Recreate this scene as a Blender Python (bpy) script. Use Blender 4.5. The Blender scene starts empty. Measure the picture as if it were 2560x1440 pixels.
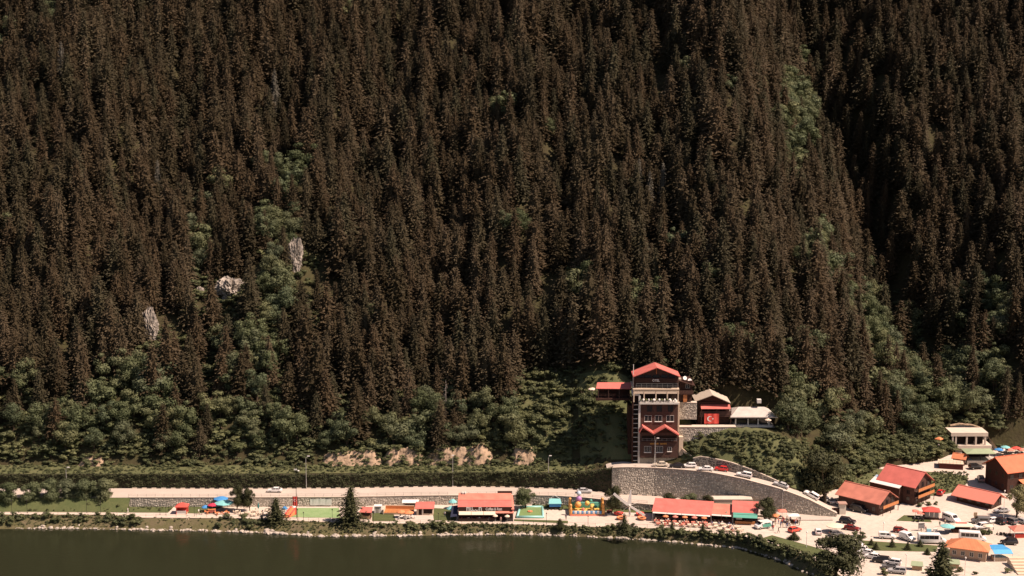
import bpy, math, random
import numpy as np
R = math.radians
# ------------------------------------------------------------------ camera, sky, sun, exposure
scene = bpy.context.scene
COL = scene.collection
H_CAM, PITCH, FPX = 136.0, R(9.0), 3825.0      # eye height over the lake, tilt, focal length for a 2560 px wide frame
cam_data = bpy.data.cameras.new('camera')
cam_data.sensor_width = 36.0
cam_data.lens = 36.0 * FPX / 2560.0
cam_data.clip_start = 1.0
cam_data.clip_end = 3000.0
cam = bpy.data.objects.new('camera', cam_data)
COL.objects.link(cam)
cam.location = (0, 0, H_CAM)
cam.rotation_euler = (R(90) - PITCH, 0, 0)
scene.camera = cam

SUN_EL, SUN_AZ = R(53), R(108)                  # azimuth from +Y (away from the viewer) clockwise towards +X
world = bpy.data.worlds.new('World')
scene.world = world
world.use_nodes = True
wn = world.node_tree
wn.nodes.clear()
sky = wn.nodes.new('ShaderNodeTexSky')
sky.sky_type = 'NISHITA'
sky.sun_disc = False
sky.sun_elevation = SUN_EL
sky.sun_rotation = SUN_AZ
bg = wn.nodes.new('ShaderNodeBackground')
bg.inputs['Strength'].default_value = 0.06
wo = wn.nodes.new('ShaderNodeOutputWorld')
wn.links.new(sky.outputs[0], bg.inputs[0])
wn.links.new(bg.outputs[0], wo.inputs[0])
sl = bpy.data.lights.new('sun', 'SUN')
sl.energy = 5.0
sl.angle = R(0.53)
sl.color = (1.0, 0.92, 0.82)
sun = bpy.data.objects.new('sun', sl)
COL.objects.link(sun)
sun.location = (200, 200, 400)
# the lamp shines along its local -Z: aim it away from the sun's place in the sky
from mathutils import Vector
sdir = Vector((math.cos(SUN_EL) * math.sin(SUN_AZ), math.cos(SUN_EL) * math.cos(SUN_AZ), math.sin(SUN_EL)))
sun.rotation_euler = (-sdir).to_track_quat('-Z', 'Y').to_euler()
vs = scene.view_settings
vs.view_transform = 'Standard'
vs.look = 'None'
vs.exposure = 0.5
vs.gamma = 1.0
vs.use_curve_mapping = False
vs.use_white_balance = True
vs.white_balance_temperature = 7400
vs.white_balance_tint = 25
scene.cycles.max_bounces = 5
scene.cycles.diffuse_bounces = 2
scene.cycles.glossy_bounces = 3
scene.cycles.transmission_bounces = 3
scene.cycles.transparent_max_bounces = 4
scene.cycles.use_denoising = True
scene.cycles.caustics_reflective = False
scene.cycles.caustics_refractive = False

random.seed(7)
NP = np.random.RandomState(7)
# ------------------------------------------------------------------ picture <-> place (2560 x 1440 pixel picks turned into metres)
CP, SP = math.cos(PITCH), math.sin(PITCH)
def _ray(px, py):
    u = (px - 1280.0) / FPX; v = (720.0 - py) / FPX
    return u, CP + v * SP, -SP + v * CP
def G(px, py, z):                       # the point of height z seen at a pixel
    dx, dy, dz = _ray(px, py); t = (z - H_CAM) / dz
    return (dx * t, dy * t, z)
def AY(px, py, Y):                      # the point at distance Y seen at a pixel
    dx, dy, dz = _ray(px, py); t = Y / dy
    return (dx * t, Y, H_CAM + dz * t)
def proj(x, y, z):
    yc = y * CP - (z - H_CAM) * SP      # depth along the axis
    up = y * SP + (z - H_CAM) * CP
    return 1280 + FPX * x / yc, 720 - FPX * up / yc
def curve(pts):                         # pixel picks (px, py, z) -> Y(x), z(x)
    w = sorted(G(*p) for p in pts)
    xs = [q[0] for q in w]; ys = [q[1] for q in w]; zs = [q[2] for q in w]
    return (lambda x: np.interp(x, xs, ys)), (lambda x: np.interp(x, xs, zs)), xs[0], xs[-1]

# ------------------------------------------------------------------ materials
MATS = {}
def M(name, col, rough=0.75, spec=0.25, var=0.12, scale=1.5, bump=0.0, bscale=12.0, metal=0.0, ribs=0.0, ribaxis='X', island=False):
    if name in MATS: return MATS[name]
    m = bpy.data.materials.new(name); m.use_nodes = True
    nt = m.node_tree; N = nt.nodes; L = nt.links
    b = N['Principled BSDF']
    b.inputs['Roughness'].default_value = rough
    b.inputs['Specular IOR Level'].default_value = spec
    b.inputs['Metallic'].default_value = metal
    tc = N.new('ShaderNodeTexCoord')
    no = N.new('ShaderNodeTexNoise'); no.inputs['Scale'].default_value = scale; no.inputs['Detail'].default_value = 5
    L.new(tc.outputs['Object'], no.inputs['Vector'])
    mix = N.new('ShaderNodeMix'); mix.data_type = 'RGBA'
    lo = [max(0, c * (1 - var * 1.6)) for c in col]; hi = [min(1, c * (1 + var * 1.2)) for c in col]
    mix.inputs['A'].default_value = (*lo, 1); mix.inputs['B'].default_value = (*hi, 1)
    src = no.outputs['Fac']
    if island:
        ge = N.new('ShaderNodeNewGeometry')
        ad = N.new('ShaderNodeMath'); ad.operation = 'MULTIPLY_ADD'
        ad.inputs[1].default_value = 0.75; L.new(ge.outputs['Random Per Island'], ad.inputs[0])
        sc = N.new('ShaderNodeMath'); sc.operation = 'MULTIPLY'; sc.inputs[1].default_value = 0.25
        L.new(no.outputs['Fac'], sc.inputs[0]); L.new(sc.outputs[0], ad.inputs[2])
        src = ad.outputs[0]
    L.new(src, mix.inputs['Factor'])
    L.new(mix.outputs['Result'], b.inputs['Base Color'])
    if bump or ribs:
        bp = N.new('ShaderNodeBump'); bp.inputs['Strength'].default_value = 0.6; bp.inputs['Distance'].default_value = bump or ribs
        if ribs:
            w = N.new('ShaderNodeTexWave'); w.bands_direction = ribaxis; w.inputs['Scale'].default_value = 0.8
            L.new(tc.outputs['Object'], w.inputs['Vector']); L.new(w.outputs['Fac'], bp.inputs['Height'])
        else:
            n2 = N.new('ShaderNodeTexNoise'); n2.inputs['Scale'].default_value = bscale; n2.inputs['Detail'].default_value = 4
            L.new(tc.outputs['Object'], n2.inputs['Vector']); L.new(n2.outputs['Fac'], bp.inputs['Height'])
        L.new(bp.outputs[0], b.inputs['Normal'])
    MATS[name] = m
    return m
def leafmat(name, cols, trans=0.18, spec=0.12):
    """foliage: hue and value differ from plant to plant (object random) and from leaf to leaf (island random)"""
    m = bpy.data.materials.new(name); m.use_nodes = True
    nt = m.node_tree; N = nt.nodes; L = nt.links
    b = N['Principled BSDF']; b.inputs['Roughness'].default_value = 0.62; b.inputs['Specular IOR Level'].default_value = spec
    oi = N.new('ShaderNodeObjectInfo')
    cr = N.new('ShaderNodeValToRGB'); cr.color_ramp.interpolation = 'LINEAR'
    while len(cr.color_ramp.elements) < len(cols): cr.color_ramp.elements.new(0.5)
    for i, c in enumerate(cols):
        cr.color_ramp.elements[i].position = i / (len(cols) - 1); cr.color_ramp.elements[i].color = (*c, 1)
    L.new(oi.outputs['Random'], cr.inputs[0])
    ge = N.new('ShaderNodeNewGeometry')
    mr = N.new('ShaderNodeMapRange'); mr.inputs['To Min'].default_value = 0.76; mr.inputs['To Max'].default_value = 1.24
    L.new(ge.outputs['Random Per Island'], mr.inputs['Value'])
    mu = N.new('ShaderNodeMix'); mu.data_type = 'RGBA'; mu.blend_type = 'MULTIPLY'; mu.inputs['Factor'].default_value = 1
    L.new(cr.outputs[0], mu.inputs['A']); L.new(mr.outputs[0], mu.inputs['B'])
    L.new(mu.outputs['Result'], b.inputs['Base Color'])
    tr = N.new('ShaderNodeBsdfTranslucent'); L.new(mu.outputs['Result'], tr.inputs['Color'])
    ms = N.new('ShaderNodeMixShader'); ms.inputs[0].default_value = trans
    L.new(b.outputs[0], ms.inputs[1]); L.new(tr.outputs[0], ms.inputs[2])
    L.new(ms.outputs[0], N['Material Output'].inputs['Surface'])
    MATS[name] = m
    return m
def groundmat(name, a, bcol, c=None, s1=0.12, s2=1.6, bump=0.05, bscale=3.0, rough=0.9):
    """two or three earth / grass tones mixed in patches at two scales"""
    m = bpy.data.materials.new(name); m.use_nodes = True
    nt = m.node_tree; N = nt.nodes; L = nt.links
    b = N['Principled BSDF']; b.inputs['Roughness'].default_value = rough; b.inputs['Specular IOR Level'].default_value = 0.12
    tc = N.new('ShaderNodeTexCoord')
    def noise(s, lo, hi):
        n = N.new('ShaderNodeTexNoise'); n.inputs['Scale'].default_value = s; n.inputs['Detail'].default_value = 7; n.inputs['Roughness'].default_value = 0.62
        L.new(tc.outputs['Object'], n.inputs['Vector'])
        r = N.new('ShaderNodeMapRange'); r.inputs['From Min'].default_value = lo; r.inputs['From Max'].default_value = hi
        L.new(n.outputs['Fac'], r.inputs['Value']); return r.outputs[0], n
    f1, _ = noise(s1, 0.38, 0.62); f2, n2 = noise(s2, 0.35, 0.68)
    m1 = N.new('ShaderNodeMix'); m1.data_type = 'RGBA'
    m1.inputs['A'].default_value = (*a, 1); m1.inputs['B'].default_value = (*bcol, 1); L.new(f1, m1.inputs['Factor'])
    m2 = N.new('ShaderNodeMix'); m2.data_type = 'RGBA'; m2.inputs['B'].default_value = (*(c or [x * 0.6 for x in a]), 1)
    L.new(m1.outputs['Result'], m2.inputs['A'])
    h = N.new('ShaderNodeMath'); h.operation = 'MULTIPLY'; h.inputs[1].default_value = 0.6; L.new(f2, h.inputs[0]); L.new(h.outputs[0], m2.inputs['Factor'])
    L.new(m2.outputs['Result'], b.inputs['Base Color'])
    nb = N.new('ShaderNodeTexNoise'); nb.inputs['Scale'].default_value = bscale; nb.inputs['Detail'].default_value = 6
    L.new(tc.outputs['Object'], nb.inputs['Vector'])
    bp = N.new('ShaderNodeBump'); bp.inputs['Strength'].default_value = 0.8; bp.inputs['Distance'].default_value = bump
    L.new(nb.outputs['Fac'], bp.inputs['Height']); L.new(bp.outputs[0], b.inputs['Normal'])
    MATS[name] = m
    return m

# ------------------------------------------------------------------ mesh helpers
class MB:
    def __init__(s): s.v = []; s.f = []
    def add(s, vs, fs):
        o = len(s.v); s.v += [tuple(p) for p in vs]; s.f += [tuple(i + o for i in f) for f in fs]; return s
    def box(s, x0, x1, y0, y1, z0, z1, rz=0.0, c=None):
        vs = [(x0,y0,z0),(x1,y0,z0),(x1,y1,z0),(x0,y1,z0),(x0,y0,z1),(x1,y0,z1),(x1,y1,z1),(x0,y1,z1)]
        if rz:
            cx, cy = c or ((x0+x1)/2, (y0+y1)/2); ca, sa = math.cos(rz), math.sin(rz)
            vs = [(cx+(x-cx)*ca-(y-cy)*sa, cy+(x-cx)*sa+(y-cy)*ca, z) for x, y, z in vs]
        return s.add(vs, [(3,2,1,0),(4,5,6,7),(0,1,5,4),(1,2,6,5),(2,3,7,6),(3,0,4,7)])
    def prism(s, poly, axis, a, b):
        """poly in the two other axes (x: (y,z), y: (x,z), z: (x,y)), pushed from a to b along axis"""
        n = len(poly)
        mk = {'x': lambda p, t: (t, p[0], p[1]), 'y': lambda p, t: (p[0], t, p[1]), 'z': lambda p, t: (p[0], p[1], t)}[axis]
        vs = [mk(p, a) for p in poly] + [mk(p, b) for p in poly]
        fs = [tuple(range(n))[::-1], tuple(range(n, 2*n))] + [(i, (i+1) % n, n+(i+1) % n, n+i) for i in range(n)]
        return s.add(vs, fs)
    def tube(s, p0, p1, r0, r1=None, n=6, cap=True):
        r1 = r0 if r1 is None else r1
        a = Vector(p0); b = Vector(p1); d = (b - a)
        if d.length < 1e-6: return s
        d.normalize(); u = d.orthogonal().normalized(); w = d.cross(u)
        vs = []
        for c, r in ((a, r0), (b, r1)):
            for i in range(n):
                t = 2*math.pi*i/n; vs.append(tuple(c + u*(r*math.cos(t)) + w*(r*math.sin(t))))
        fs = [(i, (i+1) % n, n+(i+1) % n, n+i) for i in range(n)]
        if cap: fs += [tuple(range(n))[::-1], tuple(range(n, 2*n))]
        return s.add(vs, fs)
    def lathe(s, prof, c=(0,0,0), n=10, sx=1.0, sy=1.0):
        vs = []; fs = []
        for r, z in prof:
            for i in range(n):
                t = 2*math.pi*i/n; vs.append((c[0]+r*sx*math.cos(t), c[1]+r*sy*math.sin(t), c[2]+z))
        for k in range(len(prof)-1):
            for i in range(n): fs.append((k*n+i, k*n+(i+1) % n, (k+1)*n+(i+1) % n, (k+1)*n+i))
        fs.append(tuple(range(n))[::-1]); fs.append(tuple(range((len(prof)-1)*n, len(prof)*n)))
        return s.add(vs, fs)
    def slab(s, pts, t):
        """a flat polygon in space given thickness t downwards"""
        n = len(pts); vs = list(pts) + [(x, y, z-t) for x, y, z in pts]
        return s.add(vs, [tuple(range(n)), tuple(range(n, 2*n))[::-1]] + [(n+i, n+(i+1) % n, (i+1) % n, i) for i in range(n)])
    def mesh(s, name, mat, smooth=False):
        me = bpy.data.meshes.new(name); me.from_pydata(s.v, [], s.f)
        for m in (mat if isinstance(mat, (list, tuple)) else [mat]): me.materials.append(m)
        if smooth: me.polygons.foreach_set('use_smooth', [True]*len(me.polygons))
        me.update(); return me
    def build(s, name, mat, parent=None, smooth=False, loc=None, rz=0.0):
        return link(name, s.mesh(name, mat, smooth), parent, loc, rz)
def link(name, data, parent=None, loc=None, rz=0.0):
    o = bpy.data.objects.new(name, data); COL.objects.link(o)
    if parent is not None:
        o.parent = parent; KIDS.setdefault(parent.name, []).append(o)
    if loc is not None: o.location = loc
    if rz: o.rotation_euler = (0, 0, rz)
    return o
def tag(o, label=None, cat=None, group=None, kind=None):
    if label: o['label'] = label
    if cat: o['category'] = cat
    if group: o['group'] = group
    if kind: o['kind'] = kind
    return o
def thing(name, label, cat, loc=(0,0,0), rz=0.0, group=None):
    return tag(link(name, None, None, loc, rz), label, cat, group)
def copy_tree(o, parent=None):
    c = o.copy(); COL.objects.link(c); c.parent = parent
    if parent is not None: KIDS.setdefault(parent.name, []).append(c)
    for ch in list(KIDS.get(o.name, [])): copy_tree(ch, c)
    return c
KIDS = {}
def lettering(txt, size, mat, parent, loc, rz=0.0, name='lettering', width=None, bold=0.0):
    cu = bpy.data.curves.new(name, 'FONT'); cu.body = txt; cu.size = size; cu.align_x = 'CENTER'; cu.align_y = 'CENTER'; cu.extrude = 0.03; cu.offset = bold
    tmp = bpy.data.objects.new(name, cu); COL.objects.link(tmp)
    dg = bpy.context.evaluated_depsgraph_get(); dg.update()
    me = bpy.data.meshes.new_from_object(tmp.evaluated_get(dg)); bpy.data.objects.remove(tmp)
    me.materials.clear(); me.materials.append(mat)
    o = link(name, me, parent, loc); o.rotation_euler = (R(90), 0, rz)
    xs = [v.co.x for v in me.vertices]; ys = [v.co.y for v in me.vertices]
    if width: o.scale = (width/(max(xs)-min(xs)), size/(max(ys)-min(ys)), 1)      # width and height of the finished line in metres
    return o
def vnoise(x, y, s=1.0, seed=0):
    x = np.asarray(x, float) * s; y = np.asarray(y, float) * s; k = seed * 1.7
    return (np.sin(x*1.0+y*0.37+k)+np.sin(-x*0.53+y*1.13+2*k+1)+np.sin(x*1.91-y*0.81+3*k+2)*0.6+np.sin(x*0.9+y*2.3+k*5+4)*0.6)/3.2
# ------------------------------------------------------------------ lines of the land, picked along the picture
ZR = lambda px: float(np.interp(px, [1400, 2050], [5.0, 3.2]))          # road height
ZS = lambda px: float(np.interp(px, [1480, 1900], [2.2, 3.2]))          # strip of cafes by the lake, rising to the square
def pk(pts, zf): return [(a, b, zf(a)) for a, b in pts]
shoreY, _, X0, _ = curve([(-300,1320,0),(0,1322,0),(200,1322,0),(330,1325,0),(480,1327,0),(640,1332,0),(800,1341,0),(1000,1340,0),(1130,1338,0),(1300,1337,0),(1420,1340,0),(1560,1347,0),(1700,1357,0),(1850,1371,0),(1900,1385,0),(1960,1405,0),(2030,1440,0),(2110,1500,0),(2260,1640,0),(2600,1900,0)])
bankY, bankZ, _, _ = curve(pk([(-300,1286),(0,1287),(260,1288),(340,1295),(560,1296),(640,1298),(724,1302),(900,1310),(1100,1310),(1300,1312),(1480,1318),(1640,1322),(1740,1330),(1860,1343),(1900,1351),(2000,1383),(2060,1412),(2110,1445),(2200,1520),(2400,1680),(2900,1950)], lambda p: ZS(p)-0.1))
pathY, _, _, _ = curve(pk([(-300,1279),(0,1280),(260,1281),(340,1283),(560,1287),(640,1290),(724,1294),(900,1304),(1100,1303),(1300,1306),(1480,1310),(1640,1315),(1740,1321),(1860,1335),(1900,1342),(2000,1374),(2060,1403),(2110,1436),(2200,1510),(2400,1670),(2900,1940)], ZS))
roadFY, roadFZ, _, _ = curve(pk([(-300,1244),(0,1244),(320,1244),(560,1244),(840,1243),(1080,1239),(1300,1238),(1400,1240),(1480,1246),(1560,1256),(1640,1263),(1740,1271),(1900,1289),(1990,1300)], ZR))
roadBY, roadBZ, _, _ = curve(pk([(-300,1221),(0,1221),(320,1221),(560,1222),(840,1221),(1080,1217),(1250,1218),(1400,1222),(1470,1227),(1540,1235),(1640,1240),(1760,1252),(1880,1270),(1960,1281),(2040,1289),(2090,1292)], ZR))
# top of the big stone wall (front edge of the ramp): height over the wall's base
_wt = [(1500,1174),(1530,1170),(1560,1168),(1640,1170),(1700,1174),(1780,1182),(1860,1198),(1950,1222),(2020,1248),(2060,1268),(2092,1284)]
_wx, _wz = [], []
for a, b in _wt:
    x = G(a, b, 10)[0]
    for _ in range(4):
        Y = float(roadBY(x)); x, _, z = AY(a, b, Y)
    _wx.append(x); _wz.append(max(z, ZR(a) + 0.1))
wallTopZ = lambda x: np.interp(x, _wx, _wz)
XW0, XW1 = _wx[1], _wx[-1]
RAMP_W = 5.6
# where the hillside begins: top of the ivy wall, back of the ramp, edge of the square
_hb = [(-400,1187,9.3),(0,1185,9.3),(560,1185,9.3),(1080,1182,9.4),(1400,1181,9.7),(1470,1178,10.2)]
hbw = []
for p in _hb:
    x = G(*p)[0]
    for _ in range(3): Y = float(roadBY(x)) + 1.25; x, Y, z = AY(p[0], p[1], Y)
    hbw.append((x, Y, z))
for px, zadd in ((1530,0.1),(1600,0.2),(1700,0.6),(1760,2.8),(1830,2.6),(1890,1.8),(1950,0.5),(2000,0.2)):
    x = float(np.interp(px, [a for a, _ in _wt], _wx)); hbw.append((x, float(roadBY(x)) + RAMP_W + 0.3, float(wallTopZ(x)) + zadd))
hbw += [G(2045,1236,4.2), G(2090,1218,4.6), G(2200,1168,5.4), G(2340,1148,6.4), G(2400,1118,7.5), G(2480,1112,8.0), G(2560,1112,8.5), G(2700,1112,9), G(3000,1110,10)]
hbw.sort()
_hx = [p[0] for p in hbw]; hillY0 = lambda x: np.interp(x, _hx, [p[1] for p in hbw]); hillZ0 = lambda x: np.interp(x, _hx, [p[2] for p in hbw])
_fx = [G(1440,1180,10)[0], G(1530,1170,13)[0]]
flat = lambda x: np.interp(x, _fx, [8.0, 0.0])
RAV = [(500,146),(560,141),(610,136),(650,131),(720,127),(900,122)]     # ravine axis (Y, x)
ravX = lambda Y: np.interp(Y, [a for a, _ in RAV], [b for _, b in RAV])
GUL = [(470,-66),(520,-72),(580,-82),(700,-100),(900,-120)]
gulX = lambda Y: np.interp(Y, [a for a, _ in GUL], [b for _, b in GUL])
def hillz(x, Y):
    x = np.asarray(x, float); Y = np.asarray(Y, float)
    d = Y - hillY0(x); fl = flat(x); d2 = np.maximum(0, d - fl)
    z = hillZ0(x) + 0.05*np.clip(d, 0, fl) + np.minimum(d2, 9)*1.02 + np.maximum(d2 - 9, 0)*0.735
    ramp = np.clip(d2/45, 0, 1)
    z = z + ramp*(4.0*vnoise(x, Y, 0.045, 3) + 1.5*vnoise(x, Y, 0.13, 8)) + np.clip(d2/70, 0, 1)*(6.0*np.sin(x*0.075+0.8+Y*0.012) + 3.5*np.sin(x*0.17-Y*0.02))
    z = z - ramp*np.clip((Y-470)/60, 0, 1)*(13*np.exp(-((x - ravX(Y))/10.0)**2) + 24*np.clip(1-np.abs(x - ravX(Y))/52, 0, 1))
    z = z - ramp*6*np.exp(-((x - gulX(Y))/11.0)**2)
    for xa_, xb_, ya_, yb_, zp in PADS:                       # levelled building plots cut into the slope
        inside = np.clip((x-xa_)/1.5, 0, 1)*np.clip((xb_-x)/1.5, 0, 1)*np.clip((Y-ya_)/1.0, 0, 1)*np.clip((yb_-Y)/1.5, 0, 1)
        z = z - inside*np.maximum(0, z - zp)
    return z
def _pad(px0, px1, py, Yf, y0, y1):
    a = AY(px0, py, Yf); b = AY(px1, py, Yf); return (a[0]-1.5, b[0]+1.5, y0, y1, a[2])
PADS = [_pad(1735,1838,1064,449,445.0,458), _pad(1826,1948,1068,448.5,444.5,457), _pad(1488,1582,997,451,446.0,457), _pad(1695,1740,1006,446,445.5,456), _pad(2360,2494,1118,480,475,489), _pad(2470,2640,1142,478,470,487), _pad(2395,2492,1146,470,464,475)]
def groundz(x, Y):                       # the lakeside strip and the square
    x = np.asarray(x, float); Y = np.asarray(Y, float)
    base = np.interp(x, [G(1480,1310,2.2)[0], G(1900,1340,3.2)[0]], [2.2, 3.2])
    right = np.clip((x - 70)/15, 0, 1)
    return base + right*np.maximum(0, Y - 434)*0.07
def hz(x, Y): return float(hillz(x, Y))
def gz(x, Y): return float(groundz(x, Y))
def GP(px, py):                          # a point of the strip / square under a pixel
    z = 3.0
    for _ in range(6):
        x, y, _z = G(px, py, z); z = gz(x, y)
    return (x, y, z)

mSand = groundmat('sandy ground', (0.62,0.525,0.43), (0.56,0.47,0.385), (0.42,0.35,0.285), 0.10, 1.1, 0.02, 6)
mRoad = groundmat('pale worn asphalt', (0.54,0.46,0.38), (0.48,0.41,0.34), (0.41,0.35,0.29), 0.16, 2.2, 0.01, 12)
mPave = groundmat('cream paving', (0.64,0.54,0.43), (0.58,0.48,0.39), (0.50,0.42,0.34), 0.3, 2.0, 0.01, 9)
mGrass = groundmat('short grass', (0.100,0.112,0.050), (0.145,0.140,0.066), (0.066,0.078,0.032), 0.25, 2.4, 0.12, 5)
mLawn = groundmat('lawn grass', (0.085,0.105,0.042), (0.115,0.125,0.052), (0.058,0.075,0.028), 0.3, 2.0, 0.08, 6)
mHill = groundmat('forest floor', (0.050,0.042,0.020), (0.065,0.062,0.026), (0.035,0.026,0.016), 0.08, 0.7, 0.3, 1.2)
mBank = groundmat('bank earth and grass', (0.11,0.10,0.045), (0.15,0.115,0.07), (0.07,0.075,0.03), 0.35, 1.5, 0.25, 2.5)
mStone = M('grey wall stone', (0.54,0.485,0.40), 0.9, 0.15, 0.36, 1.2, 0.03, 6, island=True)
mMortar = M('wall mortar', (0.38,0.34,0.28), 0.95, 0.1, 0.25, 0.6)
mPinkStone = M('pink lake wall stone', (0.46,0.34,0.27), 0.9, 0.15, 0.3, 1.0, island=True)
mRock = M('pale rock', (0.37,0.325,0.27), 0.9, 0.15, 0.55, 0.7, 0.5, 0.8)
mScarp = M('orange earth', (0.42,0.30,0.20), 0.95, 0.1, 0.45, 0.5, 0.5, 0.9)

def sheet(name, rows, mat, kind='structure', parent=None, label=None, cat=None):
    """rows: list of rows of points, all the same length"""
    n = len(rows[0]); mb = MB(); mb.v = [tuple(map(float, p)) for r in rows for p in r]
    mb.f = [(i*n+j, i*n+j+1, (i+1)*n+j+1, (i+1)*n+j) for i in range(len(rows)-1) for j in range(n-1)]
    o = mb.build(name, mat, parent, smooth=True)
    if parent is None: o['kind'] = kind
    return o
# lake
mWater = bpy.data.materials.new('lake water'); mWater.use_nodes = True
nt = mWater.node_tree; b = nt.nodes['Principled BSDF']
b.inputs['Base Color'].default_value = (0.022,0.0245,0.0125,1); b.inputs['Roughness'].default_value = 0.09; b.inputs['IOR'].default_value = 1.33
tc = nt.nodes.new('ShaderNodeTexCoord'); mp = nt.nodes.new('ShaderNodeMapping'); mp.inputs['Scale'].default_value = (0.5, 1.3, 1)
n1 = nt.nodes.new('ShaderNodeTexNoise'); n1.inputs['Scale'].default_value = 1.1; n1.inputs['Detail'].default_value = 5
bp = nt.nodes.new('ShaderNodeBump'); bp.inputs['Strength'].default_value = 0.55; bp.inputs['Distance'].default_value = 0.09
nt.links.new(tc.outputs['Object'], mp.inputs[0]); nt.links.new(mp.outputs[0], n1.inputs['Vector'])
n3 = nt.nodes.new('ShaderNodeTexNoise'); n3.inputs['Scale'].default_value = 0.035; n3.inputs['Detail'].default_value = 4
rm = nt.nodes.new('ShaderNodeMapRange'); rm.inputs['From Min'].default_value = 0.4; rm.inputs['From Max'].default_value = 0.65; rm.inputs['To Min'].default_value = 0.25; rm.inputs['To Max'].default_value = 1.0   # wind patches
nt.links.new(mp.outputs[0], n3.inputs['Vector']); nt.links.new(n3.outputs['Fac'], rm.inputs['Value']); nt.links.new(rm.outputs[0], bp.inputs['Strength'])
nt.links.new(n1.outputs['Fac'], bp.inputs['Height']); nt.links.new(bp.outputs[0], b.inputs['Normal'])
sheet('lake', [[(x, y, 0) for x in np.linspace(-420, 420, 22)] for y in np.linspace(-60, 436, 14)], mWater)

# hillside
xs = np.concatenate([np.arange(-330, 40, 3.0), np.arange(40, 130, 2.0), np.arange(130, 360, 3.5)])
rows = []
for k in list(np.arange(0, 24, 1.5)) + list(np.arange(24, 120, 4.0)) + list(np.arange(120, 400, 9.0)):
    Y = hillY0(xs) + k
    z = hillz(xs, Y)
    rows.append(list(zip(xs, Y, z)))
rows.insert(0, [(x, y-0.3, z-14) for x, y, z in rows[0]])
hill = sheet('hillside', rows, mHill)
# lower grassy bank of the hill, 5 cm over the forest floor
def patch_on_hill(name, quad, mat, n=16, lift=0.06, m=12):
    (ax, ay), (bx, by), (cx, cy), (dx, dy) = quad
    rws = []
    for i in range(m+1):
        t = i/m; row = []
        for j in range(n+1):
            s = j/n
            x = (ax*(1-s)+bx*s)*(1-t) + (dx*(1-s)+cx*s)*t; y = (ay*(1-s)+by*s)*(1-t) + (dy*(1-s)+cy*s)*t
            row.append((x, y, hz(x, y) + lift))
        rws.append(row)
    return sheet(name, rws, mat)
xs2 = np.arange(-200, float(_fx[1])-2, 2.5)
sheet('grass_verge', [[(x, float(hillY0(x))+k, hz(x, float(hillY0(x))+k)+0.07) for x in xs2] for k in (0.05, 1.5, 3, 4.5, 6, 7.5, 8.3)], mGrass)
xg0, xg1 = AY(1290,1100,452)[0], AY(1590,1100,452)[0]
sheet('grass_slope', [[(x, float(hillY0(x))+float(flat(x))+k, hz(x, float(hillY0(x))+float(flat(x))+k)+0.12) for x in np.arange(xg0, xg1, 1.5)] for k in np.arange(0.5, 24, 1.5)], mGrass)
xg0, xg1 = AY(1700,1150,446)[0], AY(2010,1230,440)[0]
sheet('shrub_slope', [[(x, float(hillY0(x))+k, hz(x, float(hillY0(x))+k)+0.12) for x in np.arange(xg0, xg1, 1.5)] for k in np.arange(0.1, 14.5, 1.2)], mGrass)

# lakeside strip and square: one sheet from the lake bank to the road wall, opening into the square on the far side
xs3 = np.concatenate([np.arange(-190, 70, 2.5), np.arange(70, 290, 2.5)])
xe = AY(1990,1300,425)[0]
def stripback(x):
    a = float(roadFY(x)) + 0.25; c = float(hillY0(x)) + 3.0
    t = min(1, max(0, (x - (xe-14))/16)); return a*(1-t) + c*t
rows = []
for i in range(25):
    t = i/24; r = []
    for x in xs3:
        y = float(bankY(x))*(1-t) + stripback(x)*t; r.append((x, y, gz(x, y)))
    rows.append(r)
sheet('ground', rows, mSand)
# footpath along the water, 2 cm proud
sheet('footpath', [[(x, float(bankY(x))*(1-t)+float(pathY(x))*t, gz(x, float(bankY(x)))+0.03) for x in np.arange(-185, 90, 2.0)] for t in (0.02, 0.5, 1.0)], mPave)
# lake bank
rows = []
xs4 = np.arange(-190, 170, 1.2)
for i, t in enumerate((-0.25, 0.0, 0.15, 0.35, 0.6, 0.85, 1.0)):
    r = []
    for x in xs4:
        s = float(shoreY(x)); bk = float(bankY(x)); y = s + (bk - s)*t
        zt = gz(x, bk) - 0.02
        prof = np.interp(t, [-0.25, 0, 0.15, 0.35, 0.6, 0.85, 1.0], [-0.9, 0.02, 0.42, 0.52*zt, 0.78*zt, 0.96*zt, zt])
        n = 0.22*float(vnoise(x, y, 0.9, 2)) if 0 < t < 1 else 0
        r.append((x, y, prof + n))
    rows.append(r)
sheet('lake_bank', rows, mBank)
# road
xs5 = np.arange(-195, XW1, 2.0)
sheet('road', [[(x, float(roadFY(x))*(1-t)+float(roadBY(x))*t, float(roadFZ(x))*(1-t)+float(roadBZ(x))*t + 0.02) for x in xs5] for t in (0, 0.33, 0.66, 1.0)], mRoad)
# ramp up to the hotel
xs6 = np.arange(XW0-1.5, XW1+0.5, 1.2)
sheet('ramp_road', [[(x, float(roadBY(x))+0.2+(RAMP_W+0.4)*t, float(wallTopZ(x))+0.02) for x in xs6] for t in (0, 0.5, 1.0)], mRoad)

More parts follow.
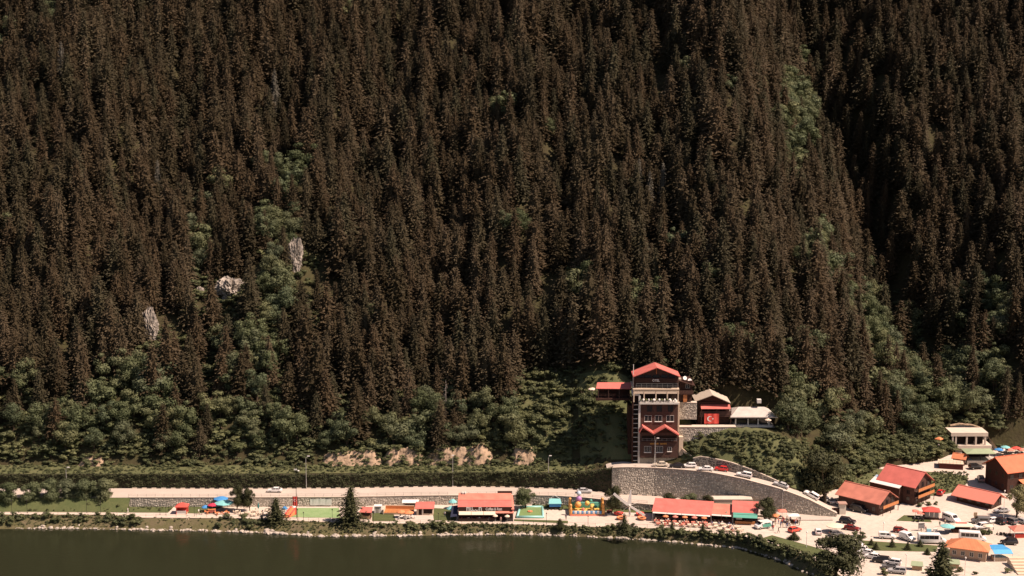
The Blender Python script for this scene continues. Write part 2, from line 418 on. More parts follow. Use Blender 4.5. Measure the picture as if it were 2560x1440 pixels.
# ------------------------------------------------------------------ stone walls: a body and the single stones set proud of it
def stone_wall(name, label, cat, line, ztop, zbot, mat, stone=(0.62,0.38), thick=0.5, cap=True, capmat=None, seed=1, body=None, depth=0.10):
    """line: [(x, y)] from left to right, faces the lake (-Y); ztop, zbot functions of x"""
    rnd = random.Random(seed)
    t = thing(name, label, cat, (line[0][0], line[0][1], zbot(line[0][0])))
    ox, oy, oz = t.location
    mb = MB(); st = MB(); cp = MB(); acc = 0
    for (xa, ya), (xb, yb) in zip(line[:-1], line[1:]):
        dx, dy = xb-xa, yb-ya; Ln = math.hypot(dx, dy); nx, ny = dy/Ln, -dx/Ln
        za, zb2, ta, tb = zbot(xa)-0.4, zbot(xb)-0.4, ztop(xa), ztop(xb)
        vs = [(xa-ox,ya-oy,za-oz),(xb-ox,yb-oy,zb2-oz),(xb-ox-nx*thick,yb-oy-ny*thick,zb2-oz),(xa-ox-nx*thick,ya-oy-ny*thick,za-oz)]
        vs += [(v[0], v[1], (ta if i in (0,3) else tb)-oz) for i, v in enumerate(vs)]
        mb.add(vs, [(3,2,1,0),(4,5,6,7),(0,1,5,4),(1,2,6,5),(2,3,7,6),(3,0,4,7)])
        if cap:
            w = [(xa-ox+nx*0.12, ya-oy+ny*0.12, ta-oz+0.16),(xb-ox+nx*0.12, yb-oy+ny*0.12, tb-oz+0.16),(xb-ox-nx*(thick+0.05), yb-oy-ny*(thick+0.05), tb-oz+0.16),(xa-ox-nx*(thick+0.05), ya-oy-ny*(thick+0.05), ta-oz+0.16)]
            cp.slab(w, 0.155)
        n = max(1, int(round(Ln/stone[0])))
        hmax = max(ta-za, tb-zb2); m = max(1, int(hmax/stone[1]))
        for i in range(m):
            off = rnd.uniform(0, 9)
            for j in range(n):
                sh = 0.5*math.sin(i*2.4+off)+rnd.uniform(-.25,.25); s0 = max(0, (j+sh+rnd.uniform(0.0,0.2)))/n; s1 = min(1, (j+1+sh-rnd.uniform(0.0,0.3))/n)
                if s1 - s0 < 0.25/n: continue
                zc = (za*(1-(s0+s1)/2)+zb2*(s0+s1)/2) ; zt = (ta*(1-(s0+s1)/2)+tb*(s0+s1)/2)
                h0 = zc + (i+rnd.uniform(0.0,0.25))*stone[1] + 0.25*math.sin(off*7+j*0.7)*stone[1]; h1 = h0 + stone[1]*rnd.uniform(0.65,0.95)
                if h1 > zt-0.02 or h0 < zc+0.1: continue
                p = rnd.uniform(0.03, depth); q = 0.18
                def pt(s, z, o): return (xa+dx*s-ox+nx*o, ya+dy*s-oy+ny*o, z-oz)
                ds = (s1-s0)*q; dh = (h1-h0)*q; jj = lambda: rnd.uniform(-0.5,0.5)
                back = [pt(s0,h0,-0.03),pt(s1,h0,-0.03),pt(s1,h1,-0.03),pt(s0,h1,-0.03)]
                fr = [pt(s0+ds*(1+jj()),h0+dh*(1+jj()),p*(1+jj()*0.5)),pt(s1-ds*(1+jj()),h0+dh*(1+jj()),p*(1+jj()*0.5)),pt(s1-ds*(1+jj()),h1-dh*(1+jj()),p*(1+jj()*0.5)),pt(s0+ds*(1+jj()),h1-dh*(1+jj()),p*(1+jj()*0.5))]
                st.add(back+fr, [(4,5,6,7),(0,1,5,4),(1,2,6,5),(2,3,7,6),(3,0,4,7)])
    mb.build('wall_body', body or mMortar, t)
    s = st.build('stones', mat, t); s['kind'] = 'stuff'
    if cap: cp.build('coping', capmat or mPave, t)
    return t
lx = lambda x0, x1, n, f, off=0: [(x, float(f(x))+off) for x in np.linspace(x0, x1, n)]
stone_wall('retaining_wall', 'tall grey rubble stone wall holding up the ramp to the hotel', 'wall', lx(XW0, XW1, 26, roadBY), lambda x: float(wallTopZ(x)), lambda x: float(roadBZ(x)), mStone, (0.72,0.46), 0.6, seed=3)
xl0 = G(322,1244,5)[0]
stone_wall('retaining_wall', 'low grey stone wall between the road and the lakeside cafes', 'wall', lx(xl0, xe-2, 44, roadFY, -0.05), lambda x: float(roadFZ(x))+0.02, lambda x: gz(x, float(roadFY(x))), mStone, (0.6,0.42), 0.45, seed=5)
xa, xb = float(np.interp(1738, [a for a,_ in _wt], _wx)), float(np.interp(1955, [a for a,_ in _wt], _wx))
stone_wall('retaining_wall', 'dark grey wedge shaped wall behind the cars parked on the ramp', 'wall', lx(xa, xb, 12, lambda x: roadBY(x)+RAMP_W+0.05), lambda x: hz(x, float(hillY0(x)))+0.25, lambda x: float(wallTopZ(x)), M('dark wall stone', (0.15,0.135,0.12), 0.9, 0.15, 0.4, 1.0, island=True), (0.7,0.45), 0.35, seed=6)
xa, xb = G(345,1300,2)[0], G(558,1300,2)[0]
stone_wall('lake_wall', 'pinkish stone wall dropping from the footpath to the water', 'wall', lx(xa, xb, 10, lambda x: bankY(x)-0.25), lambda x: gz(x, float(bankY(x)))+0.02, lambda x: 0.35, mPinkStone, (0.7,0.4), 0.5, seed=8, body=M('pink mortar', (0.36,0.26,0.20), 0.95, 0.1, 0.3, 0.5))
# ------------------------------------------------------------------ ivy wall along the road
ZI = lambda x: float(hillZ0(x))
xi0, xi1 = -188.0, XW0+0.3
t = thing('ivy_wall', 'long retaining wall behind the road fully covered in dark ivy', 'wall', (xi0, float(roadBY(xi0)), 5.0))
ox, oy, oz = t.location
mb = MB(); iv = MB()
xsI = np.linspace(xi0, xi1, 70); rnd = random.Random(11)
for xa, xb in zip(xsI[:-1], xsI[1:]):
    ya, yb = float(roadBY(xa))+0.7, float(roadBY(xb))+0.7
    vs = [(xa-ox,ya-oy,4.5-oz),(xb-ox,yb-oy,4.5-oz),(xb-ox,yb-oy+0.6,4.5-oz),(xa-ox,ya-oy+0.6,4.5-oz)]
    vs += [(v[0], v[1], (ZI(xa) if i in (0,3) else ZI(xb))-oz) for i, v in enumerate(vs)]
    mb.add(vs, [(3,2,1,0),(4,5,6,7),(0,1,5,4),(1,2,6,5),(2,3,7,6),(3,0,4,7)])
mb.build('wall_body', M('wall behind ivy', (0.06,0.05,0.035), 0.95, 0.1, 0.3, 0.6), t)
MATS['ivy'] = leafmat('ivy leaves', [(0.060,0.066,0.030), (0.066,0.070,0.033)], 0.15)
for k in range(17000):
    x = rnd.uniform(xi0, xi1); zt = ZI(x) + 0.35; h = rnd.random()**0.8
    z = 5.05 + (zt-5.05)*h
    bulge = 0.55*float(vnoise(x, z*1.6, 0.9, 4)) + 0.3*float(vnoise(x, z*1.6, 2.6, 6)) + 0.35
    y = float(roadBY(x)) + 0.68 - max(0.02, bulge)*rnd.uniform(0.3,1.0)*(0.25+0.75*h)
    s = rnd.uniform(0.26,0.62); a = rnd.uniform(-0.9,0.9); tl = rnd.uniform(0.1,1.1)
    u = Vector((math.cos(a), math.sin(a)*0.4, rnd.uniform(-0.4,0.4)))*s; w = Vector((rnd.uniform(-0.3,0.3), -math.cos(tl)*0.6, -math.sin(tl)))*s
    c = Vector((x-ox, y-oy, z-oz))
    iv.add([c-u*0.5, c+w*0.55, c+u*0.5, c-w*0.5], [(0,1,2,3)])
s = iv.build('ivy', MATS['ivy'], t); s['kind'] = 'stuff'
# ------------------------------------------------------------------ plants
mSpruce = leafmat('spruce needles', [(0.0437, 0.034, 0.018), (0.0622, 0.045, 0.0248), (0.0739, 0.0521, 0.0292), (0.0521, 0.0427, 0.0232), (0.0857, 0.0624, 0.0368), (0.0571, 0.0514, 0.0285), (0.037, 0.03, 0.0165)], 0.10, 0.08)
mBroad = leafmat('broad leaves', [(0.0792, 0.0984, 0.0456), (0.1248, 0.144, 0.0696), (0.1008, 0.1248, 0.0672), (0.168, 0.1752, 0.084), (0.1176, 0.1368, 0.0792)], 0.25)
mBush = leafmat('bush leaves', [(0.096, 0.1128, 0.0504), (0.1656, 0.1728, 0.0792), (0.0864, 0.1008, 0.048), (0.138, 0.1512, 0.0768)], 0.25)
mPale = leafmat('pale willow leaves', [(0.20,0.19,0.09), (0.22,0.20,0.10)], 0.2)
mDark = leafmat('dark garden leaves', [(0.052,0.055,0.024), (0.060,0.064,0.030)], 0.12)
mBark = M('bark', (0.085,0.062,0.042), 0.95, 0.1, 0.3, 4)
mDead = M('dead grey wood', (0.36,0.31,0.26), 0.9, 0.1, 0.2, 3)
def kite_arrays(base, along, side, drop):
    """leaf sprays: base, two drooping sides, tip -> (n*4 verts, n*2 tris)"""
    tip = base + along; mid = base + along*0.5
    l = mid + side; r = mid - side
    l = l - drop; r = r - drop
    v = np.stack([base, l, tip, r], 1).reshape(-1, 3)
    n = len(base); i = np.arange(n)[:, None]*4
    f = np.concatenate([i+np.array([[0,2,1]]), i+np.array([[0,3,2]])], 1).reshape(-1, 3)
    return v, f
def arrays_to_mesh(name, parts, mats):
    """parts: list of (verts, faces(list or array), material index)"""
    V = []; F = []; MI = []; o = 0
    for v, f, mi in parts:
        V.append(np.asarray(v, float)); F += [tuple(int(k)+o for k in q) for q in f]; MI += [mi]*len(f); o += len(v)
    me = bpy.data.meshes.new(name); me.from_pydata(np.concatenate(V).tolist(), [], F)
    for m in mats: me.materials.append(m)
    me.polygons.foreach_set('material_index', MI); me.update(); return me
def trunk_mb(Ht, r0, lean=0.0, n=6):
    mb = MB(); k = 5; pts = [(lean*math.sin(i*1.3), lean*math.cos(i*1.1)-lean, Ht*i/k) for i in range(k+1)]
    for i in range(k): mb.tube(pts[i], pts[i+1], r0*(1-i/k)+0.03, r0*(1-(i+1)/k)+0.03, n, cap=False)
    return mb
def spruce_parts(seed, Ht=22.0, Rad=3.1, whorls=32, per=9, low=0.07, jag=0.32, full=0.85):
    rs = np.random.RandomState(seed); B = []; A = []; S = []; D = []
    for k in range(whorls):
        t = low + (0.985-low)*(k/(whorls-1))**0.92
        r = Rad*((1-t)**full)*rs.uniform(0.78, 1.12) + 0.12
        nb = max(4, int(per*(0.55+0.65*(1-t)))); a0 = rs.uniform(0, 6.28)
        for bnum in range(nb):
            a = a0 + 6.283*bnum/nb + rs.normal(0, 0.22); rb = r*(1+rs.normal(0, jag*0.6))
            rb = max(0.2, rb); droop = rs.uniform(0.18, 0.5)
            d = np.array([math.cos(a), math.sin(a), 0]); pd = np.array([-math.sin(a), math.cos(a), 0])
            m = 2 + int(rb*1.35)
            for j in range(m):
                s = (j+rs.uniform(0.2, 0.9))/m
                if s < 0.12: continue
                off = pd*rs.normal(0, 0.13*rb)
                p = d*rb*s*0.92 + off + np.array([0, 0, t*Ht - droop*rb*s**1.4 + rs.normal(0, 0.16)])
                sz = (0.75 + 0.65*rs.rand())*(0.5+0.5*(1-t))*1.25
                al = (d + pd*rs.normal(0, 0.42) + np.array([0, 0, rs.uniform(-0.75, 0.12)]))*sz
                sd = (pd + d*rs.normal(0, 0.25))*sz*rs.uniform(0.26, 0.46)
                B.append(p); A.append(al); S.append(sd); D.append(np.array([0, 0, sz*rs.uniform(0.1, 0.36)]))
    # leader
    for q in range(6):
        a = q*1.05; d = np.array([math.cos(a), math.sin(a), 0])
        B.append(np.array([0, 0, Ht*0.975])); A.append(d*0.16+np.array([0, 0, 0.7])); S.append(np.cross(d, [0,0,1])*0.12); D.append(np.zeros(3))
    v, f = kite_arrays(np.array(B), np.array(A), np.array(S), np.array(D))
    # inner mass of twigs so the crown is not see-through
    mb = MB(); prof = [(Rad*0.52*((1-(low+0.03))**full), Ht*(low+0.03))] + [(Rad*0.52*((1-q)**full), Ht*q) for q in (0.3, 0.55, 0.8)] + [(0.05, Ht*0.96)]
    mb.lathe(prof, n=7)
    return v, f, mb
def make_spruce(seed, **kw):
    v, f, core = spruce_parts(seed, **kw)
    Ht = kw.get('Ht', 22.0)
    tm = trunk_mb(Ht*0.95, 0.30)
    crown = arrays_to_mesh('crown', [(v, f, 0), (core.v, core.f, 0)], [mSpruce])
    trunk = tm.mesh('trunk', mBark)
    both = arrays_to_mesh('spruce', [(v, f, 0), (core.v, core.f, 0), (tm.v, tm.f, 1)], [mSpruce, mBark])
    return crown, trunk, both
SPRUCE = [make_spruce(100+i, Rad=r, full=fu, jag=j) for i, (r, fu, j) in enumerate([(5.0,.72,.38),(5.6,.66,.42),(4.4,.76,.36),(5.2,.58,.48),(6.0,.82,.38),(4.8,.64,.44)])]
def broad_parts(seed, Ht=11.0, Rad=4.2, leaves=2000, lobes=13, trunkfrac=0.28, size=0.5, squash=0.75):
    rs = np.random.RandomState(seed)
    cz = Ht*(trunkfrac + (1-trunkfrac)*0.5); rz = Ht*(1-trunkfrac)*0.5
    C = []
    for i in range(lobes):
        while True:
            q = rs.uniform(-1, 1, 3)
            if 0.15 < np.dot(q, q) < 1: break
        C.append((np.array([q[0]*Rad*0.8, q[1]*Rad*0.8, cz + q[2]*rz*0.82]), Rad*rs.uniform(0.20, 0.52)))
    B = []; A = []; S = []; D = []
    w = np.array([c[1]**2 for c in C]); w = w/w.sum()
    pick = rs.choice(lobes, leaves, p=w)
    for i in range(leaves):
        c, lr = C[pick[i]]
        n = rs.normal(0, 1, 3); n[2] += 0.35; n /= np.linalg.norm(n)
        p = c + n*lr*rs.uniform(0.5, 1.22)*np.array([1, 1, squash])
        s = size*rs.uniform(0.6, 1.35)
        u = rs.normal(0, 1, 3); u -= n*np.dot(u, n)*0.7; u /= np.linalg.norm(u)
        side = np.cross(n, u); 
        B.append(p - u*s*0.5); A.append(u*s); S.append(side*s*0.42); D.append(n*s*0.12)
    v, f = kite_arrays(np.array(B), np.array(A), np.array(S), np.array(D))
    tm = trunk_mb(Ht*0.62, 0.20 + 0.012*Ht, 0.15)
    for c, lr in C[:7]:
        tm.tube((0, 0, Ht*trunkfrac*0.8), tuple(c), 0.11, 0.04, 5, cap=False)
    return v, f, tm
def make_broad(seed, mat=None, **kw):
    v, f, tm = broad_parts(seed, **kw); mat = mat or mBroad
    return arrays_to_mesh('crown', [(v, f, 0)], [mat]), tm.mesh('trunk', mBark), arrays_to_mesh('broadleaf', [(v, f, 0), (tm.v, tm.f, 1)], [mat, mBark])
BROAD = [make_broad(200+i, Ht=h, Rad=r, leaves=n, lobes=l, squash=sq) for i, (h, r, n, l, sq) in enumerate([(11,4.0,2300,13,.75),(12,3.6,2100,12,.85),(9,4.2,2100,14,.65),(13,4.6,2600,15,.8),(8,3.0,1500,9,.8)])]
BROAD.append(make_broad(290, Ht=12, Rad=5.0, leaves=6500, lobes=26, squash=.85, trunkfrac=0.12, size=0.55))
BUSH = [make_broad(300+i, mBush, Ht=2.4, Rad=1.5, leaves=520, lobes=7, trunkfrac=0.04, size=0.34, squash=.8) for i in range(4)]
def put_tree(name, kind, label, cat, loc, scale, rz, group=None):
    t = tag(link(name, None, None, loc, rz), label, cat, group); t.scale = scale if isinstance(scale, tuple) else (scale,)*3
    link('trunk', kind[1], t); link('crown', kind[0], t)
    return t
# proto meshes for the mass of the forest live in a collection of their own that is not part of the scene
def scatter(name, pts, protos, label, cat, kind='stuff'):
    """pts: (x, y, z, rot, sx, sz, pick): one object, copies set by geometry nodes"""
    pc = bpy.data.collections.new(name + '_kinds')
    for i, me in enumerate(protos): pc.objects.link(bpy.data.objects.new('%s_kind_%02d' % (name, i), me))
    me = bpy.data.meshes.new(name); me.from_pydata([p[:3] for p in pts], [], [])
    for an, ty, vals in (('rot', 'FLOAT', [p[3] for p in pts]), ('sxy', 'FLOAT', [p[4] for p in pts]), ('sz', 'FLOAT', [p[5] for p in pts]), ('pick', 'INT', [int(p[6]) for p in pts])):
        at = me.attributes.new(an, ty, 'POINT'); at.data.foreach_set('value', vals)
    o = link(name, me); tag(o, label, cat, None, kind)
    ng = bpy.data.node_groups.new(name, 'GeometryNodeTree')
    ng.interface.new_socket('Geometry', in_out='INPUT', socket_type='NodeSocketGeometry'); ng.interface.new_socket('Geometry', in_out='OUTPUT', socket_type='NodeSocketGeometry')
    N = ng.nodes; L = ng.links
    gi = N.new('NodeGroupInput'); go = N.new('NodeGroupOutput'); ip = N.new('GeometryNodeInstanceOnPoints'); ci = N.new('GeometryNodeCollectionInfo')
    ci.inputs['Collection'].default_value = pc; ci.inputs['Separate Children'].default_value = True; ci.inputs['Reset Children'].default_value = True
    def attr(nm, ty):
        a = N.new('GeometryNodeInputNamedAttribute'); a.data_type = ty; a.inputs['Name'].default_value = nm; return a.outputs['Attribute']
    cx = N.new('ShaderNodeCombineXYZ'); L.new(attr('rot', 'FLOAT'), cx.inputs['Z'])
    er = N.new('FunctionNodeEulerToRotation'); L.new(cx.outputs[0], er.inputs[0])
    sx = N.new('ShaderNodeCombineXYZ'); a = attr('sxy', 'FLOAT'); L.new(a, sx.inputs['X']); L.new(a, sx.inputs['Y']); L.new(attr('sz', 'FLOAT'), sx.inputs['Z'])
    ip.inputs['Pick Instance'].default_value = True
    L.new(gi.outputs[0], ip.inputs['Points']); L.new(ci.outputs[0], ip.inputs['Instance']); L.new(attr('pick', 'INT'), ip.inputs['Instance Index'])
    L.new(er.outputs[0], ip.inputs['Rotation']); L.new(sx.outputs[0], ip.inputs['Scale']); L.new(ip.outputs[0], go.inputs[0])
    md = o.modifiers.new('copies', 'NODES'); md.node_group = ng
    return o

# rock outcrops: (px, py, half width px, half height px, label)
ROCKS = [(372,812,17,42,'tall pale rock outcrop standing alone among the spruces'), (575,722,30,25,'broad pale rock outcrop in the forest with shaded base'), (738,640,14,42,'pale rock streak beside the shrubby gully'),
         (498,735,9,11,'small grey rock patch next to the broad pale outcrop')]
def on_hill(px, py, iters=40):
    """first point of the hillside along the ray of a pixel"""
    dx, dy, dz = _ray(px, py); lo, hi = 430.0, 900.0; y = lo
    for k in range(400):
        y = lo + k*1.2; t = y/dy; x = dx*t; z = H_CAM + dz*t
        if y > float(hillY0(x)) and z < hz(x, y): return (x, y, hz(x, y))
    return (dx*hi/dy, hi, 0)
rock_boxes = []
for i, (px, py, w, h, lab) in enumerate(ROCKS):
    x, y, z = on_hill(px, py + h)
    m = y/FPX*1.03; rs = np.random.RandomState(40+i)
    import bmesh
    bm = bmesh.new(); bmesh.ops.create_icosphere(bm, subdivisions=5, radius=1.0)
    for v in bm.verts:
        p = v.co; n = 0.30*float(vnoise(p.x*1.3+i*3, p.z*1.6+p.y, 2.2, i)) - 0.42*abs(float(vnoise(p.x*2+i, p.z*0.9-p.y*1.5, 4.7, i+5))) - 0.26*abs(float(vnoise(p.x*3+p.y, p.z*1.4-p.y*1.5, 11, i+9))) + 0.1*float(vnoise(p.x*3+p.y*2, p.z*3, 19, i)) + 0.2
        s = 1 + n; v.co = Vector((p.x*s*w*m*1.15, p.y*s*w*m*0.9, p.z*s*h*m*1.15))
    me = bpy.data.meshes.new('rock_outcrop'); bm.to_mesh(me); bm.free(); me.materials.append(mRock)
    o = link('rock_outcrop', me, None, (x, y+w*m*0.45, z+h*m*0.75)); tag(o, lab, 'rock')
    rock_boxes.append((px, py, w, h, y))

# where broadleaved trees replace spruces (ellipses in the picture: cx, cy, rx, ry, share)
BL = [(600,880,110,90,.9),(640,800,60,60,.6),(330,950,110,70,.75),(700,560,55,90,.65),(735,420,45,60,.6),(640,400,30,40,.5),(500,600,60,120,.18),(700,690,45,70,.75),
      (250,1070,280,75,.9),(620,1075,260,85,.9),(830,1080,60,70,.8),(900,1090,70,60,.7),(1010,1090,70,60,.75),(1150,1010,130,60,.6),(1230,1070,120,60,.9),(1330,1010,90,70,.8),(40,960,60,60,.5),
      (1990,250,42,150,.75),(1985,390,30,60,.7),(2040,600,40,70,.75),(2130,700,60,70,.55),(2220,790,85,95,.85),(2260,900,75,90,.8),(2460,770,70,80,.7),(2440,930,90,80,.6),(2310,980,70,70,.7),
      (2000,1000,80,70,.95),(2090,1080,90,80,.9),(2210,1120,90,70,.9),(1620,740,40,40,.6),(1650,590,40,30,.6),(1290,530,30,25,.7),(1790,690,50,50,.35),(1850,850,40,60,.35),(2000,860,40,60,.25),(2340,1050,40,60,.8),
      (1250,270,25,25,.7),(1710,170,20,20,.6),(1450,660,30,40,.3),(2380,600,30,40,.25)]
PALEPX = [(1595,470),(1655,480),(1622,500),(160,165),(690,235),(400,470)]       # grey, dying spruces
def broad_share(px, py):
    s = 0.012
    for cx, cy, rx, ry, w in BL:
        e = ((px-cx)/rx)**2 + ((py-cy)/ry)**2
        if e < 1: s = max(s, w)
    return s
cand = []
rs = np.random.RandomState(77)
STEP = 5.4
extra = []
grid = [(gx, gy, 0) for gy in np.arange(440, 860, STEP) for gx in np.arange(-330, 350, STEP)] + [(gx+2.5, gy+2.5, 1) for gy in np.arange(446, 640, STEP) for gx in np.arange(-230, 240, STEP)]
for gx, gy, second in grid:
    if True:
        x = gx + rs.uniform(-0.48, 0.48)*STEP; y = gy + rs.uniform(-0.48, 0.48)*STEP
        d = y - float(hillY0(x)); fl = float(flat(x))
        if d < fl + 3.0: continue
        z = hz(x, y); px, py = proj(x, y, z)
        if px < -170 or px > 2730 or py < -330: continue
        r = rs.rand(4)
        Ht = 13.0 + 7.0*r[0] + (5.0 if r[1] > 0.86 else 0) - (5.5*r[0] if r[1] < 0.15 else 0)
        if float(vnoise(x, y, 0.16, 21)) + 0.35*(r[3]-.5) < -0.62: continue            # openings between the clumps
        if d - fl < 16: Ht *= 0.80
        cx, cy = proj(x, y, z + Ht*0.45)
        # ground kept open: hotel, chalets, the slopes below them, the stone frame building
        if 1470 < px < 1725 and y < 459 and py > 950: continue
        if 1725 <= px < 1960 and y < 457.5: continue
        if 1290 < px < 1580 and d - fl < 26: continue
        if 1690 < px < 2045 and d < 10: continue
        if 2345 < px < 2510 and y < 490: continue
        if px > 2330 and d < 7: continue
        if 2090 < px < 2340 and d < 7: continue
        bs = broad_share(cx, cy); broad = r[2] < bs
        if second and (bs < 0.1 or not broad or r[1] < 0.35): continue
        if broad:
            Ht = (8.0 + 5.0*r[0])*(0.85 if d-fl < 14 else 1.0)
            if rs.rand() < 0.10: continue
        bad = False
        tx, ty = proj(x, y, z + Ht)
        hw = (3.6 if not broad else 4.2)*FPX/y*0.9
        for (qx, qy, w, h, yy) in rock_boxes:
            if y < yy + 2 and abs(tx-qx) < w + hw*0.5 and ty < qy + h*0.45 and py > qy - h: bad = True
            if abs(y - yy) < 6 and 0 < px - qx < w + 95 and not broad: bad = True
        if bad: continue
        cand.append((x, y, z - 0.4, Ht, broad, r[3], px, py, ty))
spr = [c for c in cand if not c[4]]; brd = [c for c in cand if c[4]]
spr.sort(key=lambda c: c[1])
near = [c for c in spr if 10 < c[6] < 2550 and c[7] > 60][:286]
nearset = set(id(c) for c in near)
rr = random.Random(5)
for x, y, z, Ht, b_, q, px, py, ty in near:
    k = rr.randrange(6); s = Ht/22.0; w = s*rr.uniform(0.92, 1.2)
    put_tree('spruce_tree', SPRUCE[k], 'dark spruce in the front rows at the foot of the forest', 'tree', (x, y, z), (w, w, s), rr.uniform(0, 6.28), 'spruces in the front rows of the forest')
far = []
for c in spr:
    if id(c) in nearset: continue
    x, y, z, Ht = c[:4]; s = Ht/22.0; w = s*rr.uniform(0.76, 1.22)
    far.append((x, y, z, rr.uniform(0, 6.28), w, s, rr.randrange(6)))
for i, (px, Y_) in enumerate(((1738,459),(1762,461),(1786,459.5),(1812,461.5),(1838,459.5),(1866,461),(1892,459),(1920,460.5),(1945,459))):
    x = AY(px, 980, Y_)[0]; s = rr.uniform(.68,.9)
    put_tree('spruce_tree', SPRUCE[i % 6], 'dark spruce close behind the chalet and pavilion roofs', 'tree', (x, Y_, hz(x, Y_)-.3), (s*1.05, s*1.05, s), i*1.9, 'spruces behind the chalet and pavilion')
scatter('forest', far, [k[2] for k in SPRUCE], 'dense dark spruce forest covering the mountainside', 'forest')
brd.sort(key=lambda c: c[1])
nb = [c for c in brd if -20 < c[6] < 2580 and c[7] > -10][:295]; nbs = set(id(c) for c in nb); rest = []
for c in brd:
    x, y, z, Ht, b_, q, px, py, ty = c; k = rr.randrange(5); s = Ht/[11,12,9,13,8][k]
    if id(c) in nbs:
        put_tree('broadleaf_tree', BROAD[k], 'leafy green broadleaved tree growing on the mountainside', 'tree', (x, y, z), (s*1.05, s*1.05, s), rr.uniform(0, 6.28), 'broadleaved trees on the mountainside')
    else: rest.append((x, y, z, rr.uniform(0, 6.28), s*1.05, s, k))
if rest: scatter('far_woods', rest, [k[2] for k in BROAD], 'broadleaved trees scattered through the far forest', 'forest')
# pale dying spruces
mPaleS = leafmat('dying spruce needles', [(0.10,0.092,0.070), (0.12,0.110,0.086)], 0.1)
pale_mesh = SPRUCE[2][0].copy(); pale_mesh.materials.clear(); pale_mesh.materials.append(mPaleS)
for i, (px, py) in enumerate(PALEPX):
    x, y, z = on_hill(px, py + 45)
    t = put_tree('dying_spruce', (pale_mesh, SPRUCE[2][1]), 'pale grey dying spruce standing out of the dark forest', 'tree', (x, y-2, z-0.5), (0.6, 0.6, 0.75), i*1.3, 'pale dying spruces in the forest')
# bare dead spruce by the slope
def dead_tree(px, pyb, pyt, label):
    x, y, z = on_hill(px, pyb); Ht = AY(px, pyt, y)[2] - z; r_ = random.Random(px)
    t = thing('dead_tree', label, 'tree', (x, y, z)); tm = trunk_mb(Ht, 0.17); tm.build('trunk', mDead, t); bm_ = MB()
    for k in range(46):
        h = Ht*(0.25+0.72*k/46); L_ = (Ht-h)*0.22 + 0.25; a = r_.uniform(0, 6.28)
        bm_.tube((0,0,h), (math.cos(a)*L_, math.sin(a)*L_, h-0.25*L_+r_.uniform(-.2,.3)), 0.045, 0.015, 4)
    s = bm_.build('branches', mDead, t)
dead_tree(1115, 1065, 950, 'bare grey dead spruce above the earth cut')
dead_tree(265, 965, 905, 'thin bare white tree stem left of the gully')
dead_tree(2103, 905, 850, 'bare grey dead tree among the spruces above the houses')
# undergrowth on the open slopes and on the verge over the ivy wall
us = []
def under(n, f, smin, smax):
    for k in range(n):
        x, y = f(); s = rr.uniform(smin, smax); us.append((x, y, hz(x, y) - 0.15*s, rr.uniform(0, 6.28), s*rr.uniform(0.9,1.5), s*rr.uniform(0.5,0.95), rr.randrange(4)))
def fverge():
    x = rr.uniform(-185, _fx[1]-1); return x, float(hillY0(x)) + rr.uniform(-0.2, 8.5)**1.0
under(1300, fverge, 0.15, 0.48)
def fvback():
    x = rr.uniform(-185, _fx[1]); return x, float(hillY0(x)) + rr.uniform(6.5, 14)
under(420, fvback, 0.4, 1.2)
def fslope():
    x = rr.uniform(AY(1280,1100,452)[0], AY(1585,1100,452)[0]); return x, float(hillY0(x)) + float(flat(x)) + rr.uniform(1, 27)
under(190, fslope, 0.35, 1.15)
def fshrub():
    while True:
        x = rr.uniform(AY(1712,1150,446)[0], AY(2030,1230,440)[0]); y = float(hillY0(x)) + rr.uniform(0.6, 13); p = proj(x, y, hz(x, y)+1.6)
        if p[1] > 1071 or p[0] > 1950: return x, y
under(330, fshrub, 0.35, 0.9)
def fbehind():
    x = rr.uniform(AY(1690,980,458)[0], AY(1985,980,458)[0]); return x, rr.uniform(457.5, 476)
under(150, fbehind, 0.7, 1.5)
def flow():
    while True:
        x = rr.uniform(-200, 40); y = float(hillY0(x)) + rr.uniform(10, 95); p = proj(x, y, hz(x, y))
        if p[0] < 1480 and (broad_share(p[0], p[1]-30) > 0.1 or p[1] > 930 or any(abs(p[0]-q[0]) < q[2]+40 and 0 < p[1]-q[1] < q[3]+130 for q in rock_boxes)) and not any(abs(p[0]-q[0]) < q[2]+8 and -q[3] < p[1]-q[1] < q[3]-4 for q in rock_boxes): return x, y
under(2000, flow, 0.7, 1.7)
def fgul():
    while True:
        x = rr.uniform(60, 190); y = float(hillY0(x)) + rr.uniform(6, 170); p = proj(x, y, hz(x, y))
        if p[0] > 1900 and broad_share(p[0], p[1]-30) > 0.4: return x, y
under(420, fgul, 0.8, 1.9)
def fright():
    x = rr.uniform(AY(2050,1230,440)[0], AY(2400,1140,470)[0]); return x, float(hillY0(x)) + rr.uniform(0, 9)
under(420, fright, 0.6, 1.6)
def fstone():
    x = rr.uniform(AY(2350,1140,470)[0], AY(2600,1140,470)[0]); return x, float(hillY0(x)) + rr.uniform(2, 30)
under(260, fstone, 0.6, 1.5)
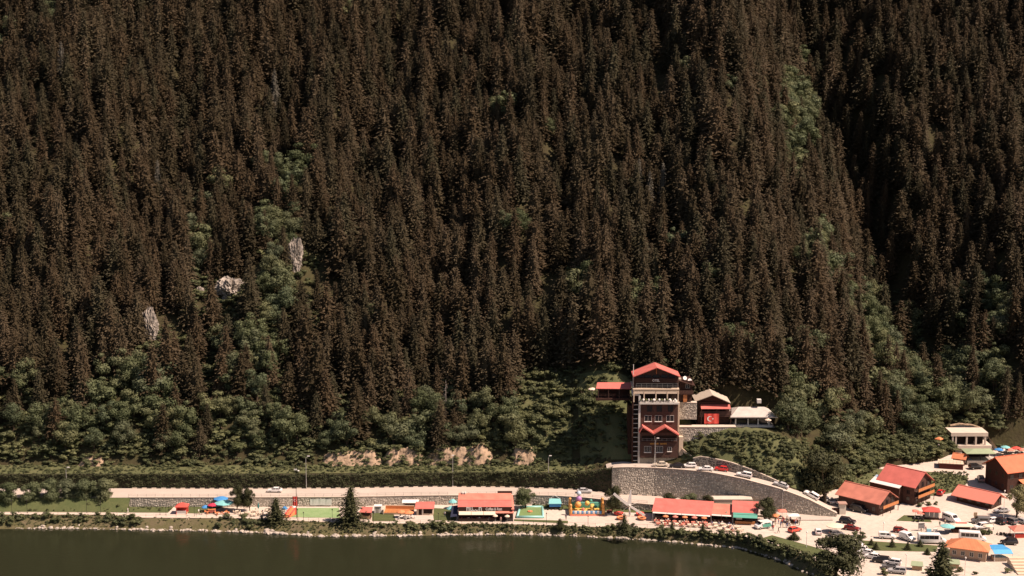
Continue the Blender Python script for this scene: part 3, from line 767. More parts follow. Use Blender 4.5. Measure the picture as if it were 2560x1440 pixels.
# earth cut at the foot of the hill
def scarp(px0, px1, py_top, py_bot, label, seed):
    n = 110; m = 16; rws = []
    xa = G(px0, py_bot, 10)[0]; xb = G(px1, py_bot, 10)[0]
    t_pts = []
    for i in range(m+1):
        t = i/m; row = []
        for j in range(n+1):
            s = j/n; x = xa + (xb-xa)*s; Y = float(hillY0(x)) + float(flat(x)) - 1.5
            tp = py_top if not callable(py_top) else py_top(px0+(px1-px0)*s)
            zt = AY(px0+(px1-px0)*s, tp, Y+2.5)[2]; zb = hz(x, Y) - 0.2
            jag = 0.8*float(vnoise(x, i*0.2, 0.7, seed)) + 0.5*float(vnoise(x, i*0.5, 1.9, seed+3)) - 0.5*abs(float(vnoise(x, i*0.6, 3.7, seed+5)))
            edge = min(1, 5*s, 5*(1-s))**0.7
            row.append((x, Y + 2.8*t + jag*1.1*(0.25+t)*(1.2-t) + (1-edge)*1.5, zb + (zt-zb)*t*edge*(0.98+0.22*float(vnoise(x, 2, 0.55, seed))+0.06*float(vnoise(x, 5, 3.3, seed)))))
        rws.append(row)
    rws.append([(x, y+6, z-0.5) for x, y, z in rws[-1]])
    o = sheet('earth_cut', rws, mScarp, 'thing'); del o['kind']; tag(o, label, 'earth cut')
    for k in range(int((px1-px0)*0.2)):
        q = rr.choice(rws[-2]) if rr.random() < .62 else rr.choice(rws[rr.randrange(0, m)]); s_ = rr.uniform(.3, .8)
        us.append((q[0]+rr.uniform(-.5,.5), q[1]-.2+rr.uniform(-.2,.6), q[2]-.3*s_, rr.uniform(0, 6.28), s_*1.3, s_*.7, rr.randrange(4)))
scarp(795, 965, 1126, 1160, 'broken orange earth cut above the ivy wall at the tall lamp', 2)
scarp(950, 1065, 1122, 1160, 'orange earth cut under the dark bushes midway along the wall', 4)
scarp(1050, 1240, lambda p: 1122 - 20*max(0, (p-1130)/110), 1158, 'largest orange earth cut with a pale upper lip', 7)
scarp(1275, 1345, 1118, 1150, 'small pale earth slip on the grassy slope', 9)
scarp(185, 262, 1140, 1165, 'small orange earth cut above the wall near the roadside trees', 12)
scatter('undergrowth', us, [k[2] for k in BUSH], 'low green undergrowth on the open slopes and verges', 'undergrowth')
# ------------------------------------------------------------------ shared paints
mRed = M('red painted roof sheet', (0.62,0.165,0.13), 0.6, 0.25, 0.20, 0.45, ribs=0.02)
mRedF = M('faded red roof sheet', (0.60,0.215,0.15), 0.65, 0.2, 0.26, 0.4, ribs=0.02)
mOrangeR = M('orange roof tiles', (0.66,0.23,0.11), 0.7, 0.2, 0.2, 0.6, ribs=0.03)
mBrown = M('brown stained boards', (0.088,0.046,0.035), 0.7, 0.2, 0.22, 1.4, ribs=0.015, ribaxis='Z')
mBrownD = M('dark brown boards', (0.060,0.028,0.020), 0.75, 0.2, 0.22, 1.4, ribs=0.015, ribaxis='Z')
mOrangeW = M('orange varnished wood', (0.52,0.20,0.075), 0.55, 0.3, 0.15, 2.0, ribs=0.01, ribaxis='Z')
mCream = M('cream render', (0.66,0.52,0.38), 0.85, 0.15, 0.10, 0.6)
mWhite = M('white paint', (0.78,0.74,0.68), 0.5, 0.3, 0.05, 0.8)
mOffW = M('weathered white', (0.66,0.62,0.55), 0.75, 0.2, 0.12, 0.9)
mGlass = M('dark window glass', (0.025,0.022,0.022), 0.08, 0.5, 0.1, 1)
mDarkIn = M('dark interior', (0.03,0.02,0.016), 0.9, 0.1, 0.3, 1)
mMetal = M('grey galvanised metal', (0.42,0.40,0.37), 0.45, 0.4, 0.08, 2, metal=0.3)
mBlackM = M('dark painted metal', (0.035,0.028,0.025), 0.5, 0.3, 0.1, 2)
mConc = M('pale concrete', (0.60,0.51,0.41), 0.9, 0.15, 0.14, 0.5, 0.01, 4)
mConcD = M('grey concrete', (0.36,0.32,0.27), 0.9, 0.15, 0.18, 0.6, 0.01, 4)
mAqua = M('aqua fabric', (0.20,0.52,0.50), 0.8, 0.15, 0.08, 2)
mBlue = M('blue fabric', (0.05,0.25,0.52), 0.8, 0.15, 0.10, 2)
mTeal = M('teal fabric', (0.03,0.20,0.19), 0.8, 0.15, 0.10, 2)
mRedC = M('red fabric', (0.70,0.10,0.075), 0.8, 0.15, 0.08, 2)
mPink = M('faded red fabric', (0.70,0.23,0.165), 0.8, 0.15, 0.08, 2)
mOrangeC = M('orange fabric', (0.72,0.25,0.11), 0.8, 0.15, 0.08, 2)
mCreamC = M('cream fabric', (0.74,0.60,0.45), 0.85, 0.15, 0.06, 2)
mGreenC = M('sage green sheet', (0.30,0.36,0.22), 0.7, 0.2, 0.10, 1)
mGreenA = M('green awning', (0.10,0.36,0.27), 0.75, 0.2, 0.08, 1)
mTurf = groundmat('artificial turf', (0.20,0.31,0.13), (0.26,0.36,0.17), (0.17,0.26,0.11), 0.4, 2.5, 0.01, 8)
mYellow = M('yellow vinyl', (0.75,0.45,0.12), 0.45, 0.4, 0.06, 2)
mWood = M('light wood', (0.45,0.30,0.18), 0.75, 0.2, 0.2, 3)
mTyre = M('tyre rubber', (0.02,0.019,0.018), 0.85, 0.2, 0.1, 4)
mRim = M('wheel rim', (0.45,0.44,0.42), 0.35, 0.5, 0.05, 4, metal=0.6)
mLamp = M('lamp glass', (0.75,0.73,0.68), 0.25, 0.5, 0.03, 4)
mTail = M('red lamp glass', (0.45,0.03,0.02), 0.3, 0.5, 0.05, 4)

# ------------------------------------------------------------------ generic builders
def face_xf(t, f, x, y, z):  # point on a wall facing f, given along / out / up
    return {'-y': (x, y - 0, z)}[f]
def window(t, face, u, w_, z0, h_, pos, sill=True, bars=1, glass=None, frame=None):
    """a window set on the wall plane 'pos' of face -y/+y/-x/+x, u = centre along the wall"""
    out = {'-y': -1, '+y': 1, '-x': -1, '+x': 1}[face]; g = MB(); fr = MB(); si = MB()
    def bx(mb, u0, u1, a, b_, z0_, z1_):
        lo, hi = sorted((pos + out*a, pos + out*b_))
        if face[1] == 'y': mb.box(u0, u1, lo, hi, z0_, z1_)
        else: mb.box(lo, hi, u0, u1, z0_, z1_)
    bx(g, u-w_/2, u+w_/2, -0.05, 0.02, z0, z0+h_)
    o = g.build('window', glass or mGlass, t)
    e = 0.07
    bx(fr, u-w_/2-e, u-w_/2, -0.03, 0.06, z0-e, z0+h_+e); bx(fr, u+w_/2, u+w_/2+e, -0.03, 0.06, z0-e, z0+h_+e)
    bx(fr, u-w_/2, u+w_/2, -0.03, 0.06, z0-e, z0); bx(fr, u-w_/2, u+w_/2, -0.03, 0.06, z0+h_, z0+h_+e)
    for k in range(bars):
        c = u - w_/2 + w_*(k+1)/(bars+1); bx(fr, c-0.03, c+0.03, 0.0, 0.05, z0, z0+h_)
    fr.build('frame', frame or mOffW, o)
    if sill:
        bx(si, u-w_/2-0.15, u+w_/2+0.15, 0.0, 0.22, z0-0.2, z0-e); si.build('sill', mWhite, o)
    return o
def gable_roof(t, L, W, he, hr, oh=0.6, mat=None, th=0.16, name='roof', y0=0.0, x0=0.0, ohx=None):
    """ridge along local x; two slabs and a ridge cap"""
    ohx = oh if ohx is None else ohx
    sl = (hr-he)/(W/2); ez = he - sl*oh; a, b_ = x0-L/2-ohx, x0+L/2+ohx
    mb = MB()
    mb.slab([(a, y0-W/2-oh, ez), (b_, y0-W/2-oh, ez), (b_, y0, hr), (a, y0, hr)], th)
    mb.slab([(a, y0, hr), (b_, y0, hr), (b_, y0+W/2+oh, ez), (a, y0+W/2+oh, ez)], th)
    mb.box(a-0.02, b_+0.02, y0-0.16, y0+0.16, hr-0.04, hr+0.07)
    return mb.build(name, mat or mRed, t)
def hip_roof(t, L, W, z0, hr, oh, mat, ridge=0.3, th=0.14, name='roof'):
    a, b_ = L/2+oh, W/2+oh; r = L*ridge/2; mb = MB()
    P = [(-a,-b_,z0),(a,-b_,z0),(a,b_,z0),(-a,b_,z0),(-r,0,z0+hr),(r,0,z0+hr)]
    Q = [(x, y, z-th) for x, y, z in P[:4]]
    mb.add(P+Q, [(0,1,5,4),(1,2,5),(2,3,4,5),(3,0,4),(6,7,1,0),(7,8,2,1),(8,9,3,2),(9,6,0,3),(9,8,7,6)])
    return mb.build(name, mat, t)
def gable_wall(t, L, W, zb, he, hr, mat, name='wall'):
    mb = MB(); mb.prism([(-W/2,zb),(W/2,zb),(W/2,he),(0,hr-0.17),(-W/2,he)], 'x', -L/2, L/2); return mb.build(name, mat, t)
def railing(t, p0, p1, h, n, mat, name='railing', z0=0.0, panel=None):
    mb = MB(); a, b_ = Vector(p0), Vector(p1)
    for k in range(n+1):
        c = a.lerp(b_, k/n); mb.tube((c.x,c.y,c.z+z0), (c.x,c.y,c.z+z0+h), 0.035, n=4)
    for hh in (h, h*0.5): mb.tube((a.x,a.y,a.z+z0+hh), (b_.x,b_.y,b_.z+z0+hh), 0.03, n=4)
    return mb.build(name, mat, t)

# ------------------------------------------------------------------ vehicles
import bmesh
def bevelled(mb, name, mat, w=0.07, seg=2, smooth=True):
    bm = bmesh.new(); vs = [bm.verts.new(v) for v in mb.v]
    for f in mb.f: bm.faces.new([vs[i] for i in f])
    bmesh.ops.recalc_face_normals(bm, faces=bm.faces)
    bmesh.ops.bevel(bm, geom=list(bm.edges), offset=w, segments=seg, affect='EDGES', profile=0.6)
    me = bpy.data.meshes.new(name); bm.to_mesh(me); bm.free(); me.materials.append(mat)
    me.polygons.foreach_set('use_smooth', [smooth]*len(me.polygons)); return me
CARS = {
 'sedan': dict(L=4.5, W=1.76, prof=[(-2.22,.32),(-2.25,.72),(-2.12,.95),(-1.45,1.0),(0.95,.96),(1.95,.82),(2.22,.62),(2.22,.32)], base=(-1.75,1.05,.96), top=(-1.15,.25,1.43), wb=1.32, wr=.32),
 'hatch': dict(L=4.0, W=1.72, prof=[(-1.98,.32),(-2.0,.8),(-1.92,1.0),(0.9,.98),(1.7,.85),(1.98,.62),(1.98,.32)], base=(-1.93,1.0,.98), top=(-1.55,.2,1.49), wb=1.22, wr=.31),
 'suv': dict(L=4.6, W=1.85, prof=[(-2.28,.42),(-2.3,.95),(-2.2,1.12),(1.0,1.1),(1.95,1.0),(2.28,.75),(2.28,.42)], base=(-2.2,1.05,1.1), top=(-1.95,.3,1.74), wb=1.36, wr=.37),
}
CPAINT = {'white': (0.80,0.77,0.72), 'cream': (0.62,0.54,0.42), 'black': (0.018,0.017,0.018), 'red': (0.55,0.035,0.03), 'darkred': (0.20,0.025,0.022), 'silver': (0.46,0.45,0.43), 'grey': (0.16,0.155,0.15), 'blue': (0.06,0.075,0.11), 'scarlet': (0.68,0.09,0.055)}
_cm = {}
def paint(c): return M('car paint '+c, CPAINT[c], 0.28, 0.5, 0.02, 1)
def car_parts(kind, c):
    key = (kind, c)
    if key in _cm: return _cm[key]
    s = CARS[kind]; W = s['W']; P = []
    bm_ = MB(); bm_.prism(s['prof'], 'y', -W/2, W/2); P.append(('body', bevelled(bm_, 'body', paint(c)), (0,0,0)))
    (bx0, bx1, bz), (tx0, tx1, tz) = s['base'], s['top']; wb, wt = W/2-0.06, W/2-0.24
    gl = MB(); V = [(bx0,-wb,bz-.02),(bx1,-wb,bz-.02),(bx1,wb,bz-.02),(bx0,wb,bz-.02),(tx0,-wt,tz-.06),(tx1,-wt,tz-.06),(tx1,wt,tz-.06),(tx0,wt,tz-.06)]
    gl.add(V, [(3,2,1,0),(4,5,6,7),(0,1,5,4),(1,2,6,5),(2,3,7,6),(3,0,4,7)]); P.append(('window_glass', gl.mesh('window_glass', mGlass), (0,0,0)))
    rf = MB(); rf.box(tx0-.03, tx1+.03, -wt-.03, wt+.03, tz-.07, tz)
    for i, j in ((0,4),(1,5),(2,6),(3,7)): rf.tube(V[i], V[j], .055, .05, 5)
    mid = (bx0+bx1)/2+0.05; midt = (tx0+tx1)/2
    for sg in (-1,1): rf.tube((mid,sg*wb,bz), (midt,sg*wt,tz-.04), .05, .045, 5)
    P.append(('roof', rf.mesh('roof', paint(c)), (0,0,0)))
    wh = MB(); wh.tube((0,-.11,0), (0,.11,0), s['wr'], n=12); ri = MB(); ri.tube((0,-.125,0), (0,.125,0), s['wr']*.6, n=8)
    wm, rm = wh.mesh('wheel', mTyre), ri.mesh('rim', mRim)
    for sx in (1,-1):
        for sy in (1,-1): P.append(('wheel', wm, (sx*s['wb'], sy*(W/2-.08), s['wr']), ('rim', rm)))
    hl = MB(); hl.box(-.06,.06,-.2,.2,-.08,.08); hm = hl.mesh('headlight', mLamp); tm = hl.mesh('tail_light', mTail)
    xf, xr = s['prof'][-2][0], s['prof'][1][0]
    for sy in (1,-1):
        P.append(('headlight', hm, (xf-.03, sy*(W/2-.3), s['prof'][-2][1]+.05))); P.append(('tail_light', tm, (xr+.03, sy*(W/2-.28), s['prof'][1][1])))
    _cm[key] = P
    return P
def place_parts(t, P):
    for p in P:
        o = link(p[0], p[1], t, p[2])
        if len(p) > 3: link(p[3][0], p[3][1], o)
def car(kind, c, loc, deg, label, group=None):
    t = thing('parked_car', label, 'car', loc, R(deg), group); place_parts(t, car_parts(kind, c)); return t
def van_parts(L, Hh, c, win=True):
    key = ('van', L, Hh, c)
    if key in _cm: return _cm[key]
    W = 2.0; P = []; l = L/2
    b_ = MB(); b_.prism([(-l,.4),(-l,Hh-.12),(-l+.15,Hh),(l-1.75,Hh),(l-.95,1.35 if Hh < 2.3 else 1.5),(l-.05,1.05),(l,.4)], 'y', -W/2, W/2)
    P.append(('body', bevelled(b_, 'body', paint(c), 0.1), (0,0,0)))
    g = MB(); zb = 1.2 if Hh < 2.3 else 1.45; zt = Hh-.35; xf = l-1.75
    for sg in (-1,1):
        if win:
            n = max(2, int(L/1.6))
            for k in range(n):
                a = -l+.5+(xf+l-.9)*k/n; g.box(a, a+(xf+l-.9)/n-.05, min(sg*(W/2-.02), sg*(W/2+.012)), max(sg*(W/2-.02), sg*(W/2+.012)), zb, zt)
        g.prism([(xf+.05,zb),(xf+.05,zt-.1),(xf+.45,zb)], 'y', min(sg*(W/2-.02), sg*(W/2+.012)), max(sg*(W/2-.02), sg*(W/2+.012)))
    P.append(('side_window', g.mesh('side_window', mGlass), (0,0,0)))
    ws = MB(); x0, z0, x1, z1 = l-1.75, Hh, l-.95, (1.35 if Hh < 2.3 else 1.5)
    def on(t_, o): return (x0+(x1-x0)*t_+o*0.8, z0+(z1-z0)*t_+o*0.6)
    p, q = on(.12,.03), on(.95,.03)
    ws.add([(p[0],-W/2+.2,p[1]),(p[0],W/2-.2,p[1]),(q[0],W/2-.14,q[1]),(q[0],-W/2+.14,q[1])], [(0,3,2,1)]); P.append(('windscreen', ws.mesh('windscreen', mGlass), (0,0,0)))
    wh = MB(); wh.tube((0,-.12,0), (0,.12,0), .36, n=12); ri = MB(); ri.tube((0,-.135,0), (0,.135,0), .2, n=8)
    wm, rm = wh.mesh('wheel', mTyre), ri.mesh('rim', mRim)
    for sx in (l-1.0, -l+1.2):
        for sy in (1,-1): P.append(('wheel', wm, (sx, sy*(W/2-.1), .36), ('rim', rm)))
    hl = MB(); hl.box(-.06,.06,-.2,.2,-.1,.1); hm = hl.mesh('headlight', mLamp); tm = hl.mesh('tail_light', mTail)
    for sy in (1,-1): P.append(('headlight', hm, (l-.03, sy*.72, .85))); P.append(('tail_light', tm, (-l+.03, sy*.82, 1.0)))
    _cm[key] = P
    return P
def van(L, Hh, c, loc, deg, label, win=True, group=None, name='minibus', cat='minibus'):
    t = thing(name, label, cat, loc, R(deg), group); place_parts(t, van_parts(L, Hh, c, win)); return t

# ------------------------------------------------------------------ people: one skin-grown body per pose, clothes coloured by region
def person_mesh(pose):
    if pose == 'sit':
        J = {'pel':(0,0,.52),'waist':(0,.02,.72),'chest':(0,.02,1.0),'neck':(0,0,1.15),'head':(0,-.02,1.27),'top':(0,-.02,1.37),'sl':(.17,.02,1.06),'el':(.22,-.1,.82),'hl':(.14,-.32,.78),'sr':(-.17,.02,1.06),'er':(-.22,-.1,.82),'hr':(-.12,-.34,.8),
             'hpl':(.1,0,.5),'kl':(.12,-.42,.5),'al':(.12,-.42,.09),'tl':(.12,-.58,.05),'hpr':(-.1,0,.5),'kr':(-.12,-.42,.5),'ar':(-.12,-.40,.09),'tr':(-.12,-.56,.05)}
    else:
        s = 0.22 if pose == 'walk' else 0.03
        J = {'pel':(0,0,.95),'waist':(0,0,1.1),'chest':(0,.01,1.34),'neck':(0,0,1.5),'head':(0,-.02,1.62),'top':(0,-.01,1.72),'sl':(.18,0,1.42),'el':(.24,s*.6,1.14),'hl':(.23,s*.3-.08,.86),'sr':(-.18,0,1.42),'er':(-.24,-s*.5,1.14),'hr':(-.23,-s-.06,.88),
             'hpl':(.1,0,.92),'kl':(.11,-s-.02,.5),'al':(.11,-s*.7,.09),'tl':(.12,-s*.7-.15,.05),'hpr':(-.1,0,.92),'kr':(-.11,s*.5,.5),'ar':(-.11,s*1.3,.10),'tr':(-.12,s*1.3-.14,.05)}
    E = [('pel','waist'),('waist','chest'),('chest','neck'),('neck','head'),('head','top'),('chest','sl'),('sl','el'),('el','hl'),('chest','sr'),('sr','er'),('er','hr'),('pel','hpl'),('hpl','kl'),('kl','al'),('al','tl'),('pel','hpr'),('hpr','kr'),('kr','ar'),('ar','tr')]
    Rr = {'pel':.15,'waist':.13,'chest':.16,'neck':.06,'head':.11,'top':.08,'sl':.075,'sr':.075,'el':.05,'er':.05,'hl':.045,'hr':.045,'hpl':.1,'hpr':.1,'kl':.07,'kr':.07,'al':.05,'ar':.05,'tl':.045,'tr':.045}
    ks = list(J); me = bpy.data.meshes.new('p'); me.from_pydata([J[k] for k in ks], [(ks.index(a), ks.index(b)) for a, b in E], [])
    o = bpy.data.objects.new('p', me); COL.objects.link(o)
    md = o.modifiers.new('s', 'SKIN'); sk = me.skin_vertices[0].data
    for i, k in enumerate(ks): sk[i].radius = (Rr[k], Rr[k]*0.85); sk[i].use_root = (k == 'pel')
    o.modifiers.new('d', 'SUBSURF').levels = 1
    dg = bpy.context.evaluated_depsgraph_get(); dg.update()
    out = bpy.data.meshes.new_from_object(o.evaluated_get(dg)); bpy.data.objects.remove(o)
    return out
mSkin = M('skin', (0.50,0.30,0.21), 0.6, 0.3, 0.05, 3); mHair = M('dark hair', (0.025,0.018,0.014), 0.7, 0.2, 0.1, 5)
CLOTH = {'white': (0.75,0.72,0.66), 'red': (0.55,0.06,0.05), 'blue': (0.08,0.13,0.30), 'black': (0.03,0.028,0.028), 'beige': (0.55,0.44,0.32), 'pink': (0.62,0.30,0.28), 'green': (0.12,0.2,0.1), 'navy': (0.04,0.05,0.09)}
_pb = {}
def person_variant(pose, top, low):
    if (pose, top, low) in _pb: return _pb[(pose, top, low)]
    if pose not in _pb: _pb[pose] = person_mesh(pose)
    me = _pb[pose].copy(); me.materials.clear()
    for m in (mSkin, mHair, M('cloth '+top, CLOTH[top], 0.9, 0.1), M('cloth '+low, CLOTH[low], 0.9, 0.1), mTyre): me.materials.append(m)
    hd = 1.14 if pose == 'sit' else 1.49; wa = .66 if pose == 'sit' else 1.0
    for p in me.polygons:
        c = p.center; mi = 2
        if c.z > hd: mi = 1 if (c.z > hd+.17 or c.y > 0.03) else 0
        elif abs(c.x) > .17 and c.z < hd-.33 and c.z > (.6 if pose == 'sit' else .75): mi = 0
        elif c.z < .11: mi = 4
        elif c.z < wa: mi = 3
        p.material_index = mi
    me.polygons.foreach_set('use_smooth', [True]*len(me.polygons))
    _pb[(pose, top, low)] = me
    return me
def person(pose, top, low, loc, deg, label, group=None, h=1.0):
    o = link('person', person_variant(pose, top, low), None, loc, R(deg)); tag(o, label, 'person', group); o.scale = (h, h, h); return o

# ------------------------------------------------------------------ cafe things
def umbrella(loc, r, h, mat, label, cat='umbrella', n=8, drop=0.45, base=True, group=None, valance=True, closed=False):
    t = thing('parasol', label, cat, loc, random.uniform(0, 1), group)
    p = MB(); p.tube((0,0,0), (0,0,h+.12), .04, n=6); p.build('pole', mMetal, t)
    c = MB()
    if closed: c.lathe([(.06,h*.35),(.22,h*.42),(.26,h*.6),(.12,h*.9),(.03,h)], n=n)
    else: c.lathe([(r,h-drop-.16),(r*1.0,h-drop),(r*.55,h-drop*.42),(.05,h),(.04,h-.04),(r*.55,h-drop*.42-.05),(r*.985,h-drop-.05),(r*.985,h-drop-.16)], n=n)
    c.build('canopy', mat, t)
    if base: b_ = MB(); b_.lathe([(.32,0),(.32,.06),(.1,.12)], n=8); b_.build('base', mConcD, t)
    return t
def table_mb(r=.5, h=.74): return MB().lathe([(r,h-.05),(r,h)], n=10), MB().tube((0,0,.03), (0,0,h-.05), .05, n=6).lathe([(.28,0),(.28,.04)], n=8)
def chair_mesh(mat, key):
    if key in _cm: return _cm[key]
    m = MB(); m.box(-.22,.22,-.22,.22,.42,.47)
    for a in (-.19,.19):
        for b_ in (-.19,.19): m.box(a-.025,a+.025,b_-.025,b_+.025,0,.42)
    m.box(-.22,.22,.18,.23,.47,.9); _cm[key] = m.mesh('chair', mat); return _cm[key]
def gazebo(loc, deg, L, W, h, rh, roofmat, postmat, label, name='kiosk', cat='kiosk', counter=None, back=None, ridge=0.15, oh=.35):
    t = thing(name, label, cat, loc, R(deg))
    for a in (-1,1):
        for b_ in (-1,1): m = MB(); m.box(a*L/2-.06,a*L/2+.06,b_*W/2-.06,b_*W/2+.06,0,h); m.build('post', postmat, t)
    hip_roof(t, L, W, h, rh, oh, roofmat, ridge)
    f = MB(); f.box(-L/2-.05,L/2+.05,-W/2-.05,W/2+.05,-.05,.07); f.build('floor', mWood, t)
    if counter is not None: m = MB(); m.box(-L/2+.07,L/2-.07,-W/2+.02,-W/2+.12,0.08,1.0); m.box(-L/2+.07,L/2-.07,-W/2-.12,-W/2+.25,1.0,1.06); m.build('counter', counter, t)
    if back is not None: m = MB(); m.box(-L/2+.07,L/2-.07,W/2-.1,W/2-.02,0.08,h-.05); m.box(-L/2+.02,-L/2+.1,-W/2+.1,W/2-.12,0.08,h-.3); m.build('back_wall', back, t)
    return t
def street_lamp(px, pyb, pyt, zb, label, arm=(0.5,0), Y=None):
    x, y, z = G(px, pyb, zb) if Y is None else (AY(px, pyb, Y)[0], Y, zb)
    h = AY(px, pyt, y)[2] - z
    t = thing('street_lamp', label, 'street lamp', (x, y, z))
    m = MB(); m.tube((0,0,-.1), (0,0,h-.6), .11, .07, 8); m.tube((0,0,h-.65), (arm[0]*.9,0,h-.08), .06, .05, 6); m.build('pole', mMetal, t)
    m = MB(); m.box(arm[0]*.7, arm[0]*.7+.75, -.15,.15, h-.12, h+.05); m.build('lamp_head', mWhite, t)
    m = MB(); m.box(arm[0]*.75, arm[0]*.75+.6, -.11,.11, h-.16, h-.125); m.build('lamp_glass', mLamp, t)
    m = MB(); m.lathe([(.2,0),(.2,.12),(.12,.3)], n=8); m.build('base', mConcD, t)
    return t
def garden_lamp(px, pyb, h, label):
    x, y, z = GP(px, pyb); t = thing('garden_lamp', label, 'lamp post', (x, y, z), 0, 'dark lamp posts along the footpath')
    m = MB(); m.tube((0,0,0), (0,0,h-.4), .06, .045, 6); m.lathe([(.12,0),(.12,.15)], n=8); m.build('pole', mBlackM, t)
    m = MB(); m.lathe([(.09,h-.4),(.16,h-.1),(.16,h-.08)], n=8); m.build('lantern', mBlackM, t)
    m = MB(); m.lathe([(.2,h-.08),(.05,h+.06)], n=8); m.build('cap', mBlackM, t)
    return t
# ------------------------------------------------------------------ hotel tower and the buildings around it
YH = 443.0
HX, _, HZ = AY(1597, 1159, YH)
hot = thing('hotel_tower', 'tall narrow brown timber hotel with red gable roof above the stone wall', 'hotel', (HX, YH, HZ))
def hp(px, py, dy=0.0):
    x, y, z = AY(px, py, YH + dy); return x - HX, z - HZ
def hbox(name, px0, px1, py0, py1, d0, d1, mat, parent=None, ref=0.0):
    """box between two pixel corners of the front plane (shifted by ref), from depth d0 to d1"""
    x0, z1 = hp(px0, py0, ref); x1, z0 = hp(px1, py1, ref)
    m = MB(); m.box(x0, x1, d0, d1, z0, z1); return m.build(name, mat, parent or hot)
hbox('stone_base', 1597, 1697, 1144, 1166, -0.25, 9.5, M('hotel base stone', (0.34,0.30,0.24), 0.9, 0.15, 0.35, 1.8, 0.04, 3))
hbox('wall', 1600, 1693, 1008, 1144.3, 0, 10, mBrown)
hbox('upper_wall', 1587, 1697, 944, 972, 0.9, 9.5, mBrown)
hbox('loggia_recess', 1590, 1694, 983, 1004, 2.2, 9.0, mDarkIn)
# terrace slab with its balustrade, pots on it
hbox('terrace_slab', 1598, 1697, 1004.5, 1009, -1.0, 9.8, mOffW)
hbox('floor_slab', 1582, 1697.5, 971, 975, -0.5, 9.6, mCream)
for a, b_ in ((1584,1609),(1611,1638),(1641,1667),(1669,1697)): hbox('awning', a, b_, 977.5, 983.5, -0.45, -0.3, mCreamC)
for c in (1584.5, 1610, 1639.5, 1668, 1695): hbox('column', c-1.2, c+1.2, 978, 1004.4, -0.5, -0.2, mCream)
hbox('balcony_front', 1589, 1694, 946, 957, 0.15, 0.4, mBrownD)
x0, z0 = hp(1590, 969.5, .1); x1, z1 = hp(1695, 958.5, .1)
railing(hot, (x0,-.35,z0), (x1,-.35,z0), z1-z0, 8, mMetal)
hbox('balcony_glazing', 1590, 1694, 957.2, 970.8, 0.5, 0.7, mGlass)
for k in range(5): hbox('gable_window', 1593+20*k, 1609+20*k, 939, 945.4, 0.8, 0.93, mGlass)
lettering('OTEL', 0.75, mWhite, hot, (hp(1640, 951.5)[0], 0.1, hp(1640, 951.5)[1]), width=2.1, bold=0.02)
# gable with roof
xl, ze = hp(1585, 937); xr, _ = hp(1698, 938); xm = (xl+xr)/2; zr = hp(1640, 917)[1]
g = MB(); g.prism([(hp(1587,937)[0],ze-1.2),(hp(1587,937)[0],ze-.72),(xm,zr-.45),(hp(1697,937)[0],ze-.72),(hp(1697,937)[0],ze-1.2)], 'y', 1.0, 9.4); g.build('gable', mBrown, hot)
g = MB(); a = (xl-.3, ze-.35); c = (xr+.3, ze-.35)
g.slab([(a[0],-.9,a[1]),(xm,-.9,zr),(xm,6.6,zr),(a[0],6.6,a[1])], .2); g.slab([(xm,-.9,zr),(c[0],-.9,c[1]),(c[0],6.6,c[1]),(xm,6.6,zr)], .2)
g.build('roof', mRed, hot)
g = MB(); g.box(xm-.09, xm+.09, .85, 1.0, ze, zr-.35); g.build('king_post', mOrangeW, hot)
# front windows
for px, py0, py1, w, sill in ((1624,1014,1029,1.5,0),(1648,1014,1029,1.5,0),(1676,1014,1029,1.5,0),(1620,1039,1053,2.0,1),(1646,1039,1053,2.0,1),(1675,1039,1053,2.1,1)):
    u, z0 = hp(px, py1); z1 = hp(px, py0)[1]; window(hot, '-y', u, w, z0, z1-z0, 0.0, bool(sill), 1, frame=mBrownD if not sill else mOffW)
# lower bay with the zigzag canopy
hbox('lower_bay', 1600.5, 1695, 1081, 1144, -0.9, 0.01, mBrown, ref=-.9)
for px, py0, py1, w in ((1619,1116,1130,1.9),(1648,1116,1130,2.0),(1674,1118,1128,1.1)):
    u, z0 = hp(px, py1, -.9); z1 = hp(px, py0, -.9)[1]; window(hot, '-y', u, w, z0, z1-z0, -0.9, True, 3 if w > 1.5 else 1)
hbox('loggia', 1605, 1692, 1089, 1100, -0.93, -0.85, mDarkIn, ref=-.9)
x0, z0 = hp(1605, 1104, -1.2); x1, _ = hp(1692, 1104, -1.2); railing(hot, (x0,-1.2,z0), (x1,-1.2,z0), .9, 7, mMetal)
hbox('balcony_slab', 1603, 1694, 1103.2, 1105, -1.35, -.9, mBrownD, ref=-1.2)
zz = [(1599,1079),(1607,1066),(1634,1083),(1664,1066),(1698,1087)]; W_ = [hp(p, q, -3.0) for p, q in zz]
for i, (p, q) in enumerate(zip(W_[:-1], W_[1:])):
    c = MB(); c.slab([(p[0],-3.0,p[1]),(q[0],-3.0,q[1]),(q[0],0.2,q[1]),(p[0],0.2,p[1])] , .42); c.build('canopy_slope', mRed, hot)
# gable infill under the zigzag
for (p, q, r_) in ((W_[0],W_[1],W_[2]),(W_[2],W_[3],W_[4])):
    c = MB(); c.prism([(p[0]+.3,p[1]-.35),(r_[0]-.2,min(r_[1],p[1])-.35),(q[0],q[1]-.5)], 'y', -0.8, 0.05); c.build('canopy_gable', mBrownD, hot)
# gold sign over the lower windows
mGold = M('gold letters', (0.55,0.27,0.06), 0.5, 0.4, 0.15, 3)
for px0, px1, n in ((1625,1647,9), (1650,1667,8)):      # too small to read: a row of raised gold strokes for each word
    m = MB(); xa, zc = hp(px0, 1109.5, -1); xb, _ = hp(px1, 1109.5, -1)
    for k in range(n):
        c = xa + (xb-xa)*(k+.5)/n; w = (xb-xa)/n*.33; m.box(c-w, c+w, -.98, -.91, zc-.2-.03*(k % 2), zc+.2+.05*((k*3) % 2))
    m.build('sign_strokes', mGold, hot)
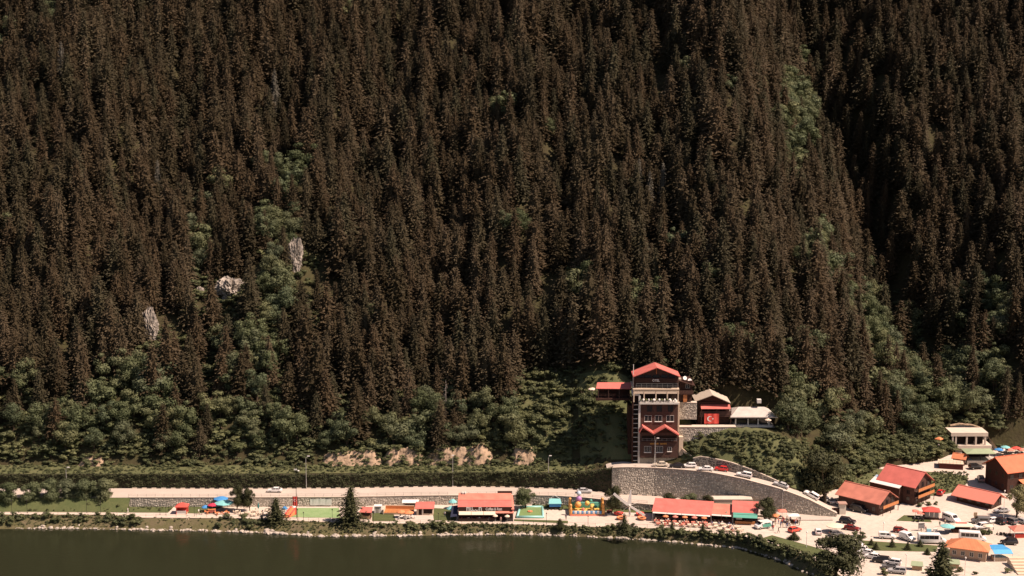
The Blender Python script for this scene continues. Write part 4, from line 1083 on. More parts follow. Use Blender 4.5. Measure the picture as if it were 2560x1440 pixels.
# lift shaft with white crossbars on the dark left flank
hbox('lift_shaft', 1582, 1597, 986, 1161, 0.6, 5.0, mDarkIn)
hbox('shaft_cap', 1581, 1599.5, 983, 989, -0.1, 5.1, mOffW)
hbox('shaft_edge', 1596.6, 1599.2, 989, 1160, -0.35, 0.55, mOffW)
hbox('shaft_edge', 1580.6, 1582, 989, 1160, -0.1, 0.55, mBrownD)
for k in range(13): hbox('crossbar', 1583, 1596.5, 1012+11.6*k, 1013.2+11.6*k, 0.2, 0.55, mOffW)
hbox('flank_wall', 1573, 1580.5, 1020, 1158, 3.0, 9.0, mBrownD)
m = MB(); x, z = hp(1583.5, 985); zt = hp(1583.5, 913)[1]; m.tube((x,1.2,z), (x,1.2,zt), .12, .1, 8); m.build('flue', mOffW, hot)
m = MB(); x, z = hp(1641, 1144); m.tube((hp(1636,1100)[0],-1.3,hp(1636,1161)[1]), (hp(1636,1100)[0],-1.3,hp(1636,1088)[1]), .06, .06, 6); m.build('downpipe', mOffW, hot)
# cream stair tower on the sunny flank
hbox('stair_tower', 1697.5, 1707, 1092, 1139, -0.2, 4.0, mCream)
hbox('flank_wall', 1693, 1699, 1009, 1092, 1.0, 8.0, mCream)
hbox('tower_base', 1696, 1704, 1139, 1164, 0.5, 4.0, M('tower base stone', (0.28,0.25,0.20), 0.9, 0.15, 0.3, 1.5))
# white pots and chairs along the terrace
for k in range(14):
    x, z = hp(1602+6.6*k, 1004.4, -.7); r_ = .26 + .12*((k*7) % 3)
    t = thing('flower_pot', 'white flower pot in the row along the hotel terrace', 'flower pot', (HX+x, YH-.65, HZ+z), k, 'white pots on the hotel terrace')
    m = MB(); m.lathe([(.15,0),(.22,.3),(.24,.32)], n=8); m.build('pot', mWhite, t)
    m = MB(); m.lathe([(.08,.3),(r_,.45),(r_*.9,.75),(.05,.95)], n=7); m.build('blossom', mWhite if k % 2 else MATS['bush leaves'], t)
# outside stair from the ramp
def AYv(px, py, Y): return Vector(AY(px, py, Y))
t = thing('outside_stair', 'steep white covered stair running down beside the hotel to the ramp', 'stairs', AY(1757,1167,YH-2.5))
o0 = Vector(t.location); p = AYv(1706,1126,YH-.6)-o0; q = AYv(1757,1163,YH-2.5)-o0
m = MB(); m.add([p+Vector((0,-.2,.55)), q+Vector((0,-.2,.55)), q+Vector((0,1.6,.55)), p+Vector((0,1.6,.55)), p+Vector((0,-.2,-.35)), q+Vector((0,-.2,-.35)), q+Vector((0,1.6,-.35)), p+Vector((0,1.6,-.35))], [(0,1,2,3),(7,6,5,4),(4,5,1,0),(5,6,2,1),(6,7,3,2),(7,4,0,3)])
m.build('stair_flight', mCream, t)
m = MB(); a = AYv(1707,1168,YH)-o0; m.box(a.x, (q+Vector((0,0,0))).x-1.5, 1.7, 2.0, -.3, (p.z)*.55); m.build('side_wall', M('red brick', (0.32,0.12,0.075), 0.85, 0.15, 0.2, 3), t)
# landing umbrella
umbrella(AY(1733,1137,YH+.5), 1.6, 2.0, mPink, 'round pink parasol at the head of the hotel stair')
# annex right of the top floors
an = AYv(1716, 1000, YH+3)
t = thing('hotel_annex', 'small dark timber annex with balcony tucked behind the hotel', 'building', an)
def abox(name, px0, px1, py0, py1, d0, d1, mat, par, o, Y):
    a = AYv(px0, py0, Y)-o; b_ = AYv(px1, py1, Y)-o; m = MB(); m.box(a.x, b_.x, d0, d1, b_.z, a.z); return m.build(name, mat, par)
abox('wall', 1699, 1730, 952, 1003, 0, 6, mBrownD, t, an, YH+3); abox('balcony_front', 1697, 1733, 975, 982, -.9, -.75, mBrown, t, an, YH+3); abox('balcony_floor', 1697, 1733, 982, 985, -.9, 0, mBrownD, t, an, YH+3)
abox('pillar', 1708, 1717, 985, 1004, -.6, -.1, mOrangeW, t, an, YH+3); abox('chimney', 1694, 1703, 946, 957, 0.3, 1.3, mCream, t, an, YH+3.3)
a = AYv(1694,949,YH+3)-an; b_ = AYv(1737,962,YH+3)-an
m = MB(); m.slab([(a.x,-1.1,a.z),(b_.x,-1.1,b_.z),(b_.x,6.5,b_.z),(a.x,6.5,a.z)], .18); m.build('roof', mBrownD, t)
window(t, '-y', 0.3, 1.1, (AYv(1716,970,YH+3)-an).z, 1.2, 0.0, False, 1)
for px, py, lb in ((1712,945,'upper round white satellite dish beside the hotel roof'), (1724,951,'lower round white satellite dish beside the hotel roof')):
    x, y, z = AY(px, py+8, YH+3.5); t = thing('satellite_dish', lb, 'satellite dish', (x, y, z))
    m = MB(); m.lathe([(.05,-.12),(.5,-.04),(.62,.06),(.6,.09),(.4,0)], n=14); o = m.build('dish', mWhite, t, True, (0,-.1,.95)); o.rotation_euler = (R(62), 0, R(12))
    m = MB(); m.tube((0,0,-.3), (0,0,.9), .05, n=6); m.build('mast', mMetal, t)
# red roofed shelter on the slope left of the hotel
xs_, ys_, zs_ = AY(1535, 990, 451.0)
t = thing('slope_shelter', 'long low shelter with red roof on the slope left of the hotel', 'shelter', (xs_, ys_, zs_)); so = Vector(t.location)
a = AYv(1494,961,450)-so; b_ = AYv(1580,968,450)-so; c = AYv(1490,971,447.5)-so; d = AYv(1577,973,447.5)-so
m = MB(); m.slab([(c.x,c.y,c.z),(d.x,d.y,c.z-.1),(b_.x,b_.y+1.5,a.z+.3),(a.x,a.y+1.5,a.z+.3)], .15); m.build('roof', mRed, t)
abox('wall', 1496, 1575, 972, 1000, 0.5, 4, mBrownD, t, so, 451); abox('platform', 1490, 1579, 996, 1001, -3.6, .45, mBrownD, t, so, 447.5)
for px in (1496, 1521, 1548, 1574): abox('post', px-.7, px+.7, 971, 996, -3.4, -3.2, mBrown, t, so, 447.8)
railing(t, (c.x+.3,-3.3,(AYv(1500,993,447.5)-so).z), (d.x-.2,-3.3,(AYv(1500,993,447.5)-so).z), .9, 8, mBrown)
umbrella(AY(1481,985,449), 1.3, 2.0, mCreamC, 'small pale parasol on the slope left of the red roofed shelter')
# chalet
YC = 449.0
co = AYv(1782, 1062, YC); t = thing('chalet', 'dark timber chalet with pale shingled gable roof right of the hotel', 'chalet', co)
cb = lambda n, *a: abox(n, *a, t, co, YC)
cb('wall', 1745, 1823, 1004, 1062, 0, 7, mBrownD); cb('balcony_floor', 1746, 1826, 1036, 1039, -1.6, -.05, mBrown); cb('balcony_front', 1748, 1826, 1025, 1035.5, -1.65, -1.5, mBrown)
cb('foundation', 1742, 1838, 1061, 1088, -1.9, 7, mConcD)
a = AYv(1737,1002,YC-1)-co; p = AYv(1781,986,YC-1)-co; b_ = AYv(1826,1006,YC-1)-co
mShing = M('pale wooden shingles', (0.50,0.42,0.33), 0.85, 0.15, 0.25, 2.5, ribs=0.04, ribaxis='Y')
m = MB(); m.slab([(a.x,-1.6,a.z),(p.x,-1.6,p.z),(p.x,6.5,p.z),(a.x,6.5,a.z)], .2); m.slab([(p.x,-1.6,p.z),(b_.x,-1.6,b_.z),(b_.x,6.5,b_.z),(p.x,6.5,p.z)], .2); m.build('roof', mShing, t)
m = MB(); m.prism([(a.x+.9,a.z-.1),(b_.x-.9,b_.z-.1),(p.x,p.z-.25)], 'y', 0.05, 6.4); m.build('gable', mBrownD, t)
a = AYv(1752,1020,YC-1.2)-co; b_ = AYv(1826,1014,YC-1.2)-co
m = MB(); m.slab([(a.x,-2.2,a.z),(b_.x,-2.2,a.z),(b_.x,-.02,a.z+.8),(a.x,-.02,a.z+.8)], .12); m.build('awning', mRed, t)
for px in (1752, 1790, 1825): cb('post', px-.8, px+.8, 1018, 1062, -1.62, -1.5, mBrown)
for k, px in enumerate((1762, 1784, 1806)): window(t, '-y', (AYv(px,1030,YC)-co).x, 1.5, (AYv(px,1033,YC)-co).z, 1.3, 0, False, 1, frame=mBrown)
# red flag hung from the chalet balcony
a = AYv(1761,1034,YC-1.9); b_ = AYv(1797,1059,YC-1.9)
def red_flag(name, label, x0, x1, y, z0, z1, vertical=False):
    w, h = x1-x0, z1-z0; t = thing(name, label, 'flag', ((x0+x1)/2, y, z0)); n = 12; v = []; f = []
    for j in range(2):
        for i in range(n+1): v.append((-w/2+w*i/n, .07*math.sin(i*1.3+j), h*j))
    for i in range(n): f.append((i, i+1, n+2+i, n+1+i))
    MB().add(v, f).add([(x, y2+.02, z) for x, y2, z in v], [q[::-1] for q in f]).build('cloth', mRedC, t)
    s = min(w, h)*.27; cx, cz = (-w*.12, h*.5) if not vertical else (0, h*.58)
    m = MB(); pts = []; k = 16
    for i in range(k+1): an_ = R(48)+R(264)*i/k; pts.append((cx+s*math.cos(an_), -.1, cz+s*math.sin(an_)))
    inn = []
    for i in range(k+1): an_ = R(62)+R(236)*i/k; inn.append((cx+.22*s+s*.78*math.cos(an_), -.1, cz+s*.78*math.sin(an_)))
    for i in range(k): m.add([pts[i], pts[i+1], inn[i+1], inn[i]], [(0,1,2,3)])
    m.build('crescent', mWhite, t)
    m = MB(); sc = (cx+s*1.05, cz); st = []
    for i in range(10): an_ = R(180+36*i); r_ = s*.42 if i % 2 == 0 else s*.17; st.append((sc[0]+r_*math.cos(an_), -.1, sc[1]+r_*math.sin(an_)))
    m.add(st, [tuple(range(10))]); m.build('star', mWhite, t)
    return t
red_flag('hanging_flag', 'big red flag with white crescent hung below the chalet balcony', a[0], b_[0], YC-2.0, b_[2], a[2])
# pavilion with white roof
YP = 448.5
po = AYv(1888, 1088, YP); t = thing('pavilion', 'open pavilion with broad white roof beside the chalet', 'pavilion', po)
pb = lambda n, *a: abox(n, *a, t, po, YP)
pb('back_wall', 1838, 1925, 1040, 1088, 3.5, 7, mBrownD); pb('floor', 1834, 1930, 1061, 1066, -1.2, 3.45, mOffW); pb('foundation', 1836, 1936, 1066.2, 1094, -.6, 7, mConcD)
a = AYv(1826,1042,YP-2)-po; b_ = AYv(1944,1040,YP-2)-po; c = AYv(1840,1020,YP)-po; d = AYv(1918,1022,YP)-po
m = MB(); zf = a.z; zt = c.z-.35
P_ = [(a.x,-2.2,zf),(b_.x,-2.2,zf),(b_.x-1.5,6.5,zf+.6),(a.x+.5,6.5,zf+.6),(c.x+1.2,3.0,zt),(d.x-.4,3.0,zt)]
m.add(P_+[(x,y,z-.3) for x,y,z in P_[:4]], [(0,1,5,4),(1,2,5),(2,3,4,5),(3,0,4),(6,7,1,0),(7,8,2,1),(8,9,3,2),(9,6,0,3),(9,8,7,6)]); m.build('roof', M('weathered pale sheet', (0.52,0.47,0.41), .8, .2, .22, .5, ribs=.03), t)
for px in (1838, 1869, 1894, 1921): pb('column', px-1.3, px+1.3, 1045, 1061, -1.0, -.7, mOffW)
pb('glazing', 1842, 1918, 1047, 1060.8, 0.4, 0.5, mGlass); pb('roof_vent', 1896, 1906, 1003, 1012, 2.0, 3.4, mOffW)
for k, (px, py) in enumerate(((1850,1079),(1885,1087),(1862,1083),(1920,1055))): umbrella(AY(px, py+3, YP-2.2-.2*k), 1.0, 1.5, mCreamC, 'small pale parasol on the terrace below the pavilion', group='parasols below the pavilion')
# stone terrace walls below chalet
wy = YC-4.5
xw = [AY(1697,1085,wy)[0], AY(1840,1085,wy)[0]]
stone_wall('terrace_wall', 'grey stone terrace wall under the chalet and the hanging flag', 'wall', [(xw[0], wy), ((xw[0]+xw[1])/2, wy-.2), (xw[1], wy)], lambda x: AY(1760,1068,wy)[2], lambda x: AY(1760,1088,wy)[2]-1.5, mStone, (0.6,0.4), 2.5, seed=21)
stone_wall('terrace_wall', 'pale grey stone wall of the stepped yard between hotel and chalet', 'wall', [(AY(1692,1040,wy+1)[0], wy+1.5), (AY(1742,1040,wy+1)[0], wy+1.2)], lambda x: AY(1720,1008,wy+1)[2], lambda x: AY(1720,1046,wy+1)[2], mStone, (0.6,0.4), 2.0, seed=22)
# ------------------------------------------------------------------ along the lake: road furniture
xk = np.arange(G(330,1222,5)[0], XW0+40, 1.45)
kt = tag(link('kerb', None, None, (float(xk[0]), float(roadBY(xk[0])), float(roadBZ(xk[0])))), kind='structure'); kb = Vector(kt.location)
mKw, mKb = M('pale kerb stone', (0.60,0.50,0.39), 0.85, 0.15, 0.1, 1), M('black painted kerb stone', (0.05,0.042,0.036), 0.8, 0.2, 0.1, 1)
for i, x in enumerate(xk[:-1]):
    y = float(roadBY(x)) + 0.05; y2 = float(roadBY(x+1.43)) + 0.05; z = float(roadBZ(x))
    m = MB(); m.add([(0,-.18,0),(1.42,-.18+y2-y,0),(1.42,.12+y2-y,0),(0,.12,0),(0,-.18,.2),(1.42,-.18+y2-y,.2),(1.42,.12+y2-y,.2),(0,.12,.2)], [(3,2,1,0),(4,5,6,7),(0,1,5,4),(1,2,6,5),(2,3,7,6),(3,0,4,7)])
    o = m.build('kerb_stone', mKb if i % 2 else mKw, kt, loc=(float(x)-kb.x, y-kb.y, z+.0-kb.z))
def fence(name, label, x0, x1, fy, fz, h, step, mat, rails=(0.95, 0.5), off=0.0, pr=0.035):
    xs_ = np.arange(x0, x1, step); t = thing(name, label, 'railing', (float(xs_[0]), float(fy(xs_[0]))+off, float(fz(xs_[0])))); o0 = Vector(t.location)
    pm = MB().tube((0,0,-.1), (0,0,h), pr, n=5).mesh('post', mat); P_ = []
    for x in xs_:
        p = Vector((float(x), float(fy(x))+off, float(fz(x)))) - o0; P_.append(p); link('post', pm, t, p)
    for r_ in rails:
        m = MB()
        for a, b_ in zip(P_[:-1], P_[1:]): m.tube(a+Vector((0,0,h*r_)), b_+Vector((0,0,h*r_)), .026, n=4, cap=False)
        m.build('rail', mat, t)
    return t
mRail = M('thin grey rail', (0.20,0.165,0.13), 0.6, 0.3, 0.1, 2)
fence('road_railing', 'thin grey railing on the road edge from the roadside trees to the coffee house', G(322,1243,5)[0], G(1140,1240,5)[0], roadFY, roadFZ, 1.0, 2.6, mRail, off=.3)
fence('road_railing', 'thin grey railing on the road edge from the coffee house to the long restaurant', G(1150,1240,5)[0], G(1640,1262,5)[0], roadFY, roadFZ, 1.0, 2.6, mRail, off=.3)
bz = lambda x: groundz(x, bankY(x))
for a, b_, lab in ((30,560,'dark footpath railing above the pink lake wall and grassy bank'), (570,1120,'dark footpath railing in front of the playground and the lone conifers'), (1130,1500,'dark footpath railing in front of the coffee house and pool'), (1510,1862,'dark footpath railing in front of the long restaurant')):
    fence('path_railing', lab, G(a,1300,2.2)[0], G(b_,1320,2.6)[0], bankY, bz, 1.05, 2.9, mBlackM, off=.25)
street_lamp(167, 1222, 1168, 5.0, 'street lamp rising out of the roadside trees', (0.5,0))
street_lamp(766, 1221, 1140, 5.0, 'tall street lamp with angled arm beside the flag mast', (0.6,0))
street_lamp(1132, 1216, 1138, 5.0, 'street lamp behind the coffee house', (-0.4,0))
street_lamp(1371, 1219, 1139, 5.0, 'street lamp near the end of the ivy wall', (0.3,0))
street_lamp(1637, 1239, 1095, 4.4, 'very tall thin lamp in front of the hotel wall', (0.4,0))
street_lamp(1955, 1281, 1226, 3.5, 'street lamp at the low end of the stone wall', (0.2,0))
for i, (px, py, h, w) in enumerate(((30,1283,4,'beside the leftmost bank bushes'),(68,1283,4,'in the shade of the roadside trees'),(217,1283,4.0,'between the roadside trees and the lawn'),(252,1284,3.6,'at the end of the shaded lawn'),(400,1287,3,'left of the red kiosk'),(415,1287,2.4,'close by the red kiosk'),(486,1291,3.2,'right of the red kiosk'),(657,1297,2.6,'beside the cream parasol'),(744,1301,3.4,'at the left edge of the green pitch'),(759,1302,2.6,'in front of the green pitch'),(831,1303,3.6,'at the right edge of the green pitch'),(915,1309,3.4,'in front of the red roofed stall'),(934,1309,3.2,'right of the red roofed stall'),(1096,1306,2.8,'on the grass left of the coffee house'),(1220,1311,1.6,'in front of the coffee house'),(1308,1312,1.4,'in front of the green pool'),(1366,1311,3.4,'between the pool and the bouncy castle'),(1470,1318,3.4,'in front of the bouncy castle'))):
    garden_lamp(px, py, h, 'dark lamp post ' + w)
# flag mast
x, y, z = GP(742, 1296); t = thing('flag_mast', 'tall dark mast with camera arms beside the green pitch', 'mast', (x, y, z))
Hm = AY(742, 1166, y)[2] - z
m = MB(); m.tube((0,0,0), (0,0,Hm), .1, .05, 8); m.build('pole', mBlackM, t)
m = MB(); m.tube((-.7,0,Hm-.4), (.7,0,Hm-.4), .05, n=6); m.tube((-.7,0,Hm-.4), (-.9,0,Hm+.5), .05, n=6); m.tube((.6,0,Hm-.4), (.75,0,Hm-1.2), .05, n=6); m.build('camera_arm', mBlackM, t)
m = MB(); m.box(-.5,.35,-.12,.12,Hm-1.1,Hm-.75); m.lathe([(.05,-.2),(.28,-.1),(.3,.1),(.05,.2)], (.75,0,Hm-1.3), 8); m.build('camera', mWhite, t)
a = AY(731,1241,y-.15); b_ = AY(744.5,1264,y-.15)
red_flag('mast_flag', 'red flag with white crescent and star hanging from the dark mast', a[0], b_[0], y-.2, b_[2], a[2], True)

# ------------------------------------------------------------------ roadside trees on the left and garden trees
LT = [(-30,1266,7.0,0,'partly cut off by the left picture edge'),(22,1267,7.5,1,'leftmost whole roadside tree'),(75,1266,7.2,2,'second roadside tree from the left'),(122,1266,8.0,3,'third roadside tree, under the lamp'),(172,1265,7.8,1,'roadside tree right of the lamp'),(222,1265,8.0,0,'last but one roadside tree'),(268,1263,8.2,3,'rightmost roadside tree, widest crown')]
for i, (px, py, h, k, w) in enumerate(LT):
    s = h/12; loc = GP(px, py)
    put_tree('roadside_tree', (BROAD[5][0], BROAD[5][1]), 'dark green roadside tree, ' + w, 'tree', loc, (s*1.1, s*1.1, s), i*1.1, 'roadside trees on the left')
def dark_conifer(px, pyb, pyt, wpx, label, k=0, z=None):
    loc = GP(px, pyb); h = AY(px, pyt, loc[1])[2] - loc[2]; s = h/22.0; w = wpx*0.1135/2/[4.3,4.9,3.8,4.5,5.1,4.1][k]
    return put_tree('conifer', DARKSP[k], label, 'tree', loc, (w, w, s), px*.1)
DARKSP = []
for c, tr, _ in SPRUCE:
    me = c.copy(); me.materials.clear(); me.materials.append(MATS['dark garden leaves']); DARKSP.append((me, tr))
dark_conifer(690, 1302, 1243, 50, 'dense dark conifer on the footpath in front of the green pitch', 3)
dark_conifer(877, 1306, 1212, 62, 'tallest lakeside conifer with a leaning top', 3)
def round_tree(px, pyb, pyt, wpx, k, label, mat='dark garden leaves', sub='garden trees by the lake', zz=None):
    loc = GP(px, pyb) if zz is None else G(px, pyb, zz); h = AY(px, pyt, loc[1])[2] - loc[2]
    me = BROAD[k][0].copy(); me.materials.clear(); me.materials.append(MATS[mat]); s = h/[11,12,9,13,8,12][k]*1.02; w = wpx*0.1135/2/[4.0,3.6,4.2,4.6,3.0,5.0][k]
    return put_tree('garden_tree', (me, BROAD[k][1]), label, 'tree', loc, (w, w, s), px*.1)
round_tree(593, 1278, 1216, 40, 5, 'left of two small trees behind the aqua parasol')
round_tree(624, 1279, 1222, 34, 5, 'right of two small trees behind the aqua parasol')
round_tree(1314, 1274, 1221, 56, 5, 'bushy tree between the coffee house and the blue tent', 'broad leaves')
round_tree(1530, 1286, 1218, 46, 5, 'dark tree left of the white windmill ride')
round_tree(1674, 1274, 1236, 40, 5, 'left of three small trees behind the long restaurant', zz=3.0)
round_tree(1722, 1278, 1236, 48, 5, 'middle of three small trees behind the long restaurant', 'broad leaves', zz=3.0)
round_tree(1768, 1282, 1238, 36, 5, 'right of three small trees behind the long restaurant', zz=3.0)
round_tree(1912, 1306, 1248, 56, 5, 'dark round tree at the end of the green awning shop')
round_tree(2062, 1262, 1130, 118, 5, 'very large round dark tree beside the ramp', 'dark garden leaves')
round_tree(2088, 1448, 1338, 120, 5, 'large dark tree on the lakeshore in the lower corner', 'dark garden leaves')
round_tree(2542, 1296, 1218, 62, 5, 'pale willowy tree beside the low red roof', 'pale willow leaves')
dark_conifer(2352, 1462, 1352, 70, 'dark conifer in front of the orange roofed building', 2)
for i, (px, pb, pt, w, lb) in enumerate(((1560,1335,1283,30,'small conifer on the bank below the windmill ride'),(1400,1318,1296,24,'little conifer on the bank below the bouncy castle'),(1680,1326,1302,14,'slim young conifer by the terrace of the long restaurant'),(1757,1332,1306,16,'slim young conifer below the second red roof'),(1985,1348,1330,26,'small dark conifer below the red hatchback'))):
    dark_conifer(px, pb, pt, w, lb, i % 4)
for i, (px, py, hh) in enumerate(((2150,1356,20),(2178,1362,16),(2190,1373,18),(2230,1367,20),(2269,1374,20),(2300,1366,18),(2318,1386,16))):
    dark_conifer(px, py, py-hh, 15, ['young conifer nearest the white car row','tiny conifer behind the first white parked car','young conifer on the lawn left of the pickup','young conifer in front of the white pickup','young conifer below the white delivery van','young conifer in front of the long minibus','young conifer by the sandy path of the lawn'][i], i % 4)

# ------------------------------------------------------------------ lawns, pitch
def ground_patch(name, poly, mat, lift, label=None, cat=None, n=10):
    """quad patch of the strip between pixel corners a b c d"""
    a, b_, c, d = [GP(*p) for p in poly]; rws = []
    for i in range(n+1):
        t = i/n; row = []
        for j in range(n+1):
            s = j/n; x = (a[0]*(1-s)+b_[0]*s)*(1-t)+(d[0]*(1-s)+c[0]*s)*t; y = (a[1]*(1-s)+b_[1]*s)*(1-t)+(d[1]*(1-s)+c[1]*s)*t
            row.append((x, y, gz(x, y)+lift))
        rws.append(row)
    o = sheet(name, rws, mat)
    if label: del o['kind']; tag(o, label, cat)
    return o
ground_patch('lawn', [(-60,1279.5),(420,1282),(440,1262),(-60,1252)], mLawn, .03)
ground_patch('lawn', [(440,1283),(500,1284),(560,1268),(440,1260)], mLawn, .034)
ground_patch('lawn', [(1085,1301),(1140,1302),(1140,1273),(1080,1270)], mLawn, .03)
ground_patch('lawn', [(930,1303),(990,1303),(985,1287),(930,1280)], mLawn, .03)
ground_patch('lawn', [(1285,1303),(1420,1309),(1420,1302),(1285,1298)], mLawn, .03)
ground_patch('lawn', [(1330,1268),(1640,1284),(1640,1275),(1330,1258)], mLawn, .03)
ground_patch('lawn', [(2150,1376),(2340,1380),(2345,1364),(2140,1350)], mLawn, .03)
ground_patch('lawn', [(1900,1347),(2040,1392),(2080,1380),(1930,1338)], mLawn, .03)
ground_patch('lawn', [(2240,1302),(2330,1306),(2320,1290),(2260,1288)], mLawn, .03)
ground_patch('lawn', [(2330,1240),(2410,1228),(2420,1190),(2330,1180)], mGrass, .05)
ground_patch('lawn', [(2090,1222),(2330,1240),(2330,1180),(2190,1172)], mGrass, .04)
ground_patch('play_pitch', [(727,1293),(850,1295),(848,1270),(742,1270)], mTurf, .03, 'bright green artificial turf pitch by the low stone wall', 'pitch')
# ramp path down beside the lawn
x0, y0, z0 = G(352,1243,4.9); x1, y1, z1 = GP(442,1263)
sheet('ramp_path', [[(x0+(x1-x0)*s, y0+(y1-y0)*s+o_, z0+(z1-z0)*s+.05) for s in np.linspace(0,1,8)] for o_ in (-.9, .9)], mPave)
MB().add([(x0-30,y0+.5,z0-.1),(x0,y0-.8,z0-.1),(x1+1,y1-.8,z1-.3),(x1+1,y1+6,z1-.3),(x0,y0+3.8,z0-.15),(x0-30,y0+3.8,z0-.15)], [(0,1,4,5),(1,2,3,4)]).build('grass_bank', mLawn)['kind'] = 'structure'
gb = [(x, float(roadFY(x))) for x in np.arange(-188, x0, 4.0)]
sheet('grass_bank', [[(x, y-o_*4.2, gz(x,y)+ (float(roadFZ(x))-gz(x,y))*(1-o_)-.02) for x, y in gb] for o_ in (0, .5, 1.0)], mLawn)

# ------------------------------------------------------------------ red kiosk
x, y, z = GP(453, 1287)
gazebo((x, y+1.6, z), 0, 2.9, 2.6, 2.3, .9, mRedC, mRedC, 'bright red kiosk with hipped roof on the lawn', counter=mWhite, back=mRedC)
# parasol cluster
x, y, z = GP(556, 1284); umbrella((x, y+3, z), 2.8, 3.1, mAqua, 'large aqua parasol in the cluster left of the two small trees', drop=.75)
x, y, z = GP(545, 1282); umbrella((x, y+5, z), 2.2, 3.4, mBlue, 'blue parasol behind the large aqua one', drop=.6)
x, y, z = GP(529, 1284); umbrella((x, y+1.8, z), 1.45, 2.6, M('crimson fabric', (0.55,0.05,0.09), 0.8, 0.15), 'crimson parasol in front of the aqua one', drop=.5)
x, y, z = GP(511, 1283); umbrella((x, y+1.5, z), 1.1, 2.0, mBlue, 'small blue parasol left of the crimson one', drop=.6)
x, y, z = GP(529, 1284); t = thing('snack_cart', 'snack cart with orange trim under the crimson parasol', 'cart', (x, y+.4, z))
m = MB(); m.box(-1.0,1.0,-.5,.5,.35,1.15); m.build('body', mPink, t); m = MB(); m.box(-1.1,1.1,-.65,.6,1.15,1.22); m.build('counter_top', mOrangeW, t)
for a in (-.7,.7): m = MB(); m.tube((a,-.55,.3), (a,-.42,.3), .3, n=12); m.build('wheel', mTyre, t)
def seats(px, py, mat, label, grp, n=3, tcol=None, chairs=None):
    """a table with chairs round it"""
    x, y, z = GP(px, py); t = thing('cafe_table', label, 'table', (x, y, z), 0, grp); a, b_ = table_mb(.55); a.build('table_top', tcol or mat, t); b_.build('table_leg', mBlackM, t)
    for k in range(n):
        an_ = 6.28*k/n + px; o = link('cafe_chair', chair_mesh(mat, 'ch'+mat.name), None, (x+.85*math.cos(an_), y+.85*math.sin(an_), z), an_-math.pi/2); tag(o, CH[grp], 'chair', grp + ' chairs')
CH = {'tables near the aqua parasol': 'orange chair at the tables near the aqua parasol', 'cream terrace tables': 'cream chair on the terrace behind the dense conifer', 'stage tables': 'pale chair beside the wooden stage', 'coffee tables': 'red chair at the coffee house front', 'restaurant tables': 'cream or red chair on the long restaurant terrace'}
for px, py in ((520,1284),(545,1287),(565,1285)): seats(px, py, mOrangeC, 'orange table near the aqua and crimson parasols', 'tables near the aqua parasol')
for px, py in ((592,1283),(606,1288),(622,1286),(634,1291),(636,1281),(650,1287)): seats(px, py, mCreamC, 'cream table on the terrace behind the dense conifer', 'cream terrace tables', 4)
x, y, z = GP(644, 1284); umbrella((x, y+1.5, z), .5, 3.0, mTeal, 'folded teal parasol by the stone wall', closed=True)
x, y, z = GP(671, 1289); umbrella((x, y, z), 1.3, 2.3, mCreamC, 'cream domed parasol beside the dense conifer', drop=.7, n=12)
x, y, z = GP(712, 1284); umbrella((x, y, z), .9, 2.2, mBlue, 'small blue parasol right of the dense conifer', drop=.6)
# orange slide beside the pitch
x, y, z = GP(722, 1292); t = thing('inflatable_slide', 'red and orange inflatable slide at the left end of the green pitch', 'slide', (x, y, z), R(-25))
m = MB(); m.prism([(-1.5,0.0),(2.6,0.0),(2.6,2.0),(2.0,2.05),(-.9,.45),(-1.5,.4)], 'x', -.7, .7); link('slide_bed', bevelled(m, 'slide_bed', mOrangeC, .12), t)
for a in (-.85,.85): m = MB(); m.tube((a,-1.4,.45), (a,2.2,2.15), .2, n=8); m.tube((a,2.2,2.1), (a,2.7,2.1), .2, n=8); m.build('side_tube', mRedC, t, True)
m = MB(); m.box(-.8,.8,2.2,2.9,0,1.95); link('platform', bevelled(m, 'platform', mRedC, .1), t)
x, y, z = GP(736, 1282); umbrella((x, y, z), .8, 2.0, mWhite, 'small white parasol above the slide', drop=.4)
# white banner on the low wall
x, y, z = GP(801, 1270); ya = float(roadFY(x)) - .22; a = AY(775,1247.5,ya); b_ = AY(829,1263,ya)
t = thing('banner', 'blank white banner hung on the low stone wall behind the pitch', 'banner', (a[0], ya, b_[2])); n = 10; m = MB()
m.add([((b_[0]-a[0])*i/n, .05*math.sin(i*2.1)*(j), (a[2]-b_[2])*j-.05*math.sin(i*.9)) for j in (0,1) for i in range(n+1)], [(i,i+1,n+2+i,n+1+i) for i in range(n)]); m.build('sheet', M('pale banner', (0.62,0.64,0.58), 0.7, 0.2, 0.08, 1), t)
m = MB(); m.tube((0,.06,a[2]-b_[2]), (b_[0]-a[0],.06,a[2]-b_[2]), .03, n=5); m.build('top_rope', mBlackM, t)
# small red roofed stall
x, y, z = GP(915, 1299); t = thing('market_stall', 'dark stall with red awning roof right of the tallest lakeside conifer', 'stall', (x, y+1.5, z), R(-6))
m = MB(); m.box(-1.4,1.3,-1.0,1.2,0,2.2); m.build('body', mBrownD, t); m = MB(); m.slab([(-1.8,-1.6,2.15),(1.8,-1.6,2.15),(1.6,1.4,2.9),(-1.6,1.4,2.9)], .12); m.build('roof', mRed, t)
m = MB(); m.box(-1.3,1.2,-1.15,-.95,.1,1.0); m.build('counter', mWood, t)
for a in (-1.6,1.6): m = MB(); m.tube((a,-1.4,0), (a,-1.4,2.1), .05, n=6); m.build('post', mOrangeW, t)
x, y, z = GP(943, 1288); t = thing('white_shed', 'low white flat roofed shed right of the red awning stall', 'shed', (x, y+2.8, z)); m = MB(); m.box(-1.0,1.0,-.8,.8,0,2.0); m.build('wall', mOffW, t); m = MB(); m.box(-1.15,1.15,-1.0,.95,2.0,2.12); m.build('roof', mWhite, t); m = MB(); m.box(-.5,.3,-.83,-.79,.1,1.7); m.build('door', mConcD, t)
